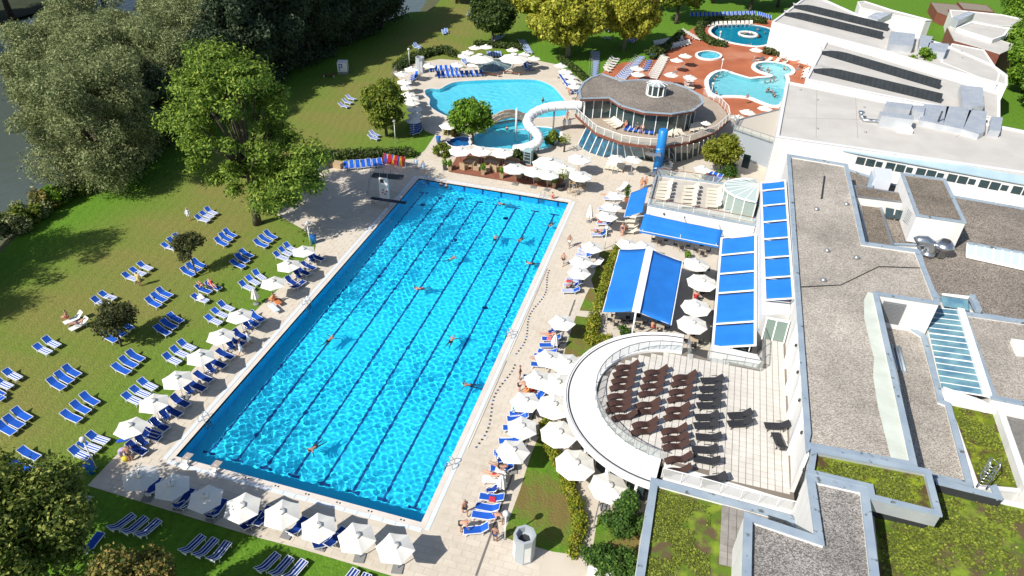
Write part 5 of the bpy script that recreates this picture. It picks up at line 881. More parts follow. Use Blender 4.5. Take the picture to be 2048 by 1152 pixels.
# ================================================================ TREES AND HEDGES
def leaf_mat(name, c1, c2, c3, trans=0.3):
    m = bpy.data.materials.new(name); m.use_nodes = True; nt = m.node_tree; N = nt.nodes.new; L = nt.links.new; b = nt.nodes['Principled BSDF']; out = nt.nodes['Material Output']
    g_ = N('ShaderNodeNewGeometry'); cr = N('ShaderNodeValToRGB'); e = cr.color_ramp.elements; e[0].color = (*c1, 1); e[1].color = (*c3, 1); k = e.new(0.55); k.color = (*c2, 1); e[0].position = 0.1; e[-1].position = 0.95
    L(g_.outputs['Random Per Island'], cr.inputs[0]); L(cr.outputs[0], b.inputs['Base Color']); b.inputs['Roughness'].default_value = 0.6; b.inputs['Specular IOR Level'].default_value = 0.25
    t = N('ShaderNodeBsdfTranslucent'); L(cr.outputs[0], t.inputs[0]); x = N('ShaderNodeMixShader'); x.inputs[0].default_value = trans; L(b.outputs[0], x.inputs[1]); L(t.outputs[0], x.inputs[2]); L(x.outputs[0], out.inputs[0]); MATS[name] = m; return m
LM_willow = leaf_mat('willow_leaf', (0.095, 0.13, 0.045), (0.20, 0.24, 0.095), (0.40, 0.42, 0.20))
LM_dark = leaf_mat('dark_leaf', (0.030, 0.055, 0.028), (0.055, 0.085, 0.042), (0.10, 0.135, 0.07))  # dark foliage; the shade among the bank trees is put into the colour
LM_ash = leaf_mat('ash_leaf', (0.065, 0.13, 0.014), (0.155, 0.25, 0.028), (0.32, 0.41, 0.06))
LM_plane = leaf_mat('plane_leaf', (0.18, 0.21, 0.02), (0.38, 0.39, 0.04), (0.56, 0.53, 0.08))
LM_maple = leaf_mat('maple_leaf', (0.06, 0.11, 0.012), (0.14, 0.20, 0.02), (0.28, 0.30, 0.04))
LM_fresh = leaf_mat('fresh_leaf', (0.06, 0.14, 0.012), (0.14, 0.27, 0.02), (0.26, 0.40, 0.04))
LM_front = leaf_mat('near_leaf', (0.05, 0.09, 0.014), (0.16, 0.21, 0.03), (0.38, 0.40, 0.10))
LM_autumn = leaf_mat('autumn_leaf', (0.08, 0.10, 0.02), (0.18, 0.18, 0.04), (0.40, 0.28, 0.08))
LM_hedge = leaf_mat('hedge_leaf', (0.09, 0.14, 0.01), (0.22, 0.27, 0.02), (0.42, 0.36, 0.04))
LM_darkhedge = leaf_mat('dark_hedge_leaf', (0.025, 0.05, 0.01), (0.06, 0.10, 0.02), (0.12, 0.16, 0.04))
LM_small = leaf_mat('olive_leaf', (0.05, 0.065, 0.02), (0.085, 0.10, 0.03), (0.12, 0.12, 0.05))
M_bark = mat('bark', (0.10, 0.08, 0.06), 0.95, (0.06, 0.048, 0.036), 4.0, 6, bump=0.6, bscale=12)
M_palebark = mat('pale_bark', (0.30, 0.26, 0.20), 0.95, (0.18, 0.15, 0.11), 3.0, 6, bump=0.5, bscale=10)
def leaf_mesh(name, clumps, n, size, seed, m, up=0.35, aspect=0.55, shell=0.55, droop=0.0):
    """n leaf quads spread through ellipsoid clumps [(centre, radii)]"""
    rg = np.random.default_rng(seed); c = np.array([k[0] for k in clumps], float); r = np.array([k[1] for k in clumps], float)
    w = (r[:, 0] * r[:, 1] * r[:, 2]) ** 0.72; idx = rg.choice(len(c), n, p=w / w.sum())
    d = rg.normal(size=(n, 3)); d /= np.linalg.norm(d, axis=1)[:, None]; rad = shell + (1.06 - shell) * rg.random(n) ** 0.6
    tw = 1 + 0.22 * np.sin(d[:, 0] * 6 + idx * 1.7) * np.sin(d[:, 1] * 5 + idx) + 0.12 * rg.normal(size=n)
    p = c[idx] + d * r[idx] * (rad * tw)[:, None]; p[:, 2] -= droop * rg.random(n) * (np.abs(d[:, 2]) < 0.6)
    nr = d * 0.9 + rg.normal(size=(n, 3)) * 0.75; nr[:, 2] += up; nr /= np.linalg.norm(nr, axis=1)[:, None]
    t = np.cross(nr, rg.normal(size=(n, 3))); t /= np.linalg.norm(t, axis=1)[:, None]; bt = np.cross(nr, t); s = size * (0.55 + 0.9 * rg.random(n))[:, None]
    v = np.stack([p - t * s, p - bt * s * aspect, p + t * s, p + bt * s * aspect], 1).reshape(-1, 3)
    me = bpy.data.meshes.new(name); me.vertices.add(4 * n); me.vertices.foreach_set('co', v.ravel()); me.loops.add(4 * n); me.loops.foreach_set('vertex_index', np.arange(4 * n)); me.polygons.add(n); me.polygons.foreach_set('loop_start', np.arange(n) * 4); me.materials.append(m); me.update(calc_edges=True); return me
def clumps_in(cen, rad, k, seed, rel=(0.26, 0.42), flat=1.0, fill_=0.82):
    rg = random.Random(seed); out = []
    for i in range(k):
        while True:
            d = Vector((rg.uniform(-1, 1), rg.uniform(-1, 1), rg.uniform(-1, 1)))
            if 0.25 < d.length < 1: break
        d = d.normalized() * (d.length ** 0.5) * fill_; q = rg.uniform(*rel); rm = (rad[0] + rad[1] + rad[2]) / 3 * q
        out.append(((cen[0] + d.x * rad[0], cen[1] + d.y * rad[1], cen[2] + d.z * rad[2]), (rm * rg.uniform(0.9, 1.3), rm * rg.uniform(0.9, 1.3), rm * flat * rg.uniform(0.8, 1.1))))
    return out
def tree(name, label, base, h, trunk_r, clumps, n, size, lm, bark=M_bark, seed=1, group=None, fork=0.45, limbs=9, cat='tree', **kw):
    t = thing(name, label, cat, base, 0, group); rg = random.Random(seed); top_c = max(c[0][2] for c in clumps); mb = MB(); cx = sum(c[0][0] for c in clumps) / len(clumps); cy = sum(c[0][1] for c in clumps) / len(clumps); fz = h * fork
    mb.tube([(0, 0, -0.1), (0.05 * trunk_r, 0, h * 0.12), (cx * 0.25, cy * 0.25, fz), (cx * 0.6, cy * 0.6, (fz + top_c) / 2), (cx, cy, top_c * 0.95)], [trunk_r * 1.35, trunk_r, trunk_r * 0.75, trunk_r * 0.45, trunk_r * 0.1], 10); tr_ = mb.build('trunk', bark, t)
    pick = sorted(clumps, key=lambda c: -c[1][0])[:limbs]
    for c in pick:
        e = Vector(c[0]); s0 = Vector((cx * 0.3, cy * 0.3, fz * rg.uniform(0.75, 1.15))); md = s0.lerp(e, 0.5) + Vector((rg.uniform(-.4, .4), rg.uniform(-.4, .4), 0.3)); MB().tube([s0, md, e], [trunk_r * 0.42, trunk_r * 0.26, trunk_r * 0.06], 6).build('limb', bark, t)
    o = bpy.data.objects.new('crown', leaf_mesh('crown', clumps, n, size, seed, lm, **kw)); C.objects.link(o); o.parent = t; return t
def dup_tree(t, loc, rz, sc_, label): c = copy_tree(t); place(c, loc, rz, label); c.scale = sc_ if isinstance(sc_, tuple) else (sc_,) * 3; return c

# the tall tree by the pool
cl_ = clumps_in((-0.6, 0.3, 12.2), (6.2, 6.2, 7.4), 74, 5, (0.12, 0.21), 0.5, 0.98) + clumps_in((4.8, -0.5, 7.4), (4.0, 3.8, 2.6), 15, 6, (0.18, 0.28), 0.5, 0.98) + [((-1, 0, 19.5), (3.2, 3.2, 1.5)), ((2.0, 0, 18.3), (3, 3, 1.4)), ((-3.4, -1, 17.0), (2.8, 2.8, 1.3)), ((6.5, -1, 7.8), (3.0, 2.8, 1.6)), ((7.8, 0.5, 10.0), (2.6, 2.6, 1.4)), ((4.6, -3, 6.0), (2.4, 2.4, 1.4)), ((-5.4, -2, 13.4), (2.4, 2.4, 1.3))]
tree('tall_tree', 'tall spreading tree with layered feathery foliage beside the diving tower', (-13.49, 32.85, 0), 20, 0.42, cl_, 52000, 0.21, LM_ash, seed=11, limbs=34, fork=0.36, aspect=0.36, up=0.7, droop=0.9, shell=0.25)
# grey-green willows on the river bank
wc = clumps_in((0, 0, 9.2), (7.2, 7.0, 7.4), 60, 21, (0.15, 0.27), 0.9, 1.0) + [((-3, -3, 4), (3.6, 3.4, 3.2)), ((3.5, -2.5, 4), (3.2, 3, 3))]
wil = tree('willow', 'silvery willow leaning over the river at the left edge', (-37.4, 36.0, -0.4), 15.5, 0.5, wc, 62000, 0.19, LM_willow, seed=21, limbs=12, fork=0.3, aspect=0.3, group='willows on the river bank')
for (loc, rz, s, lab) in (((-43.6, 42.0, -1.2), 1.2, 1.0, 'pale willow behind the first one over the river'), ((-41.5, 43.0, -0.3), 2.4, 0.92, 'willow with a dark hollow below its crown, near the lawn'), ((-47.5, 51.0, -1.5), 4.0, 1.06, 'broad willow crown at the top left of the picture'), ((-42.5, 53.5, -0.3), 5.1, 1.0, 'willow standing left of the tall dark trees'), ((-56.0, 60.0, -2.0), 0.5, 1.0, 'willow farther out at the water, top left corner'), ((-45.0, 63.0, -0.5), 3.1, 1.0, 'willow touching the dark wood at the top'), ((-50.0, 71.0, -1.0), 1.9, 1.0, 'willow far back at the top edge'), ((-50.5, 47.5, -1.8), 2.8, 1.0, 'willow at the water behind the first one, top left'), ((-58.5, 55.0, -2.4), 5.6, 1.05, 'outermost willow crown in the top left corner'), ((-64.0, 66.0, -2.4), 3.7, 1.1, 'willow crown at the top edge above the outermost one'),
        ((-41.0, 1.0, -0.5), 0.7, 1.0, 'willow outside the left edge shading the lower lawn'), ((-39.0, 10.0, -0.4), 2.0, 0.9, 'willow outside the left edge shading the middle lawn')):
    dup_tree(wil, loc, rz, s, lab)
# dark wood further along the bank
dc = clumps_in((0, 0, 10.5), (5.0, 5.0, 7.0), 34, 31, (0.24, 0.36), 1.0, 0.9)
dk = tree('bank_tree', 'dark tall bank tree next to the last willow', (-39.0, 70.0, -0.4), 17, 0.34, dc, 30000, 0.26, LM_dark, seed=31, limbs=10, fork=0.3, aspect=0.5, group='dark trees along the river bank')
for k, (loc, rz, s, lab) in enumerate((((-37.5, 61.5, -0.3), 2.0, 0.75, 'short dark tree in front of the willows'), ((-38.5, 78.0, -0.4), 1.0, 1.05, 'dark bank tree with two bare trunks showing'), ((-36.0, 86.5, -0.3), 3.0, 1.0, 'dark bank tree behind the white sign cube'), ((-37.0, 95.0, -0.3), 4.4, 1.1, 'dark bank tree at the top, left of the river gap'), ((-34.5, 103.5, -0.3), 5.2, 1.0, 'dark bank tree casting the long lawn shadow'), ((-33.5, 112.0, -0.3), 0.4, 0.95, 'dark bank tree just left of the bright river gap'), ((-44.0, 84.0, -1.0), 2.7, 1.1, 'dark tree in the second row behind the bank'), ((-43.0, 100.0, -1.0), 1.7, 1.1, 'dark tree in the second row near the river gap'), ((-30.0, 150.0, 0), 0.9, 1.0, 'dark tree beyond the river gap'), ((-22.0, 146.0, 0), 2.2, 0.9, 'dark tree at the top edge right of the river gap'), ((-26.0, 138.0, 0), 4.0, 0.8, 'dark tree shading the far end of the lawn'), ((-14.0, 142.0, 0), 3.5, 0.85, 'dark tree at the top edge above the striped loungers'), ((-41.0, 73.5, -0.5), 5.5, 1.1, 'dark tree close behind the tall pool tree'), ((-37.0, 48.0, -0.3), 0.3, 0.62, 'low dark tree added to darken the hollow between the willows'), ((-36.5, 55.5, -0.3), 4.6, 0.68, 'low dark tree added to darken the gap under the willows beside the tall pool tree'), ((-45.0, 91.5, -1.0), 0.2, 1.15, 'dark tree in the second row, middle'), ((-40.5, 107.0, -0.8), 3.9, 1.1, 'dark tree in the second row, far end'), ((-38.0, 116.5, -0.6), 2.9, 1.0, 'last dark tree before the river gap'), ((-36.5, 90.5, -0.3), 1.4, 0.9, 'dark tree with low branches above the lawn shadow'), ((-35.0, 99.0, -0.3), 0.1, 0.9, 'dark tree at the lawn edge, far part'), ((-52.0, 78.0, -1.5), 1.1, 1.2, 'dark tree in the third row behind the willows'), ((-52.0, 96.0, -1.5), 4.1, 1.2, 'dark tree in the third row near the top edge'))):  # two low copies are added to darken the hollow under the willows
    dup_tree(dk, loc, rz, s, lab)
for k in range(9): dup_tree(dk, (-122 + 5 * (k % 3), 62 + 9 * k, -2.6), k * 0.9, 1.7, 'dark tree on the far river bank, %s from the near end' % ORD[k])
# two small lawn trees
tree('young_tree', 'small thin tree between the upper rows of lawn loungers', (-13.47, 21.37, 0), 5, 0.07, clumps_in((-0.5, 0.6, 3.4), (1.5, 1.4, 1.5), 12, 41, (0.3, 0.45)), 3200, 0.13, LM_small, seed=41, limbs=5)
tree('young_tree', 'small round olive tree shading a trio of lawn loungers', (-13.06, 9.65, 0), 4.4, 0.09, clumps_in((-0.4, 0.4, 3.0), (1.9, 1.8, 1.4), 16, 42, (0.3, 0.45)), 4800, 0.13, LM_small, seed=42, limbs=6)
tree('maple_tree', 'dense round maple with yellowish tips left of the leisure pool', (-9.73, 61.28, 0), 8.6, 0.2, clumps_in((0, 0, 5.2), (3.3, 3.1, 3.4), 34, 43, (0.26, 0.4)), 17000, 0.20, LM_maple, seed=43)
tree('magnolia_tree', 'bright green tree in front of the leisure pool', (3.29, 62.9, 0), 6.7, 0.14, clumps_in((-0.2, 0, 4.3), (3.0, 2.8, 2.4), 26, 44, (0.26, 0.4)), 9000, 0.22, LM_fresh, seed=44)
tree('round_tree', 'dark green round tree above the far parasols', (-8.42, 110.38, 0), 9, 0.22, clumps_in((0, 0, 6.2), (4.4, 4.2, 3.4), 34, 45, (0.26, 0.4)), 15000, 0.27, LM_darkhedge, seed=45)
pt = tree('plane_tree', 'yellow green plane tree left of the path, nearest the leisure pool', (7.74, 107.73, 0), 13.5, 0.45, clumps_in((-0.8, 0, 8.6), (8.2, 7.4, 5.8), 62, 46, (0.17, 0.27)), 32000, 0.34, LM_plane, seed=46, limbs=14, bark=M_palebark, fork=0.3)
dup_tree(pt, (17.41, 116.61, 0), 2.1, (0.82, 0.82, 0.95), 'yellow green plane tree with a bare pale trunk right of the path'); dup_tree(pt, (-2.13, 122.78, 0), 4.0, 0.95, 'yellow plane tree at the top edge behind the first'); dup_tree(pt, (7.27, 133.69, 0), 5.2, 0.9, 'yellow plane tree at the top edge between the two nearer ones')
gt = tree('park_tree', 'green park tree with a dark trunk behind the terracotta terrace', (25.79, 140.34, 0), 11, 0.4, clumps_in((0, 0, 8), (6, 6, 4), 40, 47, (0.22, 0.34)), 18000, 0.32, LM_maple, seed=47, limbs=12)
for loc, rz, s, lab in (((17.74, 148.56, 0), 1.0, 0.9, 'green park tree at the top edge right of the plane trees'), ((41.89, 158.56, 0), 2.0, 0.9, 'park tree above the round pool'), ((48.44, 165.31, 0), 3.3, 0.95, 'park tree at the corner of the far hall'), ((32.77, 162.93, 0), 4.2, 0.9, 'park tree at the top edge above the round pool'), ((62.92, 193.63, 0), 5.2, 1.0, 'park tree beyond the far hall roof'), ((82.16, 211.87, 0), 0.6, 1.0, 'park tree beyond the sauna huts')): dup_tree(gt, loc, rz, s, lab)
rt_ = tree('garden_tree', 'bright green tree at the right edge beside the flat roofs', (90.51, 117.95, 0), 9.5, 0.25, clumps_in((0, 0, 5.6), (5, 5, 4.2), 40, 48, (0.24, 0.36)), 17000, 0.30, LM_fresh, seed=48)
for loc, rz, s, lab in (((94.36, 135.88, 0), 1.4, 0.9, 'green tree at the right edge behind the pointed roof corner'), ((101.81, 164.49, 0), 2.6, 1.0, 'green tree at the top right corner'), ((90.56, 106.58, 0), 3.9, 1.1, 'green tree at the right edge in front of the flat roofs')): dup_tree(rt_, loc, rz, s, lab)
tree('courtyard_tree', 'light green tree growing between two white halls', (*(70.44, 111.63, 5.5)[:2], 0), 7.4, 0.12, clumps_in((0, 0, 5.6), (2.1, 2.0, 2.0), 22, 49, (0.26, 0.4)), 5500, 0.24, LM_fresh, seed=49)
tree('locust_tree', 'yellow green small tree in front of the rotunda terrace', (38.55, 64.74, 0), 5.6, 0.1, clumps_in((-0.1, 0, 3.7), (2.6, 2.4, 2.1), 24, 50, (0.26, 0.4)), 8000, 0.17, leaf_mat('locust_leaf', (0.12, 0.15, 0.015), (0.21, 0.24, 0.02), (0.32, 0.32, 0.04)), seed=50)
# the crowns in the near left corner
tree('corner_tree', 'large leafy crown in the bottom left corner', (-1.2, -12.8, 0), 11.2, 0.3, clumps_in((0.8, 0.6, 7.6), (4.8, 4.6, 3.5), 52, 51, (0.2, 0.32)) + [((-3.2, 2.6, 6.8), (2.4, 2.4, 2.0)), ((3.6, 0.2, 5.6), (1.8, 1.8, 1.5))], 46000, 0.14, LM_front, seed=51, limbs=14, group='crowns above the near lawn')
tree('corner_tree', 'smaller bronze tinted crown at the bottom edge beside the corner crown', (8.0, -13.4, 0), 8.2, 0.2, clumps_in((0.3, 0.3, 5.6), (2.7, 2.6, 2.3), 30, 52, (0.22, 0.36)), 22000, 0.12, LM_autumn, seed=52, limbs=10, group='crowns above the near lawn')
tree('corner_tree', 'leafy crown outside the bottom edge shading the near lawn', (15.5, -15.0, 0), 8.2, 0.2, clumps_in((0, 0, 5.4), (3.2, 3, 2.4), 30, 53, (0.22, 0.36)), 16000, 0.14, LM_front, seed=53, group='crowns above the near lawn')
tree('corner_tree', 'leafy crown outside the left edge shading the striped loungers', (-8.5, -11.5, 0), 9.0, 0.25, clumps_in((0, 0, 6.0), (3.6, 3.4, 2.8), 34, 54, (0.22, 0.36)), 18000, 0.15, LM_front, seed=54, group='crowns above the near lawn')
# shrubs, hedges and bank growth
def shrub(label, base, clumps, n, size, lm, seed, name='shrub', cat='shrub', group=None):
    t = thing(name, label, cat, base, 0, group); o = bpy.data.objects.new('foliage', leaf_mesh('foliage', clumps, n, size, seed, lm, shell=0.35)); C.objects.link(o); o.parent = t
    for c in clumps[:4]: MB().tube([(0, 0, 0), tuple(c[0])], [0.05, 0.015], 6).build('stem', M_bark, t)
    return t
shrub('tall bushy green shrub with upright shoots beside the near green roof', (34.5, 3.58, 0), clumps_in((0, 0, 1.6), (1.5, 1.4, 1.6), 18, 61, (0.25, 0.4)) + [((0.1 * k - 0.4, 0.2 * (k % 3), 3.2), (0.3, 0.3, 0.9)) for k in range(8)], 9000, 0.10, LM_fresh if False else leaf_mat('deep_green_leaf', (0.025, 0.07, 0.012), (0.055, 0.13, 0.02), (0.12, 0.20, 0.03)), 61)
shrub('broad rounded dark green bush at the bottom edge', (34.12, 0.24, 0), clumps_in((0, 0, 0.9), (2.2, 1.2, 0.9), 22, 62, (0.25, 0.4)), 8000, 0.10, MATS['deep_green_leaf'], 62)
def hedge(label, line, w, h, lm, dens, seed, size=0.11, name='hedge', wob=0.0):
    base = line[0]; t = thing(name, label, 'hedge', (base[0], base[1], 0)); cl = []; rg = random.Random(seed)
    for i in range(len(line) - 1):
        a, b_ = Vector(line[i][:2] + (0,)), Vector(line[i + 1][:2] + (0,)); n = max(1, round((b_ - a).length / (w * 0.55)))
        for k in range(n + 1):
            p = a.lerp(b_, k / n) - Vector(base[:2] + (0,)); cl.append(((p.x + rg.uniform(-wob, wob), p.y + rg.uniform(-wob, wob), h * 0.5), (w * 0.58 * rg.uniform(0.9, 1.1), w * 0.58 * rg.uniform(0.9, 1.1), h * 0.55 * rg.uniform(0.9, 1.1))))
    o = bpy.data.objects.new('foliage', leaf_mesh('foliage', cl, int(dens * len(cl)), size, seed, lm, shell=0.45)); C.objects.link(o); o.parent = t
    core = MB()
    for i in range(len(line) - 1): core.bar(Vector((line[i][0] - base[0], line[i][1] - base[1], h * 0.35)), Vector((line[i + 1][0] - base[0], line[i + 1][1] - base[1], h * 0.35)), w * 0.5, h * 0.65)
    core.build('inner_twigs', M_bark, t); return t
hedge('clipped yellow green hedge left of the gable awning, far piece', [(28.3, 40.28, 0), (28.07, 35.44, 0)], 1.0, 1.25, LM_hedge, 330, 71); hedge('clipped yellow green hedge left of the gable awning, middle piece', [(28, 34.22, 0), (28.12, 29.03, 0)], 1.0, 1.25, LM_hedge, 330, 72)
hedge('angled yellow hedge between the gable awning and the ring roof', [(27.96, 27.08, 0), (28.24, 23.52, 0), (29.9, 23.67, 0)], 1.1, 1.15, LM_hedge, 330, 73)
hedge('low yellow green hedge curving along the lawn below the ring roof', [(26.65, 12.74, 0), (26.87, 10.64, 0), (27.82, 9.11, 0), (29.13, 7.42, 0), (29.95, 5.69, 0), (30.8, 4.54, 0), (31.31, 3.12, 0), (31.45, 0.7, 0)], 0.85, 0.8, LM_hedge, 300, 74, 0.10, wob=0.12)
hedge('dark hedge behind the blue chairs at the far left deck', [(-14.48, 51.25, 0), (-11.39, 52.68, 0), (-3.8, 56.06, 0)], 1.5, 1.3, LM_darkhedge, 260, 75, 0.16); hedge('dark clipped hedge around the left end of the leisure deck', [(-19.96, 88.98, 0), (-19.9, 93.53, 0), (-18.28, 98.29, 0), (-15.46, 101.71, 0), (-13.36, 100.2, 0)], 2.0, 1.3, LM_darkhedge, 260, 76, 0.2)
hedge('dark curved hedge around the round pool', [(36.73, 126.33, 0), (34.58, 126.59, 0), (32.46, 129.51, 0), (31.09, 134.48, 0), (31.19, 139.51, 0), (34.24, 144.65, 0), (40.85, 148.69, 0), (44.76, 148.04, 0)], 1.3, 1.2, LM_darkhedge, 300, 77, 0.24); hedge('dark low hedge along the path by the right deck parasols', [(6.76, 105.4, 0), (10.82, 100.13, 0), (13.53, 95.95, 0)], 1.2, 0.9, LM_darkhedge, 240, 78, 0.18)
hedge('dark hedge in front of the curved rows of white loungers', [(23.74, 112.61, 0), (25.47, 119.41, 0), (27.66, 131.5, 0)], 1.4, 1.0, LM_darkhedge, 260, 79, 0.22); hedge('olive grasses along the foot of the far hall', [(45.34, 124.37, 0), (48.07, 124.05, 0), (51.87, 122.83, 0)], 1.4, 1.3, LM_small, 300, 80, 0.22); hedge('dark hedge at the back of the far parasol terrace', [(-10.84, 108, 0), (-5.3, 108.76, 0), (-2.14, 108.61, 0)], 1.4, 1.1, LM_darkhedge, 240, 81, 0.2)
bush_pts = [(-38.54, 21.19, 0), (-37.17, 22.22, 0), (-37.17, 24.33, 0), (-37.61, 25.88, 0), (-37.7, 27.47, 0), (-37.52, 28.82, 0), (-37.62, 30.1, 0), (-37.15, 31.21, 0), (-36.96, 32.65, 0), (-36.76, 34.55, 0), (-36.26, 36.63, 0), (-35.82, 38.59, 0), (-35.31, 40.64, 0), (-35.06, 43.32, 0)]
for k, p in enumerate(bush_pts):
    s = 1.7 - 0.05 * k; shrub('wild bush on the river bank, %s from the left edge' % ORD[k], (p[0] - 1.2, p[1], 0), clumps_in((0, 0, s * 0.75), (s * 1.25, s * 1.15, s * 0.8), 10, 90 + k, (0.3, 0.5)), 2600, 0.16, (LM_darkhedge, LM_willow, LM_maple, LM_willow, LM_autumn, LM_fresh)[k % 6], 90 + k, 'bank_bush', 'bush', 'wild bushes on the river bank')
shrub('tall feathery grass clump at the end of the wooden deck', (0.51, 57.58, 0), clumps_in((0, 0, 0.9), (1.3, 1.1, 1.0), 10, 120, (0.3, 0.5)), 3200, 0.16, LM_maple, 120); shrub('green bush beside the slide landing', (14.72, 66.23, 0), clumps_in((0, 0, 1.0), (1.3, 1.2, 1.1), 10, 121, (0.3, 0.5)), 2600, 0.16, LM_maple, 121); shrub('low shrubs under the slide curve behind the sofa row', (11.16, 60.3, 0), clumps_in((0, 0, 0.5), (2.4, 0.9, 0.6), 10, 122, (0.3, 0.5)), 2600, 0.15, LM_darkhedge, 122); shrub('dark green bush between the locust tree and the grey annex', (39.5, 64.58, 0), clumps_in((0, 0, 0.8), (1.6, 1.5, 0.9), 12, 123, (0.3, 0.5)), 3000, 0.15, MATS['deep_green_leaf'], 123)
shrub('round shrub by the far right corner of the gable awning', (31.11, 25.79, 0), clumps_in((0, 0, 0.5), (0.5, 0.5, 0.55), 7, 124, (0.35, 0.5)), 900, 0.09, MATS['deep_green_leaf'], 124); shrub('reddish grasses beside the blue slide pool', (-0.64, 64.93, 0), clumps_in((0, 0, 0.5), (1.6, 0.8, 0.6), 8, 125, (0.3, 0.5)), 1600, 0.15, LM_autumn, 125)
shrub('dark shrubs beside the path at the terracotta terrace', (23.99, 114.7, 0), clumps_in((0, 0, 0.8), (2.0, 1.6, 0.9), 10, 126, (0.3, 0.5)), 1800, 0.24, LM_darkhedge, 126)
# palms
def palm(label, base, h, seed, pot=True):
    t = thing('palm', label, 'palm', base); rg = random.Random(seed)
    if pot: MB().lathe([(0.45, 0), (0.55, 0.55), (0.5, 0.58), (0.45, 0.5)], 16).build('pot', mat('dark_pot', (0.05, 0.05, 0.05), 0.6), t)
    MB().tube([(0, 0, 0.3 if pot else 0), (0.03, 0, h * 0.55), (0.05, 0.02, h)], [0.14, 0.12, 0.1], 8).build('trunk', M_bark, t)
    for k in range(22):
        a = k * 2.4; el = 0.9 - 1.5 * (k / 22); L_ = 0.95; d = Vector((math.cos(a) * math.cos(el), math.sin(a) * math.cos(el), math.sin(el))); s_ = Vector((-math.sin(a), math.cos(a), 0)); c0 = Vector((0.05, 0.02, h)); m1 = c0 + d * L_ * 0.6; v = [c0, m1]; f = MB()
        for j in range(7):
            an = (j - 3) * 0.3; e_ = m1 + (d * math.cos(an) + s_ * math.sin(an)) * L_ * 0.55 - Vector((0, 0, 0.12 * abs(j - 3) * 0.4)); f.add([m1 - s_ * 0.02, e_ - s_ * 0.0, m1 + s_ * 0.04 + Vector((0, 0, 0.02))], [(0, 1, 2)])
        f.bar(c0, m1, 0.03); f.build('frond', leafp, t)
leafp = mat('palm_green', (0.14, 0.20, 0.03), 0.6, (0.22, 0.24, 0.05), 2)
palm('potted fan palm at the end of the wooden deck', (18.74, 53.05, 0), 2.3, 1); palm('fan palm beside the rotunda glass front', (16.57, 64.69, 0), 2.0, 2, False)

# sedum and moss cushions growing on the planted roofs
LM_sedum = leaf_mat('sedum_leaf', (0.075, 0.085, 0.02), (0.13, 0.17, 0.02), (0.27, 0.32, 0.035), 0.15)
def sedum(root_name, poly, z, n, seed, size=0.07):
    rg = random.Random(seed); xs = [p[0] for p in poly]; ys = [p[1] for p in poly]; v = []; f = []; k = 0; tries = 0; q = offset(poly, -0.6)
    while k < n and tries < n * 12:
        tries += 1; x, y = rg.uniform(min(xs), max(xs)), rg.uniform(min(ys), max(ys)); d = noise.fractal((x * 0.45, y * 0.45, seed), 0.8, 2.0, 4)
        if not inside(x, y, q) or d + rg.uniform(-0.35, 0.35) < 0.02: continue
        s = size * rg.uniform(0.6, 1.6); a = rg.uniform(0, 6.28); h = rg.uniform(0.02, 0.10); ca, sa = math.cos(a) * s, math.sin(a) * s; tx, ty = rg.uniform(-0.5, 0.5) * s, rg.uniform(-0.5, 0.5) * s
        v += [(x - ca, y - sa, z + h * 0.4), (x + sa * 0.7, y - ca * 0.7, z + h * 0.4 + ty), (x + ca, y + sa, z + h + tx), (x - sa * 0.7, y + ca * 0.7, z + h)]; f.append((4 * k, 4 * k + 1, 4 * k + 2, 4 * k + 3)); k += 1
    b = MB(); b.add(v, f); o = wpart(bpy.data.objects[root_name], 'sedum', b, LM_sedum); o['kind'] = 'stuff'
sedum('big_moss_roof', [(49.9, 9.77, 5), (54.5, 10.29, 5), (58.77, 9.86, 5), (62.97, 9.91, 5), (61.1, 0.01, 5), (49.18, -3.59, 5)], 4.89, 15000, 3); sedum('green_roof_annex', [(35.64, 4.99, 4.6), (40.29, 4.46, 4.6), (40.57, -2.24, 4.6), (35.66, -7.45, 4.6)], 4.29, 9000, 4, 0.06); sedum('moss_box', [(45.46, 7.76, 8.02), (52.74, 8.05, 8.02), (52.76, 4.38, 8.02), (48.69, 4.5, 8.02), (48.67, 5.33, 8.02), (45.08, 5.41, 8.02)], 7.65, 4000, 5, 0.06); sedum('side_moss_roof', [(57.13, 19.8, 4.5), (60.89, 19.73, 4.5), (60.79, 11.55, 4.5), (57.35, 10.92, 4.5)], 4.36, 4500, 6)

und = []
for k in range(46):
    t_ = k / 45; y = 58 + 62 * t_; x = -37.5 + 4.2 * t_ - 2.5 * ((k * 7) % 3); und.append(((x, y, 1.3 + 0.5 * ((k * 5) % 4)), (2.2, 2.0, 1.6 + 0.4 * (k % 3))))
o = bpy.data.objects.new('undergrowth', leaf_mesh('undergrowth', und, 26000, 0.24, 77, LM_dark)); C.objects.link(o); tag(o, 'dark undergrowth below the bank trees', 'undergrowth', None, 'stuff')

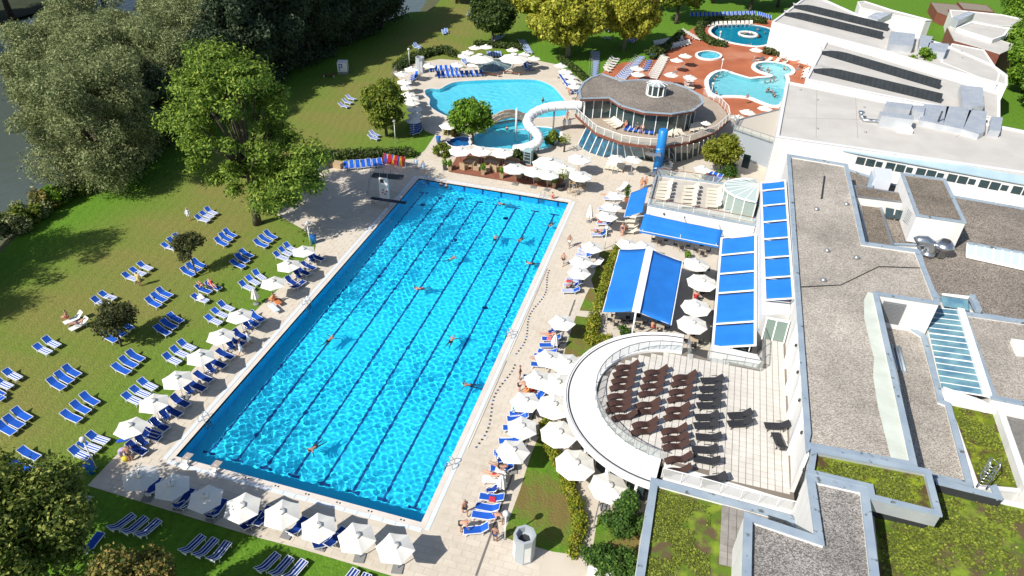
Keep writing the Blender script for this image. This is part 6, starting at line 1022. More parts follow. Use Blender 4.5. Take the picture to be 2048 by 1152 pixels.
# ================================================================ PARASOLS
def make_parasol(n, r, zr, za, ribs=True, m=M_canvas, flap=0.0):
    root = bpy.data.objects.new('parasol', None); C.objects.link(root)
    b = MB(); v = []; f = []; rings = [0.08, 0.35, 0.62, 0.85, 1.0]; per = 4; N_ = n * per
    for q in rings:
        for k in range(N_):
            a = 2 * PI * k / N_; ph = (k % per) / per; edge = r * math.cos(PI / n) / math.cos((ph - 0.5) * 2 * PI / n) ; sag = 0.035 * q * 4 * ph * (1 - ph); rr_ = edge * q * (1 - 0.02 * q * 4 * ph * (1 - ph)); v.append((rr_ * math.cos(a), rr_ * math.sin(a), za + (zr - za) * (q ** 1.06) - sag))
    for i in range(len(rings) - 1):
        for k in range(N_): f.append((i * N_ + k, i * N_ + (k + 1) % N_, (i + 1) * N_ + (k + 1) % N_, (i + 1) * N_ + k))
    f = [q[::-1] for q in f]; b.add(v, f); f0 = len(b.f)
    if flap:
        o0 = len(b.v); b.v += [(p[0], p[1], p[2] - flap) for p in v[-N_:]]; s0 = (len(rings) - 1) * N_
        for k in range(N_): b.f.append((s0 + k, s0 + (k + 1) % N_, o0 + (k + 1) % N_, o0 + k)); b.m.append(0); b.sm.append(False)
    can = b.build('canopy', m, root)
    vb = MB(); vb.lathe([(r * 0.24, za - 0.02), (r * 0.2, za + 0.03), (0.03, za + 0.13)], n); vb.build('vent_cap', m, can); MB().lathe([(0.03, za + 0.1), (0.03, za + 0.2), (0.01, za + 0.24)], 6).build('finial', M_dark, can)
    MB().tube([(0, 0, 0), (0, 0, za)], 0.032, 8).build('pole', M_whitep if n == 6 else M_metal, root); bs = MB(); bs.box(-0.36, 0.36, -0.36, 0.36, 0.0, 0.09); bs.build('base', mat('grey_base_slab', (0.22, 0.22, 0.22), 0.8), root)
    if ribs:
        for k in range(n):
            a = 2 * PI * k / n; MB().bar((r * 0.06 * math.cos(a), r * 0.06 * math.sin(a), za - 0.05), (r * 0.97 * math.cos(a), r * 0.97 * math.sin(a), zr - 0.03), 0.025).build('rib', M_metal, root)
    return root
hexp = make_parasol(6, 1.30, 2.16, 2.54); octp = make_parasol(8, 1.55, 2.25, 2.65); octs = make_parasol(8, 1.6, 2.3, 2.7, False, flap=0.12); smallp = make_parasol(6, 1.3, 2.1, 2.5, False); bigp = make_parasol(8, 2.7, 2.7, 3.6, False)
used_p = set()
def parasol(proto, c, label, group, rz=None):
    rz = random.uniform(-0.25, 0.25) if rz is None else rz
    o = proto if proto.name not in used_p else copy_tree(proto); used_p.add(proto.name); o.name = 'parasol'; used_p.add(o.name); place(o, (c[0], c[1], 0.015 if len(c) < 4 else c[3]), rz, label, group); tag(o, label, 'parasol', group); o.rotation_euler = (random.uniform(-0.035, 0.035), random.uniform(-0.035, 0.035), rz); s_ = random.uniform(0.95, 1.04); o.scale = (s_, s_, random.uniform(0.97, 1.04)); return o
near = [(0.61, -3.92, 2.55), (3.29, -3.92, 2.55), (6.11, -4.07, 2.55), (8.96, -3.93, 2.55), (11.86, -3.72, 2.55), (14.61, -3.87, 2.55), (17.49, -3.91, 2.55), (20.28, -3.92, 2.55)]
for k, c in enumerate(near): parasol(hexp, c, 'white hexagonal parasol, %s from the left in the near row' % ORD[k], 'parasols along the near pool end')
left = [(-3.31, -0.13, 2.55), (-3.41, 2.66, 2.55), (-3.32, 5.49, 2.55), (-3.31, 8.46, 2.55), (-3.38, 11.5, 2.55), (-3.33, 14.51, 2.55), (-3.35, 20.21, 2.55), (-3.43, 23.39, 2.55), (-3.38, 26.33, 2.55), (-12.66, 39.41, 2.55), (-12.54, 42.36, 2.55)]
LP = ['white parasol in the left pool row, %s from the near end' % ORD[k] for k in range(9)] + ['white parasol half hidden by the tall tree, lower of two', 'white parasol half hidden by the tall tree, upper of two']
for k, c in enumerate(left): parasol(hexp, c, LP[k], 'parasols along the left pool side')
right = [(25.38, 6.46, 2.55), (25.4, 8.98, 2.55), (24.96, 11.84, 2.55), (25.3, 14.64, 2.55), (25.48, 17.52, 2.55), (25.54, 22.89, 2.55), (25.38, 31.71, 2.55), (25.21, 33.63, 2.55), (25.64, 37.03, 2.55), (26.09, 44.14, 2.55), (26.25, 46.74, 2.55), (26.33, 49.72, 2.55), (29.27, 38.9, 2.55), (31.2, 38.9, 2.55)]
RP = ['white parasol in the right deck row, %s from the near end' % ORD[k] for k in range(12)] + ['white parasol at the far end of the long hedge', 'white parasol behind the ridge of the gable awning']
for k, c in enumerate(right): parasol(hexp, c, RP[k], 'parasols along the right pool side')
ringp = [(27.16, 17.19, 2.7), (26.95, 14.61, 2.7), (27.32, 11.9, 2.7), (28.34, 9.05, 2.7), (30.08, 6.54, 2.7), (32.82, 5.14, 2.7)]
for k, c in enumerate(ringp): parasol(octp, c, 'large octagonal cream parasol below the ring roof, %s from the far end' % ORD[k], 'parasols below the ring roof')
court = [(36.83, 36.87, 2.7), (37.7, 33.75, 2.7), (37.45, 29.12, 2.7), (37.31, 26.44, 2.7)]
for k, c in enumerate(court): parasol(octp, c, 'octagonal white parasol in the cafe court, %s from the terrace house' % ORD[k], 'parasols in the cafe court')
rest_ = [(3.98, 55.49, 2.6), (6.77, 56.15, 2.6), (9.67, 56.68, 2.6), (12.59, 52.63, 2.6), (15.1, 52.6, 2.6), (16.99, 52.37, 2.6), (21.05, 53.2, 2.6), (20.07, 58.08, 2.6), (18.68, 54.61, 2.6)]; RL = ['over the sofa row, leftmost', 'over the sofa row, middle', 'over the sofa row, right', 'at the wooden deck front, first', 'at the wooden deck front, second', 'at the wooden deck front, third', 'beside the potted palm', 'alone right of the largest bar parasol', 'between the largest bar parasol and the palm']
for k, c in enumerate(rest_): parasol(octs, c, 'white parasol %s' % RL[k], 'parasols of the pool bar')
o = parasol(bigp, [(16.45, 55.47, 3.4)][0], 'largest white parasol of the pool bar', 'parasols of the pool bar'); o.scale = (0.85, 0.85, 0.85)
for k, c in enumerate([(-5.15, 92.28, 3.2), (0.47, 95, 3.2)]): parasol(bigp, c, ('left', 'right')[k] + ' one of the two big parasols beside the glass roof', 'big parasols at the glass roof')
def far_parasols(pts, phrase, group, dirn='left'):
    for k, c in enumerate(pts): parasol(smallp, c, 'small white parasol, %s from the %s %s' % (ORD[k], dirn, phrase), group)
far_parasols([(-15.13, 84.4, 2.4), (-12.88, 87.02, 2.4), (-8.5, 89.47, 2.4), (-9.11, 94.56, 2.4), (-9.03, 96.82, 2.4), (-8.74, 100.1, 2.4), (-6.8, 101.15, 2.4), (-5.76, 90.63, 2.4), (-1.66, 101.42, 2.4), (1.14, 99.38, 2.4), (3.41, 97.78, 2.4), (8.91, 95.39, 2.4), (10.42, 92.92, 2.4), (11.54, 90.65, 2.4), (12.68, 88.24, 2.4), (13.59, 86.07, 2.4)], 'round the leisure pool', 'parasols round the leisure pool')
far_parasols([(-15.72, 81.28, 2.4), (-13.89, 78.26, 2.4), (-12.62, 75.69, 2.4), (-11.02, 73.11, 2.4), (-9.88, 71.42, 2.4), (-9, 69.69, 2.4), (-7.54, 67.35, 2.4), (-6.77, 65.29, 2.4), (-6.17, 63.24, 2.4), (-0.68, 63.04, 2.4)], 'down the left leisure deck', 'parasols down the left leisure deck', 'top')
far_parasols([(22.23, 98.87, 2.4), (22.81, 96.23, 2.4), (29.99, 109.91, 2.4), (28.68, 106.24, 2.4), (28.46, 97.68, 2.4), (31.71, 97.87, 2.4)], 'behind the rotunda', 'parasols behind the rotunda')
far_parasols([(42.95, 118.53, 2.4), (51.16, 116.44, 2.4), (40.39, 81.47, 2.4), (41.64, 84.32, 2.4), (43.16, 81.84, 2.4), (44.32, 86.64, 2.4), (45.38, 81.18, 2.4)], 'on the terracotta terrace', 'parasols on the terracotta terrace'); far_parasols([(24.65, 60.48, 2.5), (26.84, 60.78, 2.5), (36.26, 60.91, 2.5)], 'in front of the rotunda', 'parasols in front of the rotunda')
far_parasols([(35.58, 69.93, 5.6)], 'on the rotunda balcony', 'parasols on the rotunda balcony')
for o in [q for q in C.objects if q.get('group') == 'parasols on the rotunda balcony']: o.location.z = 3.56; o.scale = (0.6, 0.6, 0.7); o['label'] = 'small tilted white parasol on the rotunda balcony'
def closed_parasol(base, h, lab):
    t = thing('closed_parasol', lab, 'parasol', base, 0, 'closed parasols'); b = MB(); prof = []
    for k in range(9): q = k / 8; prof.append((0.30 * (1 - q) ** 0.7 + 0.05, 0.75 + q * (h - 0.75)))
    v = []; n = 16
    for r, z in prof:
        for j in range(n): a = 2 * PI * j / n; rr_ = r * (1 + 0.22 * (-1) ** j); v.append((rr_ * math.cos(a), rr_ * math.sin(a), z))
    b.add(v, [(i * n + j, i * n + (j + 1) % n, (i + 1) * n + (j + 1) % n, (i + 1) * n + j) for i in range(8) for j in range(n)]); b.build('folded_canopy', M_canvas, t); MB().tube([(0, 0, 0), (0, 0, h + 0.15)], 0.03, 8).build('pole', M_metal, t); MB().lathe([(0.33, 0), (0.33, 0.07), (0.1, 0.1)], 14).build('base', MATS['grey_base_slab'], t)
closed_parasol((23.83, 46.03, 0), 2.4, 'closed white parasol standing alone near the far right pool corner'); closed_parasol((25.16, 4.21, 0), 2.0, 'closed white parasol between the blue loungers on the near right deck'); closed_parasol((25.24, 21.4, 0), 1.9, 'closed white parasol below the open one at the drain'); closed_parasol((-4.95, 19.09, 0), 1.9, 'closed cream parasol on the left pool side')

# ================================================================ LOUNGERS
def stripe_mat(name, c1, c2, freq, thr=0.5):
    m = bpy.data.materials.new(name); m.use_nodes = True; nt = m.node_tree; b = nt.nodes['Principled BSDF']; N = nt.nodes.new; L = nt.links.new; s = N('ShaderNodeSeparateXYZ'); L(N('ShaderNodeTexCoord').outputs['Object'], s.inputs[0])
    mu = N('ShaderNodeMath'); mu.operation = 'MULTIPLY_ADD'; mu.inputs[1].default_value = freq; mu.inputs[2].default_value = 10.25; L(s.outputs[1], mu.inputs[0]); fr = N('ShaderNodeMath'); fr.operation = 'FRACT'; L(mu.outputs[0], fr.inputs[0]); gt_ = N('ShaderNodeMath'); gt_.operation = 'GREATER_THAN'; gt_.inputs[1].default_value = thr; L(fr.outputs[0], gt_.inputs[0])
    x = N('ShaderNodeMix'); x.data_type = 'RGBA'; x.inputs[6].default_value = (*c1, 1); x.inputs[7].default_value = (*c2, 1); L(gt_.outputs[0], x.inputs[0]); L(x.outputs[2], b.inputs['Base Color']); b.inputs['Roughness'].default_value = 0.85; b.inputs['Specular IOR Level'].default_value = 0.15; MATS[name] = m; return m
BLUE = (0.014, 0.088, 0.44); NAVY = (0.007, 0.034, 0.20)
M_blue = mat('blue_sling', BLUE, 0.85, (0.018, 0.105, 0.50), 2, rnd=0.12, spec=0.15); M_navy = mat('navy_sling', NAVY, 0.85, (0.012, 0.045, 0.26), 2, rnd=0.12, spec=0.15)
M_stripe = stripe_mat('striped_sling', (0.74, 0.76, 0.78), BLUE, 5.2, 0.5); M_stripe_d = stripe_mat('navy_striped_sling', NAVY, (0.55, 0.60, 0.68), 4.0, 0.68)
M_frame = mat('white_lounger_frame', (0.72, 0.73, 0.75), 0.5); M_cream = mat('cream_plastic', (0.66, 0.61, 0.50), 0.55, rnd=0.05); M_wplastic = mat('white_plastic', (0.74, 0.74, 0.72), 0.45); M_wicker = mat('brown_wicker', (0.045, 0.020, 0.015), 0.7, (0.060, 0.028, 0.021), 30, 2, bump=0.4, bscale=60); M_blackmesh = mat('black_mesh', (0.022, 0.022, 0.026), 0.6, (0.032, 0.032, 0.036), 20)
def make_lounger(name, mseat, mback, mframe, z=0.33, rise=0.42, wdt=0.62, flat=False, arms=False):
    root = bpy.data.objects.new(name, None); C.objects.link(root); w = wdt / 2; hx = 0.28
    fr = MB()
    for s in (-1, 1): fr.bar((-0.95, s * w, z), (hx, s * w, z), 0.05, 0.05)
    fr.bar((-0.95, -w, z), (-0.95, w, z), 0.05, 0.05); fr.bar((hx, -w, z - 0.02), (hx, w, z - 0.02), 0.04, 0.04); fr.build('frame', mframe, root)
    v = []; f = []; n = 6
    for i in range(n + 1):
        x = -0.93 + (hx + 0.93) * i / n; dz = -0.03 * math.sin(PI * i / n); v += [(x, -w + 0.02, z + 0.03 + dz), (x, w - 0.02, z + 0.03 + dz)]
    MB().add(v, [(2 * i, 2 * i + 2, 2 * i + 3, 2 * i + 1) for i in range(n)], 0, True).build('seat', mseat, root)
    L_ = 0.68; ang = math.asin(rise / L_); ex, ez = hx + L_ * math.cos(ang), z + rise; v = []
    for i in range(n + 1):
        q = i / n; dz = -0.03 * math.sin(PI * q); v += [(hx + (ex - hx) * q, -w + 0.02, z + 0.03 + (ez - z) * q + dz), (hx + (ex - hx) * q, w - 0.02, z + 0.03 + (ez - z) * q + dz)]
    bk = MB().add(v, [(2 * i, 2 * i + 2, 2 * i + 3, 2 * i + 1) for i in range(n)], 0, True).build('backrest', mback, root)
    bf = MB()
    for s in (-1, 1): bf.bar((hx, s * w, z), (ex, s * w, ez), 0.045, 0.045)
    bf.bar((ex, -w, ez), (ex, w, ez), 0.045, 0.045); bf.build('backrest_frame', mframe, bk)
    for x in (-0.8, hx + 0.12):
        for s in (-1, 1): MB().bar((x, s * w, 0), (x, s * w, z), 0.045).build('leg', mframe, root)
    MB().bar((hx + 0.42, 0, z - 0.05), (hx + 0.36, 0, z + rise * 0.5), wdt * 0.7, 0.025).build('prop', mframe, bk) if rise > 0.2 and not flat else None
    if arms:
        for s in (-1, 1): MB().bar((-0.05, s * w, z + 0.22), (hx + 0.15, s * w, z + 0.24), 0.05, 0.03).build('armrest', mframe, root)
    return root
def make_wave(name):
    root = bpy.data.objects.new(name, None); C.objects.link(root); pr_ = [(-1.0, 0.14), (-0.85, 0.23), (-0.6, 0.32), (-0.35, 0.34), (-0.1, 0.29), (0.15, 0.22), (0.3, 0.22), (0.5, 0.36), (0.75, 0.56), (0.95, 0.74)]
    for nm, sl in (('seat', pr_[:7]), ('backrest', pr_[6:])):
        v = []
        for x, z in sl: v += [(x, -0.27, z), (x, 0.27, z), (x, -0.27, z - 0.04), (x, 0.27, z - 0.04)]
        k = len(sl); fs = []
        for i in range(k - 1): a = 4 * i; fs += [(a, a + 4, a + 5, a + 1), (a + 2, a + 3, a + 7, a + 6), (a, a + 2, a + 6, a + 4), (a + 1, a + 5, a + 7, a + 3)]
        fs += [(0, 1, 3, 2), (4 * k - 4, 4 * k - 2, 4 * k - 1, 4 * k - 3)]; MB().add(v, fs).build(nm, M_wicker, root)
    for x, z in ((-0.6, 0.29), (0.4, 0.26)):
        for s in (-0.24, 0.24): MB().bar((x, s, 0), (x, s, z), 0.05).build('leg', M_dark, root)
    return root
def make_far(name, mseat, mframe, rise=0.4):
    """one small mesh for the rows far behind"""
    b = MB(); w = 0.31; z = 0.34; hx = 0.25; b.add([(-0.95, -w, z), (-0.95, w, z), (hx, w, z), (hx, -w, z), (0.85, -w, z + rise), (0.85, w, z + rise)], [(0, 3, 2, 1), (3, 4, 5, 2)], 0)
    for s in (-w, w): b.bar((-0.97, s, z - 0.02), (hx, s, z - 0.02), 0.06, 0.06, 1); b.bar((hx, s, z - 0.02), (0.87, s, z + rise), 0.06, 0.06, 1)
    for x in (-0.8, 0.3):
        for s in (-w, w): b.bar((x, s, 0), (x, s, z), 0.05, None, 1)
    return b.build(name, [mseat, mframe])
def make_chair(name):
    root = bpy.data.objects.new(name, None); C.objects.link(root); MB().add([(-0.25, -0.26, 0.34), (-0.25, 0.26, 0.34), (0.2, 0.26, 0.30), (0.2, -0.26, 0.30)], [(0, 3, 2, 1)]).build('seat', M_navy, root); MB().add([(0.2, -0.26, 0.30), (0.2, 0.26, 0.30), (0.62, 0.26, 0.92), (0.62, -0.26, 0.92)], [(0, 3, 2, 1)]).build('backrest', M_navy, root)
    for s in (-0.28, 0.28): MB().tube([(-0.35, s, 0), (0.15, s, 0.30), (0.64, s, 0.95)], 0.022, 6).build('back_leg', M_steel, root); MB().tube([(0.45, s, 0), (0.0, s, 0.36), (-0.3, s, 0.36)], 0.022, 6).build('front_leg', M_steel, root); MB().bar((-0.2, s, 0.55), (0.32, s, 0.55), 0.05, 0.03).build('armrest', M_whitep, root)
    return root
PROTO = {'plain': (make_lounger('sun_lounger', M_blue, M_blue, M_frame), 'plain blue sun lounger'), 'striped': (make_lounger('sun_lounger', M_stripe, M_blue, M_frame), 'striped blue and white sun lounger'), 'navy': (make_lounger('sun_lounger', M_navy, M_navy, M_frame), 'navy blue sun lounger'),
         'dstriped': (make_lounger('sun_lounger', M_stripe_d, M_stripe_d, M_frame), 'navy striped sun lounger'), 'cream': (make_lounger('sun_lounger', M_cream, M_cream, M_cream, rise=0.45), 'cream sun lounger'), 'black': (make_lounger('sun_lounger', M_blackmesh, M_blackmesh, M_dark, rise=0.4, arms=True), 'black mesh sun lounger'), 'wave': (make_wave('sun_lounger'), 'brown wicker sun lounger'),
         'white': (make_lounger('sun_lounger', M_wplastic, M_wplastic, M_wplastic, rise=0.45), 'white plastic sun lounger'), 'fblue': (make_far('sun_lounger', M_blue, M_frame), 'blue sun lounger'), 'fstriped': (make_far('sun_lounger', stripe_mat('far_striped_sling', (0.66, 0.70, 0.76), BLUE, 5.2, 0.32), M_frame), 'blue striped sun lounger'), 'fwhite': (make_far('sun_lounger', M_cream, M_cream), 'white sun lounger'), 'chair': (make_chair('deck_chair'), 'folding navy deck chair')}
PROTO['plain_low'] = (make_lounger('sun_lounger', M_blue, M_blue, M_frame, rise=0.30), ''); PROTO['striped_low'] = (make_lounger('sun_lounger', M_stripe, M_blue, M_frame, rise=0.32), ''); PROTO['navy_low'] = (make_lounger('sun_lounger', M_navy, M_navy, M_frame, rise=0.26), '')
used_l = set(); SIDE3 = ['upper', 'middle', 'lower']; SIDE2 = ['upper', 'lower']
FAR = []; N_THINGS = [0]
def lounger(kind, foot, head, label, group, z=None, now=False):
    if kind[0] == 'f' and not now: FAR.append((math.dist(foot, (34.07, -28.7, 43.3)), kind, foot, head, label, group, z)); return
    N_THINGS[0] += kind != 'chair'
    alt = kind + '_low'
    if alt in PROTO and random.random() < 0.4: kind = alt
    pr_, _ = PROTO[kind]; o = pr_ if kind not in used_l else copy_tree(pr_); used_l.add(kind); d = Vector(head) - Vector(foot); c = (Vector(head) + Vector(foot)) / 2
    place(o, (c.x, c.y, 0.0 if z is None else z), math.atan2(d.y, d.x)); tag(o, label, 'deck chair' if kind == 'chair' else 'sun lounger', group); return o
def row(kind, n, p, phrase, group, z=None, jit=0.10):
    """n loungers from (foot, head) = p[0:2] to p[2:4]"""
    look = PROTO[kind][1]
    for k in range(n):
        t = k / max(1, n - 1); f_, h_ = lerp(p[0], p[2], t), lerp(p[1], p[3], t); a = random.uniform(-jit, jit); h_ = (h_[0] + a, h_[1] - a, h_[2])
        wd = (SIDE3[k] if n == 3 else SIDE2[k] if n == 2 else ORD[k]); lounger(kind, f_, h_, '%s, %s %s' % (look, wd, phrase), group, z)
def pairs(kind, pts, phrase, group, z=None, tail='from the near end'):
    look = PROTO[kind][1]
    for k in range(len(pts) // 2): lounger(kind, pts[2 * k], pts[2 * k + 1], '%s %s, %s %s' % (look, phrase, ORD[k], tail), group, z)
LG = 'sun loungers on the left lawn'
row('striped', 3, [(-18.85, 32.79, 0.4), (-20.92, 33.42, 0.4), (-18.89, 31.15, 0.4), (-20.79, 31.43, 0.4)], 'of the trio beside the man in white', LG); row('striped', 3, [(-18.7, 26.63, 0.4), (-20.53, 27.15, 0.4), (-18.43, 24.79, 0.4), (-20.6, 25.1, 0.4)], 'of the trio left of the thin tree', LG); row('plain', 3, [(-13.68, 29.06, 0.4), (-16.06, 29.82, 0.4), (-13.52, 27.15, 0.4), (-15.91, 27.94, 0.4)], 'of the trio between thin tree and trunk', LG)
row('striped', 3, [(-18.25, 20.6, 0.4), (-20.45, 21.05, 0.4), (-18.6, 18.59, 0.4), (-20.32, 18.86, 0.4)], 'of the trio beside the figure in yellow', LG); row('plain', 3, [(-13.36, 22.77, 0.4), (-15.4, 23.32, 0.4), (-13.28, 21.02, 0.4), (-15.68, 21.7, 0.4)], 'of the trio at the thin tree foot', LG); row('plain', 3, [(-9.53, 25.98, 0.4), (-11.81, 26.63, 0.4), (-9.34, 23.99, 0.4), (-11.58, 24.59, 0.4)], 'of the trio right of the thin tree', LG)
row('plain', 3, [(-9.24, 30.18, 0.4), (-11.43, 30.98, 0.4), (-9.24, 28.36, 0.4), (-11.54, 28.93, 0.4)], 'of the trio just below the tall trunk', LG); row('striped', 3, [(-5.92, 28.6, 0.4), (-7.74, 29.26, 0.4), (-5.94, 26.79, 0.4), (-7.88, 27.25, 0.4)], 'of the trio nearest the blue bin', LG); row('striped', 3, [(-5.96, 22.58, 0.4), (-8.29, 23.66, 0.4), (-6.19, 20.72, 0.4), (-8.42, 21.38, 0.4)], 'of the trio under the two umbrellas', LG)
row('striped', 2, [(-18.16, 15.14, 0.4), (-20.46, 15.43, 0.4), (-18.13, 14.06, 0.4), (-20.42, 14.33, 0.4)], 'of the pair left of the upper trios', LG); row('plain', 3, [(-13.07, 17.19, 0.4), (-15.68, 17.75, 0.4), (-12.99, 15.38, 0.4), (-15.65, 16.08, 0.4)], 'of the trio above the olive tree shadow', LG); row('striped', 3, [(-6.16, 17.13, 0.4), (-8.19, 17.53, 0.4), (-5.83, 14.89, 0.4), (-8.26, 15.33, 0.4)], 'of the trio beside the seventh left parasol', LG)
row('plain', 3, [(-13.26, 11.65, 0.4), (-15.55, 12.26, 0.4), (-13.47, 9.75, 0.4), (-15.63, 10.25, 0.4)], 'of the trio below the olive tree', LG); row('plain', 3, [(-9.47, 13.97, 0.4), (-11.88, 14.56, 0.4), (-9.41, 12.02, 0.4), (-11.87, 12.65, 0.4)], 'of the trio in the olive tree shadow', LG); row('striped', 2, [(-17.7, 7.55, 0.4), (-20.24, 8.03, 0.4), (-17.68, 6.56, 0.4), (-20.21, 6.96, 0.4)], 'of the pair left of the olive tree', LG)
row('plain', 3, [(-9.27, 8.28, 0.4), (-11.85, 8.85, 0.4), (-9.34, 6.5, 0.4), (-11.75, 7, 0.4)], 'of the trio right of the bare patch', LG); row('striped', 3, [(-5.96, 10.93, 0.4), (-8.23, 11.31, 0.4), (-5.95, 8.91, 0.4), (-8.49, 9.46, 0.4)], 'of the trio beside the fourth left parasol', LG); row('striped', 2, [(-17.42, 3.04, 0.4), (-20.1, 3.52, 0.4), (-17.36, 2.01, 0.4), (-19.97, 2.44, 0.4)], 'of the pair at the left edge', LG)
row('plain', 3, [(-13.08, 4.92, 0.4), (-15.58, 5.43, 0.4), (-12.96, 3.18, 0.4), (-15.67, 3.72, 0.4)], 'of the trio left of the bare patch', LG); row('striped', 3, [(-5.86, 5.52, 0.4), (-8.23, 6.03, 0.4), (-5.98, 3.76, 0.4), (-8.23, 4.1, 0.4)], 'of the trio beside the second left parasol', LG); row('plain', 3, [(-9.08, 2.55, 0.4), (-11.71, 3.15, 0.4), (-9.1, 0.62, 0.4), (-11.65, 1.03, 0.4)], 'of the trio above the lamp post shadow', LG); row('plain', 3, [(-12.84, -0.49, 0.4), (-15.6, 0.03, 0.4), (-13.06, -2.03, 0.4), (-15.37, -1.57, 0.4)], 'of the trio at the lower left edge', LG)
row('striped', 3, [(-5.53, -0.58, 0.4), (-7.75, -0.46, 0.4), (-5.53, -2.36, 0.4), (-8, -2.05, 0.4)], 'of the trio behind the lamp post', LG); row('plain', 2, [(-9.18, -3.5, 0.4), (-11.65, -3.19, 0.4), (-9.1, -4.52, 0.4), (-10.93, -4.36, 0.4)], 'of the pair beside the corner crown', LG); row('plain', 2, [(-17.68, 1.12, 0.4), (-19.18, 1.44, 0.4), (-17.36, 0.76, 0.4), (-18.9, 1.05, 0.4)], 'of the cut off pair at the left edge', LG)
lounger('striped', *[(-9.33, 17.6, 0.4), (-11.49, 17.84, 0.4)], 'striped sun lounger with a white towel near the sunbathing couple', LG); row('plain', 2, [(-9.53, 19.8, 0.4), (-11.34, 20.04, 0.4), (-9.83, 18.97, 0.4), (-12.27, 19.36, 0.4)], 'of the two below the thin tree', LG)
row('white', 2, [(-20.14, 10.3, 0.4), (-19.27, 12.42, 0.4), (-18.87, 9.63, 0.4), (-18.13, 11.86, 0.4)], 'of the pair with sunbathers on the lawn', LG)
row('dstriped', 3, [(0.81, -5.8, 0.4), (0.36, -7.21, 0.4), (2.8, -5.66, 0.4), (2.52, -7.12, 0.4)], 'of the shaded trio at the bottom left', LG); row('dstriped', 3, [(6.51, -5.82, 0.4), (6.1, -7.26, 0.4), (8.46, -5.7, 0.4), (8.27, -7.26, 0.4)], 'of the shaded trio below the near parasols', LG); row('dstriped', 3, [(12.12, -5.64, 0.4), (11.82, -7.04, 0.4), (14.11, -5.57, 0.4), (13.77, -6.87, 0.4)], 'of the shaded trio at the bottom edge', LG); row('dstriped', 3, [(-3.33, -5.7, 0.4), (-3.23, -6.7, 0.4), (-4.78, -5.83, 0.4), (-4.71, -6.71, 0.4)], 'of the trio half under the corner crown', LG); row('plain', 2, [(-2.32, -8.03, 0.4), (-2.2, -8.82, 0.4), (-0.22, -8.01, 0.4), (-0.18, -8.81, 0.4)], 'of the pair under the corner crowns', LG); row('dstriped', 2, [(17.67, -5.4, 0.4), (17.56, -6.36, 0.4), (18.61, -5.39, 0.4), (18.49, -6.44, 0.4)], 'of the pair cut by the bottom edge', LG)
# left pool side: two navy loungers and a deck chair under each parasol
LS = 'loungers along the left pool side'
pairs('navy', [(-2.01, -0.65, 0.4), (-4.12, -0.3, 0.4), (-1.93, 0.96, 0.4), (-4.06, 0.98, 0.4)], 'at the first left parasol', LS); pairs('navy', [(-2.12, 1.2, 0.4), (-4.33, 1.37, 0.4), (-1.9, 1.9, 0.4), (-4.29, 2.36, 0.4), (-1.91, 3.55, 0.4), (-4.22, 3.94, 0.4), (-1.98, 4.65, 0.4), (-4.33, 5.13, 0.4), (-1.88, 6.7, 0.4), (-4.16, 7.11, 0.4), (-2, 7.8, 0.4), (-4.3, 8.24, 0.4), (-1.96, 9.76, 0.4), (-4.24, 10.15, 0.4), (-1.98, 10.98, 0.4), (-4.28, 11.4, 0.4), (-2.19, 12.93, 0.4), (-4.25, 13.17, 0.4), (-2.48, 13.74, 0.4), (-4.21, 14.19, 0.4)], 'on the left pool side', LS)
pairs('navy', [(-2.31, 22.79, 0.4), (-4.28, 23.57, 0.4), (-2.28, 23.51, 0.4), (-2.56, 22.24, 0.4), (-2.05, 24.92, 0.4), (-4.34, 25.52, 0.4), (-1.94, 26.07, 0.4), (-4.39, 26.66, 0.4), (-2.08, 27.94, 0.4), (-4.27, 28.4, 0.4)], 'at the upper left parasols', LS, None, 'from below'); pairs('plain', [(-12.33, 38.12, 0.4), (-14.25, 39.17, 0.4), (-12.38, 38.96, 0.4), (-14.16, 39.9, 0.4), (-12.47, 40.48, 0.4), (-14.54, 41.3, 0.4), (-12.51, 41.64, 0.4), (-14.69, 42.49, 0.4), (-12.37, 42.49, 0.4), (-14.2, 42.88, 0.4), (-12.68, 43.86, 0.4), (-14.72, 44.58, 0.4)], 'half hidden by the tall tree', LS, None, 'from below'); pairs('plain', [(-2.86, 15.82, 0.4), (-4.26, 16.18, 0.4), (-2.82, 16.65, 0.4), (-4.16, 17.08, 0.4)], 'near the orange towel', LS)
pairs('chair', [(-2.3, -0.04, 0.4), (-3.51, 0.33, 0.4), (-2.44, 1.91, 0.4), (-3.45, 2.16, 0.4)], 'at the first left parasols', LS); pairs('chair', [(-2.51, 2.77, 0.4), (-3.82, 3.39, 0.4), (-2.43, 5.89, 0.4), (-3.79, 6.42, 0.4), (-2.16, 8.67, 0.4), (-3.77, 9.35, 0.4), (-2.44, 11.92, 0.4), (-3.8, 12.59, 0.4), (-2.76, 15.05, 0.4), (-3.85, 15.5, 0.4)], 'on the left pool side', LS); pairs('chair', [(-2.39, 23.95, 0.4), (-3.83, 24.69, 0.4), (-2.59, 27, 0.4), (-4.09, 28.06, 0.4), (-20.95, 51.06, 0.4), (-22.58, 51.81, 0.4)], 'at the upper left parasols', LS)
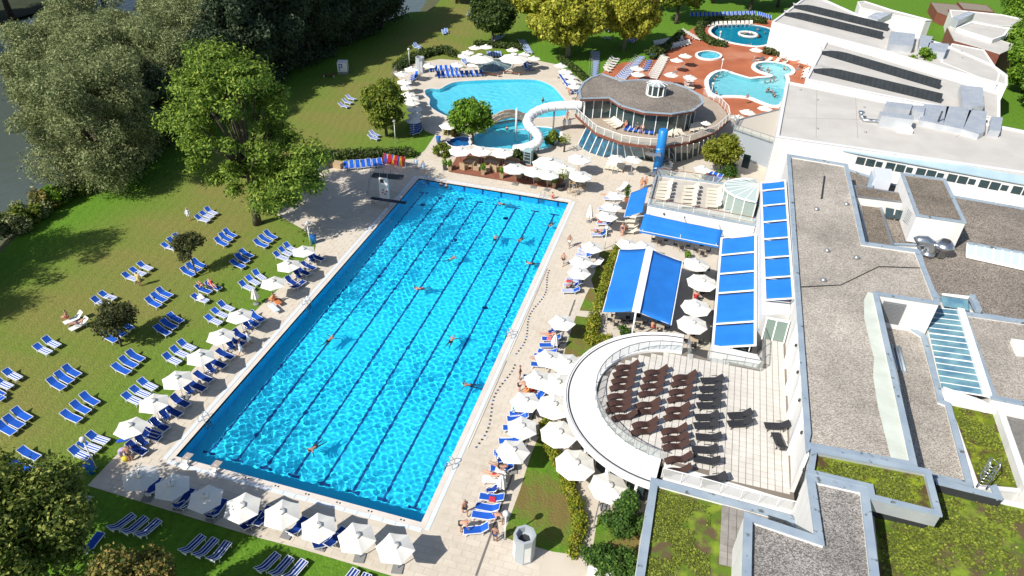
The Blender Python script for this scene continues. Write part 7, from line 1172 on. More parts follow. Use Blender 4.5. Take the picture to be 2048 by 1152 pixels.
pairs('navy', [(0.38, -2.51, 0.4), (0.74, -4, 0.4), (3.34, -2.61, 0.4), (3.42, -4.2, 0.4), (6.16, -2.67, 0.4), (6.19, -4.34, 0.4), (9.35, -3.03, 0.4), (8.93, -4.25, 0.4)], 'under the near parasols, left half', LS, None, 'from the left'); pairs('navy', [(9.64, -2.39, 0.4), (9.63, -3.82, 0.4), (12.53, -2.38, 0.4), (12.26, -3.97, 0.4), (15.52, -2.33, 0.4), (15.13, -3.96, 0.4), (15.23, -3.26, 0.4), (14.49, -4.01, 0.4)], 'under the near parasols, right half', LS, None, 'from the left'); pairs('chair', [(3.89, -3.71, 0.4), (3.59, -4.15, 0.4), (6.46, -3.71, 0.4), (6.21, -4.23, 0.4), (9.11, -3.44, 0.4), (9.07, -4, 0.4)], 'behind the near parasols', LS, None, 'from the left')
# right deck
RS = 'loungers along the right deck'
pairs('plain', [(23.68, 0.02, 0.4), (25.29, 0.7, 0.4)], 'moved by the bending man', RS); pairs('plain', [(23.85, 1.54, 0.4), (25.48, 1.75, 0.4), (23.97, 2.31, 0.4), (25.47, 2.44, 0.4), (23.88, 3.2, 0.4), (25.51, 3.43, 0.4), (23.66, 5.87, 0.4), (25.66, 6.5, 0.4), (23.77, 7.36, 0.4), (25.33, 8.12, 0.4), (23.69, 8.73, 0.4), (25.36, 9.33, 0.4)], 'on the near right deck', RS); pairs('white', [(23.6, 4.78, 0.4), (25.23, 5.15, 0.4)], 'covered with a white towel', RS); pairs('chair', [(24.06, 3.71, 0.4), (24.66, 3.97, 0.4), (24.07, 6.68, 0.4), (24.58, 6.96, 0.4)], 'on the near right deck', RS)
pairs('plain', [(23.82, 7.51, 0.4), (25.13, 7.85, 0.4), (23.7, 8.78, 0.4), (25.24, 9.34, 0.4), (23.59, 10.25, 0.4), (25.18, 10.76, 0.4), (23.68, 11.33, 0.4), (25.13, 11.94, 0.4), (25.04, 14.18, 0.4), (25.5, 14.81, 0.4), (23.95, 12.02, 0.4), (24.93, 12.48, 0.4)], 'under the right deck parasols', RS); pairs('plain', [(23.58, 16.61, 0.4), (25.27, 16.85, 0.4), (23.85, 18.52, 0.4), (25.38, 18.83, 0.4), (23.77, 19.73, 0.4), (25.41, 19.94, 0.4), (24.04, 20.48, 0.4), (25.55, 20.63, 0.4), (23.84, 21.28, 0.4), (25.51, 21.87, 0.4), (23.83, 22.3, 0.4), (25.56, 22.76, 0.4)], 'of the right deck middle group', RS); pairs('chair', [(24.14, 23.21, 0.4), (24.68, 23.89, 0.4)], 'below the lone parasol', RS)
pairs('striped', [(24.01, 30.55, 0.4), (25.59, 31.07, 0.4), (23.92, 31.6, 0.4), (25.58, 32.15, 0.4), (23.95, 32.85, 0.4), (25.7, 32.93, 0.4), (24.05, 33.83, 0.4), (25.86, 34.24, 0.4), (23.78, 35.43, 0.4), (25.66, 35.99, 0.4), (23.91, 37.91, 0.4), (25.71, 38.02, 0.4), (24.14, 38.75, 0.4), (25.65, 39.12, 0.4), (24.08, 39.59, 0.4), (25.64, 39.96, 0.4)], 'of the hedge group', RS); pairs('white', [(26.06, 36.12, 0.4), (26.8, 37.17, 0.4)], 'folded beside the hedge', RS)
pairs('striped', [(24.79, 42.69, 0.4), (26.34, 43.15, 0.4), (24.65, 43.85, 0.4), (26.61, 44.21, 0.4), (24.88, 45.47, 0.4), (26.62, 46, 0.4), (24.6, 46.97, 0.4), (26.66, 46.71, 0.4), (24.51, 49.25, 0.4), (26.11, 49.12, 0.4), (24.65, 52.06, 0.4), (26.39, 52.3, 0.4), (23.98, 37.85, 0.4), (25.59, 38.39, 0.4), (24.03, 39.39, 0.4), (25.58, 39.22, 0.4)], 'far on the right deck', RS); pairs('cream', [(28.18, 44.74, 0.4), (29.78, 44.98, 0.4), (28.22, 45.98, 0.4), (29.75, 46.35, 0.4), (28.18, 47.23, 0.4), (29.74, 47.6, 0.4), (28.25, 48.37, 0.4), (29.61, 48.52, 0.4)], 'between the two small blue awnings', RS)
pairs('white', [(26.08, 54.97, 0.4), (26.76, 56.61, 0.4)], 'folded beside the potted cypress', RS)
# roof terrace of the white house
TG = 'cream loungers on the roof terrace'
row('cream', 6, [(31.03, 51.74, 3.8), (33.02, 52.37, 3.8), (31.02, 47.44, 3.8), (32.95, 47.69, 3.8)], 'from the back in the left column', TG, 3.46); row('cream', 6, [(34.17, 51.67, 3.8), (36.15, 52.29, 3.8), (34.1, 46.83, 3.8), (36.07, 47.17, 3.8)], 'from the back in the middle column', TG, 3.46); row('cream', 6, [(36.82, 52.09, 3.8), (38.85, 52.43, 3.8), (36.89, 47.7, 3.8), (38.92, 48.15, 3.8)], 'from the back in the right column', TG, 3.46)
lounger('fblue', *[(39.87, 47.59, 3.8), (41.02, 47.59, 3.8)], 'single blue and white lounger by the glass bay', TG, 3.46)
# round terrace
BG = 'loungers on the round terrace'
def wave_rows(kind, pts, phrase): pairs(kind, pts, phrase, BG, 4.0, 'from the back')
wave_rows('wave', [(31.59, 15.87, 4.35), (33.12, 16.69, 4.35), (31.52, 15.05, 4.35), (33.05, 15.81, 4.35), (31.53, 14.19, 4.35), (33.07, 14.96, 4.35), (31.56, 13.38, 4.35), (33.04, 14.1, 4.35), (31.58, 12.35, 4.35), (33.03, 13.06, 4.35), (31.64, 11.56, 4.35), (33.1, 12.28, 4.35), (31.7, 10.82, 4.35), (33.16, 11.52, 4.35), (32.22, 10.11, 4.35), (33.72, 10.93, 4.35)], 'of the left column'); wave_rows('wave', [(33.96, 15.99, 4.35), (35.5, 16.8, 4.35), (33.9, 15.19, 4.35), (35.45, 16, 4.35), (33.88, 14.27, 4.35), (35.38, 15.05, 4.35), (33.85, 13.36, 4.35), (35.33, 14.08, 4.35), (33.83, 12.05, 4.35), (35.28, 12.8, 4.35), (33.84, 11.27, 4.35), (35.27, 11.95, 4.35), (33.87, 9.89, 4.35), (35.33, 10.62, 4.35), (33.89, 9.13, 4.35), (35.32, 9.85, 4.35)], 'of the second column')
wave_rows('wave', [(36.25, 16.1, 4.35), (37.83, 16.91, 4.35), (36.17, 15.3, 4.35), (37.73, 16.11, 4.35), (36.12, 14.29, 4.35), (37.66, 15.08, 4.35), (36.11, 13.41, 4.35), (37.63, 14.18, 4.35), (36.07, 12.2, 4.35), (37.57, 12.96, 4.35), (36.06, 11.39, 4.35), (37.55, 12.11, 4.35), (36.02, 9.91, 4.35), (37.52, 10.64, 4.35), (36.07, 9.08, 4.35), (37.72, 9.86, 4.35), (36.21, 8.33, 4.35), (37.87, 9.14, 4.35), (36.52, 7.18, 4.35), (38.14, 7.93, 4.35), (36.56, 6.11, 4.35), (38.14, 6.77, 4.35)], 'of the third column'); wave_rows('black', [(38.41, 16.38, 4.35), (40.08, 16.96, 4.35), (38.35, 15.3, 4.35), (40.02, 15.95, 4.35), (38.34, 14.35, 4.35), (39.96, 14.92, 4.35), (38.33, 13.39, 4.35), (39.95, 13.95, 4.35), (38.27, 12.06, 4.35), (39.87, 12.62, 4.35), (38.27, 11.15, 4.35), (39.86, 11.71, 4.35), (38.3, 10.04, 4.35), (40.32, 10.42, 4.35), (38.19, 8.74, 4.35), (40.02, 9.13, 4.35), (38.37, 7.88, 4.35), (40.24, 7.99, 4.35)], 'of the fourth column')
wave_rows('black', [(40.65, 12.98, 4.35), (42.36, 13.66, 4.35), (40.68, 12.1, 4.35), (42.37, 12.77, 4.35)], 'right of the columns'); wave_rows('black', [(43.29, 12.75, 4.35), (45.22, 13.24, 4.35)], 'lying at the wall'); wave_rows('black', [(44.13, 11.97, 4.35), (44.52, 10.66, 4.35)], 'turned towards the camera'); wave_rows('black', [(39.47, 6.19, 4.35), (40.26, 6.54, 4.35)], 'near the white railing')
# chairs against the far hedge and around the leisure pools
FG = 'loungers around the leisure pools'
row('plain', 7, [(-9.78, 48.53, 0.4), (-10.99, 50.75, 0.4), (-5.86, 50.91, 0.4), (-7.16, 53.15, 0.4)], 'from the left against the dark hedge', FG); 
def far_row(kind, n, p, phrase, group=FG, z=None): row(kind, n, p, phrase, group, z, 0.02)
far_row('fblue', 7, [(-6.41, 62.38, 0.4), (-5.06, 64.25, 0.4), (-8.47, 67.34, 0.4), (-6.43, 66.98, 0.4)], 'from below at the left leisure deck'); far_row('fblue', 5, [(-11.07, 86.84, 0.4), (-12.2, 89.39, 0.4), (-7.95, 88.51, 0.4), (-9.4, 90.97, 0.4)], 'from the left in the front chair row'); far_row('fblue', 6, [(-13.64, 89.61, 0.4), (-14.59, 91.84, 0.4), (-9.27, 91.53, 0.4), (-10.38, 93.71, 0.4)], 'from the left in the back chair row'); far_row('fblue', 5, [(-7.37, 88.98, 0.4), (-8.36, 91.11, 0.4), (-4.13, 90.7, 0.4), (-5.31, 92.79, 0.4)], 'from the left beside the wooden bench'); far_row('fstriped', 5, [(-6.31, 101.34, 0.4), (-7.2, 103.6, 0.4), (-4.26, 102.14, 0.4), (-5.36, 104.62, 0.4)], 'from the left between the big parasols'); far_row('fblue', 7, [(3.8, 96, 0.4), (0.92, 98.59, 0.4), (2.36, 100.23, 0.4), (0.71, 101.24, 0.4)], 'from below at the right big parasol'); far_row('fstriped', 3, [(-9.14, 96.07, 0.4), (-10.17, 97.04, 0.4), (-8.85, 97.27, 0.4), (-9.8, 98.01, 0.4)], 'at the left big parasol'); far_row('fblue', 3, [(-15.35, 84.25, 0.4), (-14.86, 85.89, 0.4), (-15.9, 85.99, 0.4), (-15.56, 87.61, 0.4)], 'at the grey shower column')
far_row('fblue', 5, [(10.54, 94.53, 0.4), (8.74, 95.34, 0.4), (13.25, 88.47, 0.4), (12.45, 88.62, 0.4)], 'from above at the right leisure deck'); far_row('fstriped', 9, [(-8.93, 109.96, 0.4), (-8.54, 112.04, 0.4), (-8.59, 115.32, 0.4), (-7.22, 115.2, 0.4)], 'from below beside the round dark tree'); far_row('fstriped', 9, [(0.61, 106.94, 0.4), (-0.67, 107.04, 0.4), (-2.98, 114.24, 0.4), (-3.67, 113.32, 0.4)], 'from below under the plane tree')
far_row('fstriped', 14, [(15.15, 98.9, 0.4), (14.04, 97.4, 0.4), (12.97, 112.26, 0.4), (11.8, 111.8, 0.4)], 'from below in the curved lawn row'); far_row('fstriped', 15, [(20.45, 97.35, 0.4), (18.74, 98.11, 0.4), (22.13, 112.46, 0.4), (20.55, 111.43, 0.4)], 'from below in the second lawn row'); far_row('fblue', 5, [(23.81, 110.65, 0.4), (22.53, 109.35, 0.4), (23.54, 105.07, 0.4), (22.47, 104.28, 0.4)], 'from above beside the round planter'); far_row('fwhite', 6, [(17.42, 109.4, 0.4), (16.21, 109.33, 0.4), (16.76, 101.72, 0.4), (16.2, 102.26, 0.4)], 'from above between the lawn rows')
far_row('fwhite', 13, [(26.67, 113.39, 0.4), (25.33, 114.53, 0.4), (25.88, 100.81, 0.4), (24.28, 100.92, 0.4)], 'from above in the railing row'); far_row('fwhite', 9, [(23.63, 120.85, 0.4), (22.84, 123.29, 0.4), (28.49, 126.47, 0.4), (27.75, 129.06, 0.4)], 'from the left in the upper curved row'); far_row('fwhite', 8, [(25.9, 118.61, 0.4), (25.19, 120.56, 0.4), (30.24, 123.9, 0.4), (29.25, 126.77, 0.4)], 'from the left in the lower curved row'); far_row('fwhite', 6, [(28.73, 133.43, 0.4), (28.17, 133.71, 0.4), (31.71, 128.7, 0.4), (30.63, 129.23, 0.4)], 'from the left at the hedge gap'); far_row('fwhite', 12, [(32.19, 139.6, 0.4), (31.6, 141.57, 0.4), (42.29, 144.79, 0.4), (42.09, 147.33, 0.4)], 'from the left behind the round pool'); far_row('fwhite', 4, [(32.22, 103.21, 0.4), (30.49, 102.2, 0.4), (32.6, 97.82, 0.4), (31.07, 97.91, 0.4)], 'from above right of the rotunda'); far_row('fwhite', 3, [(51.31, 109.99, 0.4), (52.85, 113.58, 0.4), (51.99, 114.79, 0.4), (53.18, 116.82, 0.4)], 'from below at the middle hall corner'); far_row('fwhite', 4, [(43.37, 118.49, 0.4), (44.84, 120.18, 0.4), (48.35, 118.2, 0.4), (49.39, 120.82, 0.4)], 'from the left at the hall grasses')
far_row('fblue', 16, [(28.97, 146.61, 0.4), (28.61, 148.86, 0.4), (42.91, 153.94, 0.4), (42.51, 156.22, 0.4)], 'from the left behind the dark curved hedge'); far_row('fblue', 6, [(44.08, 153.61, 0.4), (43.69, 155.89, 0.4), (46.56, 151.47, 0.4), (46.21, 153.69, 0.4)], 'from the left beside the far hall corner')
far_row('fwhite', 4, [(23.37, 60.64, 0.4), (23.57, 62.59, 0.4), (25.31, 60.71, 0.4), (25.46, 62.31, 0.4)], 'from the left in front of the rotunda'); far_row('fblue', 3, [(36.77, 62.01, 0.4), (37.54, 64.08, 0.4), (38.15, 61.91, 0.4), (38.82, 63.62, 0.4)], 'from the left by the cafe hedge'); far_row('fwhite', 3, [(35.3, 63.3, 0.4), (36.01, 64.15, 0.4), (36.1, 62.67, 0.4), (36.81, 63.52, 0.4)], 'from the left under the court parasol')
far_row('fwhite', 4, [(21.54, 68.91, 3.9), (22.55, 69.61, 3.9), (23.12, 66.84, 3.9), (23.9, 68.1, 3.9)], 'from the left on the balcony', FG, 3.56); far_row('fblue', 6, [(24.69, 66.13, 3.9), (25.07, 68.53, 3.9), (28.5, 66.25, 3.9), (28.37, 68.42, 3.9)], 'from the left among the balcony sunbathers', FG, 3.56); far_row('fwhite', 3, [(30.96, 66.51, 3.9), (30.9, 68.37, 3.9), (32.87, 67.51, 3.9), (31.91, 69.05, 3.9)], 'from the left beside the blue column', FG, 3.56); far_row('fwhite', 3, [(33.82, 69.1, 3.9), (33.77, 71.35, 3.9), (35.27, 70.59, 3.9), (34.46, 71.93, 3.9)], 'from the left at the balcony end', FG, 3.56)
far_row('fstriped', 3, [(-19.47, 68.92, 0.4), (-21.93, 69.44, 0.4), (-19.99, 72.22, 0.4), (-22.23, 72.89, 0.4)], 'from below on the open lawn'); far_row('fstriped', 2, [(-10.01, 59.15, 0.4), (-11.93, 59.65, 0.4), (-10.39, 60.21, 0.4), (-12.26, 60.99, 0.4)], 'at the maple tree'); far_row('fstriped', 2, [(-20.21, 101.42, 0.4), (-22.64, 102.19, 0.4), (-20.49, 102.43, 0.4), (-22.88, 103.42, 0.4)], 'on the dry lawn strip'); far_row('fstriped', 2, [(-19.11, 111.82, 0.4), (-20.82, 114.54, 0.4), (-19.15, 113.05, 0.4), (-20.46, 115.48, 0.4)], 'at the long tree shadow'); far_row('fstriped', 3, [(-17.65, 126.29, 0.4), (-20, 127.57, 0.4), (-18.51, 129.32, 0.4), (-20.33, 130.29, 0.4)], 'near the top of the lawn')
far_row('fblue', 5, [(10.38, 142.98, 0.4), (8.72, 144.09, 0.4), (13.78, 122.53, 0.4), (12.04, 121.84, 0.4)], 'from above between the plane trunks'); far_row('fblue', 5, [(18.39, 121.53, 0.4), (17.52, 122.12, 0.4), (19.01, 124.61, 0.4), (18.39, 125.33, 0.4)], 'from the left behind the bare plane trunk')

# the nearest of the far loungers are things of their own, the rest one mass
FAR.sort(key=lambda q: q[0]); keep_n = max(0, 298 - N_THINGS[0]); mass = MB(); FM = {'fblue': 0, 'fstriped': 1, 'fwhite': 2}
for i, (_, kind, foot, head, label, group, z) in enumerate(FAR):
    if i < keep_n: lounger(kind, foot, head, label, group, z, True); continue
    src = PROTO[kind][0].data; d = Vector(head) - Vector(foot); c = (Vector(head) + Vector(foot)) / 2; mt = Matrix.Translation((c.x, c.y, z or 0.0)) @ Matrix.Rotation(math.atan2(d.y, d.x), 4, 'Z'); o0 = len(mass.v)
    mass.v += [tuple(mt @ v.co) for v in src.vertices]
    for pl_ in src.polygons: mass.f.append(tuple(o0 + k for k in pl_.vertices)); mass.m.append(FM[kind] if pl_.material_index == 0 else 3); mass.sm.append(False)
far_o = mass.build('far_loungers', [M_blue, mat('far_stripe', (0.14, 0.24, 0.50), 0.85), M_cream, M_frame]); tag(far_o, 'rows of far blue and white sun loungers around the back pools', 'sun loungers', None, 'stuff')
for kind in ('fblue', 'fstriped', 'fwhite'):
    if kind not in used_l: bpy.data.objects.remove(PROTO[kind][0])

# ================================================================ PEOPLE
M_skin = mat('bather_skin', (0.47, 0.26, 0.18), 0.6, (0.40, 0.21, 0.14), 6, rnd=0.28); M_hair = mat('dark_hair', (0.035, 0.022, 0.015), 0.7, rnd=0.3); M_greyhair = mat('grey_hair', (0.35, 0.32, 0.29), 0.8)  # skin tone mottled by noise and varied per person
CL = {'dark': mat('dark_swimwear', (0.02, 0.02, 0.03), 0.7), 'red': mat('red_swimwear', (0.5, 0.03, 0.04), 0.7), 'robe': mat('white_robe', (0.74, 0.76, 0.80), 0.9), 'yellow': mat('yellow_robe', (0.62, 0.50, 0.22), 0.9), 'navyw': mat('navy_swimwear', (0.02, 0.04, 0.12), 0.7), 'blue': mat('pale_blue_robe', (0.45, 0.62, 0.78), 0.9), 'purple': mat('lilac_shirt', (0.40, 0.34, 0.52), 0.9), 'orange': mat('orange_shirt', (0.62, 0.25, 0.10), 0.9), 'white': mat('white_swimwear', (0.7, 0.7, 0.68), 0.8)}
def person(pose, loc, face, wear, kind, label, hair=None, group='bathers', s=1.0):
    B = body(pose); t = bpy.data.objects.new('person', B['body']); C.objects.link(t); t.location = loc; t.rotation_euler = (0, 0, R(face)); t.scale = (s,) * 3; tag(t, label, 'person', group)
    if not B['body'].materials: B['body'].materials.append(M_skin)
    for nm, me, m in (('hair', B['hair'], hair or M_hair), ({'robe': 'robe', 'suit': 'swimsuit', 'trunks': 'swim_trunks'}[kind], B[kind], CL[wear])):
        o = bpy.data.objects.new(nm, me); C.objects.link(o); o.parent = t
        if not me.materials: me.materials.append(m)
        o.material_slots[0].link = 'OBJECT'; o.material_slots[0].material = m
    return t
SP = 'people standing and walking'
for pose, loc, face, wear, kind, label, hr in (
    ('stand', (-21.43, 31.01, 0), -60, 'robe', 'robe', 'person in long white clothes standing on the lawn', M_greyhair), ('stand', (-17.84, 18.12, 0), 100, 'yellow', 'robe', 'person in pale yellow robe in front of a striped trio', None), ('walk', (-1.89, 11.85, 0), 40, 'robe', 'robe', 'person in white bathrobe on the left pool side, nearer one', None), ('walk', (-1.99, 13.3, 0), 40, 'robe', 'robe', 'person in white bathrobe on the left pool side, farther one', None),
    ('akimbo', (-2.9, -1.4, 0), 120, 'dark', 'trunks', 'bare chested person in dark shorts beside the first left parasol', M_greyhair), ('bend', (-3.65, -1.42, 0), 20, 'purple', 'robe', 'person in lilac shirt bending over bags', M_greyhair),
    ('walk', (23.2, 1.51, 0), 130, 'dark', 'trunks', 'tanned person in dark trunks walking on the near right deck', M_greyhair), ('bend', (23.35, 0.1, 0), 20, 'dark', 'trunks', 'tanned person bending to lift a blue lounger', M_greyhair), ('stand', (25.93, 0.04, 0), 90, 'navyw', 'trunks', 'person in patterned swim briefs at the lawn corner', None), ('bend', (25.99, 1.57, 0), 190, 'white', 'trunks', 'person with white cap beside the near lamp post', M_greyhair),
    ('stand', (23.19, 16.44, 0), 0, 'dark', 'suit', 'person in dark swimsuit on the right deck, farther of two', None), ('bend', (23.57, 14.9, 0), 30, 'dark', 'trunks', 'person in dark trunks beside the orange towel', None), ('walk', (22.73, 39.54, 0), -100, 'white', 'trunks', 'person walking past the far right pool edge, farther one', M_greyhair), ('walk', (22.88, 35.67, 0), -110, 'dark', 'trunks', 'person in dark trunks walking along the right pool edge', M_greyhair),
    ('stand', (28.12, 44.03, 0), -90, 'navyw', 'suit', 'person standing between the two small blue awnings', None), ('stand', (-1.38, 52.54, 0), -80, 'blue', 'robe', 'person in pale blue robe near the coloured mats, left one', None), ('stand', (-0.09, 51.87, 0), -80, 'blue', 'robe', 'person in pale blue robe near the coloured mats, right one', None), ('stand', (14.71, 73.08, 0), -60, 'robe', 'robe', 'person in white bathrobe beside the slide, left one', None), ('stand', (15.45, 73.34, 0), -100, 'robe', 'robe', 'person in white bathrobe beside the slide, right one', None), ('walk', (14.47, 76.36, 0), -90, 'red', 'suit', 'person in red swimsuit behind the two bathrobes', None),
    ('stand', (28.77, 56.82, 0), -120, 'orange', 'trunks', 'tanned person beside the small awning, left one', None), ('stand', (29.24, 57.28, 0), -120, 'orange', 'trunks', 'tanned person beside the small awning, right one', None), ('walk', (12.39, 87.53, 0), -90, 'orange', 'robe', 'person wrapped in an orange towel at the leisure pool', None), ('stand', (18.22, 50.31, -0.75), 90, 'red', 'suit', 'person in red swimsuit climbing the far pool ladder', None), ('stand', (41.79, 94.19, 0), -90, 'white', 'trunks', 'person at the corner of the spa pool', None)):
    person(pose, loc, face, wear, kind, label, hr, SP)
SW = 'swimmers in the long pool'
for k, (p, face, wear, label) in enumerate((((4.48, 16.28, -0.1), 80, 'dark', 'swimmer in the left lanes of the long pool'), ((9.72, 4.18, -0.1), 250, 'dark', 'swimmer with spread arms near the bottom of the long pool'), ((15.5, 19.76, -0.1), 85, 'dark', 'swimmer in the right lanes, middle of the long pool'), ((19.2, 14.61, -0.1), 190, 'navyw', 'swimmer close to the right edge of the long pool'), ((9.6, 26.84, -0.1), 200, 'red', 'swimmer in red in the middle of the long pool'), ((10.66, 33.13, -0.1), 60, 'white', 'pale swimmer in the upper middle of the long pool'), ((17.01, 39.74, -0.1), 250, 'dark', 'swimmer in the upper right lanes of the long pool'), ((19.48, 35.12, -0.1), 190, 'dark', 'swimmer near the right edge, upper third of the long pool'), ((19.61, 44.27, -0.1), 260, 'dark', 'swimmer near the far right corner of the long pool'), ((14.07, 38.75, -0.1), 100, 'navyw', 'swimmer in the upper lanes between the lines'), ((12.56, 47.12, -0.1), 180, 'dark', 'swimmer at the far end of the long pool'))):
    person('swim', p, face, wear, 'trunks', label, None, SW)
for k, (p, lab) in enumerate((((3.3, 49.58, 0.1), 'bather at the far left wall of the long pool, left one'), ((4.13, 49.42, 0.1), 'bather at the far left wall of the long pool, right one'), ((8.63, 84.1, 0.1), 'bather alone in the right of the leisure pool'), ((-3.82, 75.91, 0.1), 'bather in the left of the leisure pool'), ((2.64, 74.64, 0.1), 'bather at the stone bridge, left one'), ((4.24, 74.33, 0.1), 'bather at the stone bridge, right one'), ((6.3, 70.4, 0.1), 'bather just below the stone bridge'), ((10.93, 71.26, 0.1), 'bather at the rim of the grotto pool'))):
    person('stand', (p[0], p[1], -1.42), -90 + 30 * k, 'dark', 'trunks', lab, None, 'bathers in the pools')
spa_p = [(44.07, 115.2, 0.15), (44.38, 113.21, 0.15), (45.56, 114.18, 0.15), (45.78, 112.7, 0.15), (44.77, 112.32, 0.15), (48.66, 115.9, 0.15), (46.65, 108.75, 0.15), (45.04, 106.92, 0.15), (46.03, 107.78, 0.15), (45.29, 101.86, 0.15), (45.59, 102.66, 0.15), (46.09, 101.94, 0.15), (46.43, 100.49, 0.15), (46.63, 99.68, 0.15), (37.44, 108, 0.15), (36.41, 106.6, 0.15), (35.96, 104.71, 0.15), (35.71, 100.57, 0.15), (36.68, 97.3, 0.15), (42.04, 97.1, 0.15)]
for k, p in enumerate(sorted(spa_p)): person('stand', (p[0], p[1], -1.25), 40 * k, ('dark', 'red', 'navyw')[k % 3], 'trunks' if k % 2 else 'suit', 'bather in the curved spa pool, %s from the left' % ORD[k], None, 'bathers in the spa pool')
rp = [(43.66, 142.31, 0.15), (45.29, 140.49, 0.15), (40.86, 138.01, 0.15), (41.58, 138.65, 0.15), (42.3, 138.24, 0.15), (42.85, 137.77, 0.15), (41.85, 129.16, 0.15), (42.37, 129.67, 0.15), (43.75, 136.77, 0.15), (40.17, 136.02, 0.15)]
for k, p in enumerate(sorted(rp)): person('stand', (p[0], p[1], -1.3), 36 * k, 'dark', 'trunks', 'bather in the round pool, %s from the left' % ORD[k], None, 'bathers in the round pool')
LY = 'sunbathers on loungers'
for pose, p, face, wear, kind, lab in (('sit', (-20.16, 11.06, 0.2), 200, 'red', 'trunks', 'person sitting upright on the white lawn lounger'), ('lie', (-18.31, 10.54, 0.38), 215, 'navyw', 'trunks', 'person lying on the lower white lawn lounger'), ('lie', (-11.29, 19.28, 0.36), 150, 'dark', 'trunks', 'sunbather on the lawn lounger near the white towel, left'), ('lie', (-10.39, 19.76, 0.36), 330, 'red', 'suit', 'sunbather on the lawn lounger near the white towel, right'),
    ('lie', (24.52, 5.92, 0.36), 170, 'dark', 'trunks', 'sunbather on the near right deck beside the white towel'), ('lie', (24.25, 4.98, 0.36), 170, 'red', 'suit', 'sunbather on the white towel by the closed parasol'), ('lie', (24.42, 22.53, 0.36), 180, 'red', 'suit', 'sunbather below the lone right deck parasol'), ('lie', (24.39, 18.71, 0.36), 170, 'white', 'trunks', 'sunbather half under the fourth right deck parasol'), ('sit', (24.69, 31.43, 0.1), 180, 'dark', 'trunks', 'tanned person sitting at the hedge loungers'), ('lie', (24.67, 39.03, 0.36), 180, 'navyw', 'suit', 'sunbather below the far hedge end parasol'), ('lie', (25.45, 42.98, 0.36), 180, 'dark', 'trunks', 'sunbather on the far right deck, near end'), ('lie', (25.47, 45.93, 0.36), 180, 'red', 'trunks', 'sunbather on the far right deck with red towel'), ('lie', (25.02, 52.19, 0.36), 180, 'red', 'suit', 'sunbather on the far right deck, far end'), ('sit', (28.42, 44.8, 0.1), 180, 'orange', 'trunks', 'person sitting on the cream loungers'),
    ('sit', (23.77, 12.27, 0.1), 0, 'blue', 'robe', 'person in turquoise towel sitting on the right deck'), ('sit', (24.46, 14.75, 0.1), 180, 'orange', 'robe', 'person with orange towel on the right deck'), ('sit', [(24.64, 67.41, 3.7)][0], 250, 'red', 'trunks', 'person sitting on the rotunda balcony, left'), ('sit', [(26.29, 67.36, 3.7)][0], 250, 'dark', 'trunks', 'person sitting on the rotunda balcony, middle'), ('sit', [(27.06, 67.01, 3.7)][0], 270, 'dark', 'trunks', 'person sitting on the rotunda balcony, right'), ('lie', [(48.39, 119.45, 0.36)][0], 200, 'dark', 'trunks', 'sunbather at the hall grasses, left'), ('lie', [(50.93, 119.05, 0.36)][0], 200, 'red', 'suit', 'sunbather at the hall grasses, right'), ('sit', [(52.62, 116.51, 0.1)][0], 200, 'orange', 'robe', 'person at the corner of the middle hall'), ('sit', (-3.31, 19.75, 0.1), 180, 'orange', 'robe', 'person in orange on the upper left pool side'), ('sit', (33.66, 27.14, 0.1), 90, 'red', 'trunks', 'person sitting at a table below the gable awning'), ('sit', (37.43, 33.38, 0.1), 90, 'red', 'robe', 'person in red at a cafe court table')):
    person(pose, p, face, wear, kind, lab, None, LY)

# ================================================================ SMALL THINGS
def lamp_post(base, h, lab):
    t = thing('lamp_post', lab, 'lamp post', base, 0, 'globe lamps'); MB().tube([(0, 0, 0), (0, 0, h)], 0.05, 10).build('pole', M_whitep, t); MB().lathe([(0.02, h - 0.05), (0.12, h), (0.21, h + 0.12), (0.24, h + 0.25), (0.2, h + 0.4), (0.1, h + 0.48), (0.01, h + 0.5)], 14).build('globe', mat('milky_globe', (0.62, 0.62, 0.62), 0.4), t); MB().lathe([(0.12, 0), (0.12, 0.05)], 10).build('foot', M_metal, t)
lamp_post((26.54, 0.44, 0), 2.6, 'white globe lamp post at the near right lawn corner'); lamp_post((-4.96, -2.75, 0), 2.9, 'white globe lamp post beside the blue bin at lower left'); lamp_post((-5.35, 30.67, 0), 2.6, 'thin lamp post beside the blue bin at the deck corner'); lamp_post((-7.47, 59.43, 0), 3.2, 'lamp post at the hedge below the maple'); lamp_post((-18.78, 91.81, 0), 2.8, 'lamp post at the fence of the leisure deck'); lamp_post((36.9, 107.69, 0), 2.6, 'lamp post at the left end of the spa pool'); lamp_post((35.72, 126.3, 0), 2.6, 'lamp post beside the round pool hedge'); lamp_post((35.8, 93.71, 0), 2.6, 'lamp post between rotunda and spa pool'); lamp_post((26.69, 40.53, 0), 2.6, 'lamp post at the far hedge end on the right deck')
def litter_bin(base, lab):
    t = thing('litter_bin', lab, 'bin', base, 0, 'blue bins'); MB().lathe([(0.28, 0), (0.36, 0.85), (0.36, 0.88), (0.3, 0.86), (0.26, 0.7)], 12).build('body', M_bluesteel, t); MB().lathe([(0.38, 0.88), (0.38, 0.95), (0.15, 1.02)], 12).build('rim', mat('blue_plastic', (0.015, 0.12, 0.42), 0.5), t)
litter_bin((-4.97, -3.21, 0), 'blue litter bin at the lower left lamp post'); litter_bin((-5.18, 31.18, 0), 'blue litter bin at the deck corner'); litter_bin((23.64, 112.57, 0), 'blue litter bin behind the rotunda'); litter_bin((-1.65, 61.69, 0), 'blue litter bin at the blue slide pool')
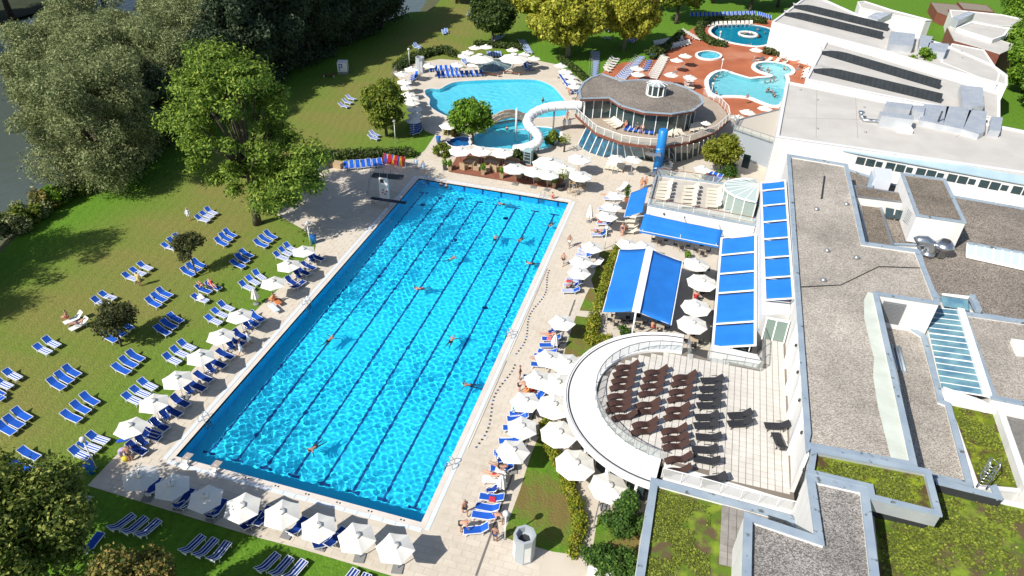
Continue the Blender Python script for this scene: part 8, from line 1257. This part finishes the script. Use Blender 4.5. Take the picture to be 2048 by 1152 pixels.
def shower(base, lab, h=2.45, r=0.76):
    t = thing('shower_column', lab, 'shower', base, 0.2, 'octagonal shower columns'); n = 8; mw = mat('shower_grey', (0.36, 0.39, 0.42), 0.5); b = MB()
    b.lathe([(r, 0), (r, h - 0.2), (r * 1.02, h - 0.18), (r * 1.02, h), (r * 0.78, h), (r * 0.72, h - 0.5), (0.05, h - 0.55)], n, smooth=False); b.build('casing', mw, t)
    for k in range(n):
        if k % 2 == 0: a = 2 * PI * (k + 0.5) / n; q = r * math.cos(PI / n) + 0.012; d = Vector((math.cos(a), math.sin(a), 0)); sd = Vector((-d.y, d.x, 0)) * (r * math.sin(PI / n) * 0.8); g_ = MB(); g_.add([d * q - sd + Vector((0, 0, .25)), d * q + sd + Vector((0, 0, .25)), d * q + sd + Vector((0, 0, h - .6)), d * q - sd + Vector((0, 0, h - .6))], [(0, 1, 2, 3)]); g_.build('panel', M_whitep, t)
    MB().lathe([(r * 0.7, h - 0.52), (0.02, h - 0.5)], n, smooth=False).build('inner_well', M_dark, t); return t
shower((28.14, -0.47, 0), 'grey and white octagonal shower column on the near right deck'); shower((-13.93, 47.82, 0), 'octagonal shower column at the far left deck', 2.6, 0.7); shower((-15.55, 89.2, 0), 'grey octagonal shower column at the leisure deck', 2.8, 0.8)
# advertising cube and stone bench on the far lawn
sg = thing('sign_cube', 'white cube sign with blue letters on the shaded lawn', 'sign', (-28.28, 84.06, 0), R(20)); MB().box(-0.9, 0.9, -0.9, 0.9, 0.0, 0.5).build('plinth', M_metal, sg); MB().box(-0.85, 0.85, -0.85, 0.85, 0.5, 2.1).build('cube', M_whitep, sg)
for (x0, x1, z0, z1) in ((-0.6, -0.45, 0.7, 1.9), (-0.6, 0.05, 1.75, 1.9), (-0.6, 0.05, 1.25, 1.38), (-0.1, 0.05, 1.25, 1.9)): MB().box(x0, x1, -0.87, -0.853, z0, z1).build('letter_stroke', M_blue, sg)
for (y0, y1, z0, z1) in ((-0.5, -0.35, 0.7, 1.9), (-0.5, 0.4, 1.75, 1.9), (-0.5, 0.3, 1.25, 1.38), (-0.5, 0.4, 0.7, 0.84)): MB().box(0.853, 0.87, y0, y1, z0, z1).build('letter_stroke', M_blue, sg)
def bench(base, rz, lab, L_=2.4):
    t = thing('bench', lab, 'bench', base, rz, 'wooden benches')
    for k in range(4): MB().box(-L_ / 2, L_ / 2, -0.25 + 0.13 * k, -0.15 + 0.13 * k, 0.42, 0.46).build('seat_slat', M_brown, t)
    for s in (-1, 1): MB().box(s * L_ * 0.4 - 0.06, s * L_ * 0.4 + 0.06, -0.25, 0.25, 0, 0.42).build('leg', M_coping, t)
bench((-3.09, 91.93, 0), 0.05, 'brown wooden bench at the leisure pool, left one', 3.6); bench((0.26, 94.06, 0), 0.05, 'brown wooden bench at the leisure pool, right one', 3.6); bench((-29.69, 81.28, 0), 0.3, 'grey bench on the shaded lawn beside the sign cube', 2.2)
bx = thing('towel_box', 'tan wooden storage box left of the blue chairs', 'storage box', (-11.9, 49.5, 0), -0.1); MB().box(-1.0, 1.0, -0.4, 0.4, 0, 0.75).build('chest', mat('tan_board', (0.42, 0.30, 0.18), 0.8), bx); MB().box(-1.04, 1.04, -0.44, 0.44, 0.752, 0.8).build('lid', MATS['tan_board'], bx)
# stack of swimming mats
sm_ = thing('mat_rack', 'rack of red, yellow and blue swimming mats by the hedge', 'mat rack', (-4.62, 52.71, 0), -0.05); cols = [mat('mat_%s' % n, c, 0.7) for n, c in (('red', (0.45, 0.02, 0.03)), ('yellow', (0.62, 0.33, 0.03)), ('blue', (0.03, 0.08, 0.38)))]
for k in range(12): b = MB(); x = -1.4 + 0.25 * k; b.bar((x - 0.25, -0.2 + 0.05 * (k % 3), 0.15), (x + 0.1, -0.1, 1.45), 0.22, 0.5); b.build('mat', cols[(k * 2 + k // 4) % 3], sm_)
for s in (-1.6, 1.6): MB().bar((s, 0, 0), (s, 0, 1.5), 0.06).build('rack_post', M_whitep, sm_)
# wooden deck of the pool bar with its furniture
wd = [(3.02, 53.14, 0.1), (2.38, 59.34, 0.1), (17.35, 59.6, 0.1), (18.51, 56.23, 0.1), (18.17, 52.99, 0.1)]; wdk = fill('bar_deck', wd, [], mat('red_brown_decking', (0.20, 0.075, 0.045), 0.8, (0.26, 0.10, 0.06), 1.0, 6, world=True)); tag(wdk, kind='structure'); dxv = (Vector(wd[4]) - Vector(wd[0])).normalized()
brd = MB(); nrm = Vector((-dxv.y, dxv.x, 0))
for k in range(40):
    a = Vector(wd[0]) + nrm * (0.16 * k) + Vector((0, 0, 0.002)); brd.bar(a + dxv * (0.1 + 0.02 * k), a + dxv * 13.2, 0.13, 0.012)
o = brd.build('deck_boards', MATS['red_brown_decking'], wdk); o['kind'] = 'stuff'
M_rattan = mat('rattan', (0.42, 0.31, 0.19), 0.85, (0.34, 0.24, 0.14), 20, 3, bump=0.4, bscale=50); M_cush = mat('pale_cushion', (0.50, 0.44, 0.36), 0.9)
def sofa(p, rz, L_, lab):
    t = thing('rattan_sofa', lab, 'sofa', p, rz, 'rattan seats of the pool bar'); MB().box(-L_ / 2, L_ / 2, -0.42, 0.42, 0.0, 0.3).build('base', M_rattan, t); MB().box(-L_ / 2 + 0.12, L_ / 2 - 0.12, -0.41, 0.3, 0.302, 0.44).build('cushion', M_cush, t); MB().box(-L_ / 2, L_ / 2, 0.3, 0.44, 0.302, 0.95).build('backrest', M_rattan, t)
    for s in (-1, 1): MB().box(s * L_ / 2 - 0.12 if s > 0 else -L_ / 2, s * L_ / 2 if s > 0 else -L_ / 2 + 0.12, -0.42, 0.298, 0.302, 0.62).build('armrest', M_rattan, t)
for k, (p, L_) in enumerate(zip([(5.3, 56.33, 0.1), (7.99, 57.28, 0.1), (10.64, 57.89, 0.1)], (1.9, 2.2, 2.0))): sofa((p[0], p[1], 0.11), -0.12, L_, 'rattan sofa behind the deck parasols, %s from the left' % ORD[k])
for k, p in enumerate([(4.77, 54.54, 0.1), (6.46, 54.97, 0.1), (7.98, 55.03, 0.1), (9.05, 55.41, 0.1), (10.51, 55.44, 0.1), (12.5, 54.74, 0.1), (12.79, 55.15, 0.1), (14.76, 54.92, 0.1), (14.99, 54.55, 0.1), (16.93, 54.32, 0.1)]): sofa((p[0], p[1], 0.11), (PI * 0.9, PI * 0.5, -1.4)[k % 3], 0.85, 'rattan armchair on the wooden deck, %s from the left' % ORD[k])
def table(p, rz, s, m, lab, group, h=0.72):
    t = thing('table', lab, 'table', p, rz, group); MB().box(-s / 2, s / 2, -s / 2, s / 2, h, h + 0.04).build('table_top', m, t)
    for x in (-1, 1):
        for y in (-1, 1): MB().box(x * s * 0.42 - 0.03, x * s * 0.42 + 0.03, y * s * 0.42 - 0.03, y * s * 0.42 + 0.03, 0, h).build('leg', m, t)
for k, p in enumerate([(5.53, 54.81, 0.1), (8.18, 55.74, 0.1), (13.77, 54.58, 0.1), (15.84, 54.39, 0.1)]): table((p[0], p[1], 0.11), 0.3, 0.6, M_rattan, 'low rattan table on the wooden deck, %s from the left' % ORD[k], 'low tables of the pool bar', 0.42)
def planter(p, lab, m, h=0.75, plant=True, hp=0.9, lm=LM_fresh):
    t = thing('planter', lab, 'planter', p, 0.2, 'planters'); MB().add([(-.2, -.2, 0), (.2, -.2, 0), (.2, .2, 0), (-.2, .2, 0), (-.27, -.27, h), (.27, -.27, h), (.27, .27, h), (-.27, .27, h)], [(0, 3, 2, 1), (4, 5, 6, 7), (0, 1, 5, 4), (1, 2, 6, 5), (2, 3, 7, 6), (3, 0, 4, 7)]).build('pot', m, t)
    o = bpy.data.objects.new('foliage', leaf_mesh('foliage', [((0, 0, h + hp * 0.45), (0.34, 0.34, hp * 0.55))], 420, 0.10, int(abs(p[0] * 10)), lm, shell=0.2)); C.objects.link(o); o.parent = t
for k, p in enumerate([(7.78, 53.71, 0.1), (10.44, 53.57, 0.1), (17.71, 53.27, 0.1)]): planter((p[0], p[1], 0.1), 'rattan planter at the wooden deck front, %s from the left' % ORD[k], M_rattan)
planter((2.39, 53.54, 0), 'dark planter at the left end of the wooden deck', MATS['dark_pot']); planter((3.13, 53.48, 0), 'rattan planter at the left end of the wooden deck', M_rattan); planter((27.36, 52.85, 0), 'terracotta planter with a small cypress beside the side awning', mat('terracotta_pot', (0.45, 0.16, 0.08), 0.8), 0.5, True, 1.9, MATS['deep_green_leaf']); planter((21.4, 55.17, 0), 'planter with dark shrub right of the bar table', M_rattan, 0.6, True, 0.6, LM_darkhedge); planter((36, 41.43, 0), 'small shrub pot behind the first court parasol', MATS['dark_pot'], 0.4, True, 0.6)
table((20.12, 53.82, 0), 0.2, 1.1, M_rattan, 'high bar table beside the potted palm', 'bar table', 1.05)
for k, p in enumerate([(19.92, 52.29, 0), (20.71, 51.98, 0), (21.29, 53.05, 0)]):
    t = thing('bar_stool', 'bar stool at the high table, %s from the left' % ORD[k], 'stool', p, 0, 'bar stools'); MB().box(-.2, .2, -.2, .2, .72, .78).build('seat', M_rattan, t)
    for x in (-.17, .17):
        for y in (-.17, .17): MB().bar((x, y, 0), (x, y, .72), .04).build('leg', M_rattan, t)
fr_ = thing('drinks_cabinet', 'tall glass fronted drinks cabinet behind the bar parasols', 'cabinet', (12.65, 59.12, 0), -0.15); MB().box(-.55, .55, -.4, .4, 0, 2.2).build('case', mat('pale_teal', (0.30, 0.44, 0.45), 0.5), fr_); MB().box(-.45, .45, -.42, -.403, .25, 1.9).build('door', M_glass, fr_)
for z in (.7, 1.2, 1.6): MB().box(-.44, .44, -.43, -.421, z, z + .03).build('shelf', M_whitep, fr_)
bar_ = thing('bar_counter', 'white bar counter under the largest parasol', 'counter', (15.87, 58.27, 0)); MB().box(-1.6, 1.6, -0.5, 0.5, 0, 1.05).build('front', M_whitep, bar_); MB().box(-1.75, 1.75, -0.62, 0.62, 1.052, 1.1).build('counter_top', M_brown, bar_)
# café tables with chairs
def make_cafe_chair():
    root = bpy.data.objects.new('cafe_chair', None); C.objects.link(root); MB().box(-.22, .22, -.22, .22, .43, .46).build('seat', M_blackmesh, root); MB().box(.19, .22, -.22, .22, .46, .88).build('backrest', M_blackmesh, root)
    for x in (-.2, .2):
        for y in (-.2, .2): MB().bar((x, y, 0), (x, y, .43), .03).build('leg', M_metal, root)
    return root
cch = make_cafe_chair(); cch_used = [False]
def cafe_set(p, k, phrase):
    table((p[0], p[1], 0.02), 0.1, 0.8, mat('pale_wood_top', (0.45, 0.37, 0.27), 0.7), 'cafe table %s' % phrase, 'cafe tables')
    for j, a in enumerate((0.1, PI / 2 + 0.1, PI + 0.1, -PI / 2 + 0.1)):
        o = cch if not cch_used[0] else copy_tree(cch); cch_used[0] = True; place(o, (p[0] + 0.72 * math.cos(a), p[1] + 0.72 * math.sin(a), 0.02), a); tag(o, 'black cafe chair %s at the table %s' % (('right', 'behind', 'left', 'in front')[j], phrase), 'chair', 'cafe chairs')
ph = ['under the long awning, left', 'under the long awning, middle', 'under the long awning, right', 'under the gable awning, left', 'under the gable awning, middle', 'under the gable awning, right', 'in the court, far', 'in the court, middle', 'in the court, near', 'at the court gate', 'below the hedge corner', 'under the second ring parasol', 'under the fifth ring parasol', 'under the last ring parasol']
for k, p in enumerate([(32.57, 43.88, 0), (35.15, 43.48, 0), (37.46, 43.02, 0), (30.45, 27.89, 0), (32.25, 27.47, 0), (34.39, 27.34, 0), (37.59, 39.11, 0), (37.94, 35.27, 0), (37.97, 31.64, 0), (37.71, 26.19, 0), (30.17, 27.13, 0), (27.28, 15.11, 0), (30.43, 7.82, 0), (30.99, 10.1, 0)]): cafe_set(p, k, ph[k])
# towels and bags
def towel(p, rz, sx, sy, c, lab, z=0.42):
    t = MB(); n = 6; v = []
    for i in range(n + 1):
        for j in range(n + 1): v.append(((i / n - .5) * sx, (j / n - .5) * sy, 0.02 * math.sin(i * 1.9) * math.cos(j * 1.3)))
    t.add(v, [(i * (n + 1) + j, (i + 1) * (n + 1) + j, (i + 1) * (n + 1) + j + 1, i * (n + 1) + j + 1) for i in range(n) for j in range(n)], 0, True); o = t.build('towel', mat('towel_%s' % lab.split()[0], c, 0.95)); o.location = (p[0], p[1], z); o.rotation_euler = (0, 0, rz); md = o.modifiers.new('thick', 'SOLIDIFY'); md.thickness = 0.02; tag(o, lab, 'towel', 'towels on loungers')
towel((-10.57, 17.98, 0.42), 2.6, 1.1, 0.6, (0.74, 0.75, 0.76), 'white towel on the striped lawn lounger'); towel((24.57, 5.89, 0.42), 0.1, 0.8, 0.6, (0.76, 0.76, 0.76), 'white towel on the near right deck lounger'); towel((24.78, 3.13, 0.42), 0.1, 0.5, 0.5, (0.5, 0.03, 0.06), 'red bag cloth on the near right lounger'); towel((24.54, 22.42, 0.42), 0.1, 0.6, 0.5, (0.62, 0.16, 0.2), 'pink towel below the lone parasol'); towel((24.46, 15.21, 0.45), 0.2, 0.9, 0.7, (0.62, 0.06, 0.03), 'scarlet towel beside the standing pair'); towel((24.38, 14.67, 0.45), 0.4, 0.7, 0.5, (0.66, 0.28, 0.03), 'orange towel beside the standing pair'); towel((24.2, 32.33, 0.42), 0.1, 0.5, 0.5, (0.55, 0.05, 0.08), 'crimson towel at the hedge loungers'); towel((-2.93, 19.69, 0.42), 2.6, 1.2, 0.6, (0.50, 0.17, 0.06), 'rust towel on the upper left pool side'); towel((-2.64, 18.65, 0.42), 2.6, 1.5, 0.6, (0.58, 0.68, 0.80), 'pale blue towel on the upper left pool side'); towel((25.17, 45.85, 0.42), 0.1, 0.5, 0.4, (0.6, 0.08, 0.05), 'brick red towel on the far right deck'); towel((-4.96, 0.16, 0.04), 0.6, 0.9, 0.35, (0.02, 0.09, 0.5), 'blue mat lying on the grass at the first left parasol', 0.04); towel((24.88, 34.55, 0.42), 0.1, 1.4, 0.6, (0.02, 0.10, 0.45), 'royal blue towel on the hedge loungers'); towel((27.24, 12.52, 0.4), 0.1, 0.4, 0.3, (0.05, 0.35, 0.55), 'turquoise towel on the right deck')
bag = thing('beach_bag', 'yellow beach bag between the two standing people at lower left', 'bag', (-3.36, -1.44, 0)); MB().lathe([(0.2, 0), (0.28, 0.15), (0.24, 0.36), (0.1, 0.42)], 10).build('body', mat('bag_yellow', (0.62, 0.50, 0.05), 0.7), bag); MB().tube([(-0.15, 0, 0.36), (0, 0, 0.62), (0.15, 0, 0.36)], 0.02, 6).build('handle', M_whitep, bag)
# glass screen fence along the lawn by the leisure deck
fc = thing('mesh_fence', 'low mesh fence curving beside the far lawn', 'fence', (-19.5, 85.7, 0)); fl_ = [Vector(p) for p in [(-19.03, 84.2, 0), (-19.73, 87.32, 0), (-19.99, 91.35, 0), (-19.9, 96.69, 0)]]
for i in range(3):
    for k in range(4): p = fl_[i].lerp(fl_[i + 1], k / 4); wpart(fc, 'post', MB().bar(p, p + Vector((0, 0, 1.2)), 0.06), M_metal)
    g_ = MB(); g_.add([fl_[i] + Vector((0, 0, .1)), fl_[i + 1] + Vector((0, 0, .1)), fl_[i + 1] + Vector((0, 0, 1.15)), fl_[i] + Vector((0, 0, 1.15))], [(0, 1, 2, 3)]); wpart(fc, 'mesh_panel', g_, M_railglass)
gf = thing('garden_rail', 'steel rail beside the path to the near green roof', 'railing', (32.46, 3.25, 0)); a, b_ = Vector((32.37, 3.14, 0)), Vector((32.4, 5.17, 0))
for k in range(3): p = a.lerp(b_, k / 2); wpart(gf, 'post', MB().bar(p, p + Vector((0, 0, 1.0)), 0.06), M_steel)
for z in (0.5, 1.0): wpart(gf, 'rail', MB().bar(a + Vector((0, 0, z)), b_ + Vector((0, 0, z)), 0.05), M_steel)
ws = thing('white_wall', 'white planter wall in front of the rounded bush', 'wall', (32.58, -0.23, 0)); wpart(ws, 'wall', MB().bar(tuple(Vector((32.62, -0.61, 0)) + Vector((0, 0, .4))), tuple(Vector((35.21, -0.66, 0)) + Vector((0, 0, .4))), 0.25, 0.8), M_white); wpart(ws, 'cap', MB().bar(tuple(Vector((32.62, -0.61, 0)) + Vector((0, 0, .83))), tuple(Vector((35.21, -0.66, 0)) + Vector((0, 0, .83))), 0.32, 0.06), M_whitep)
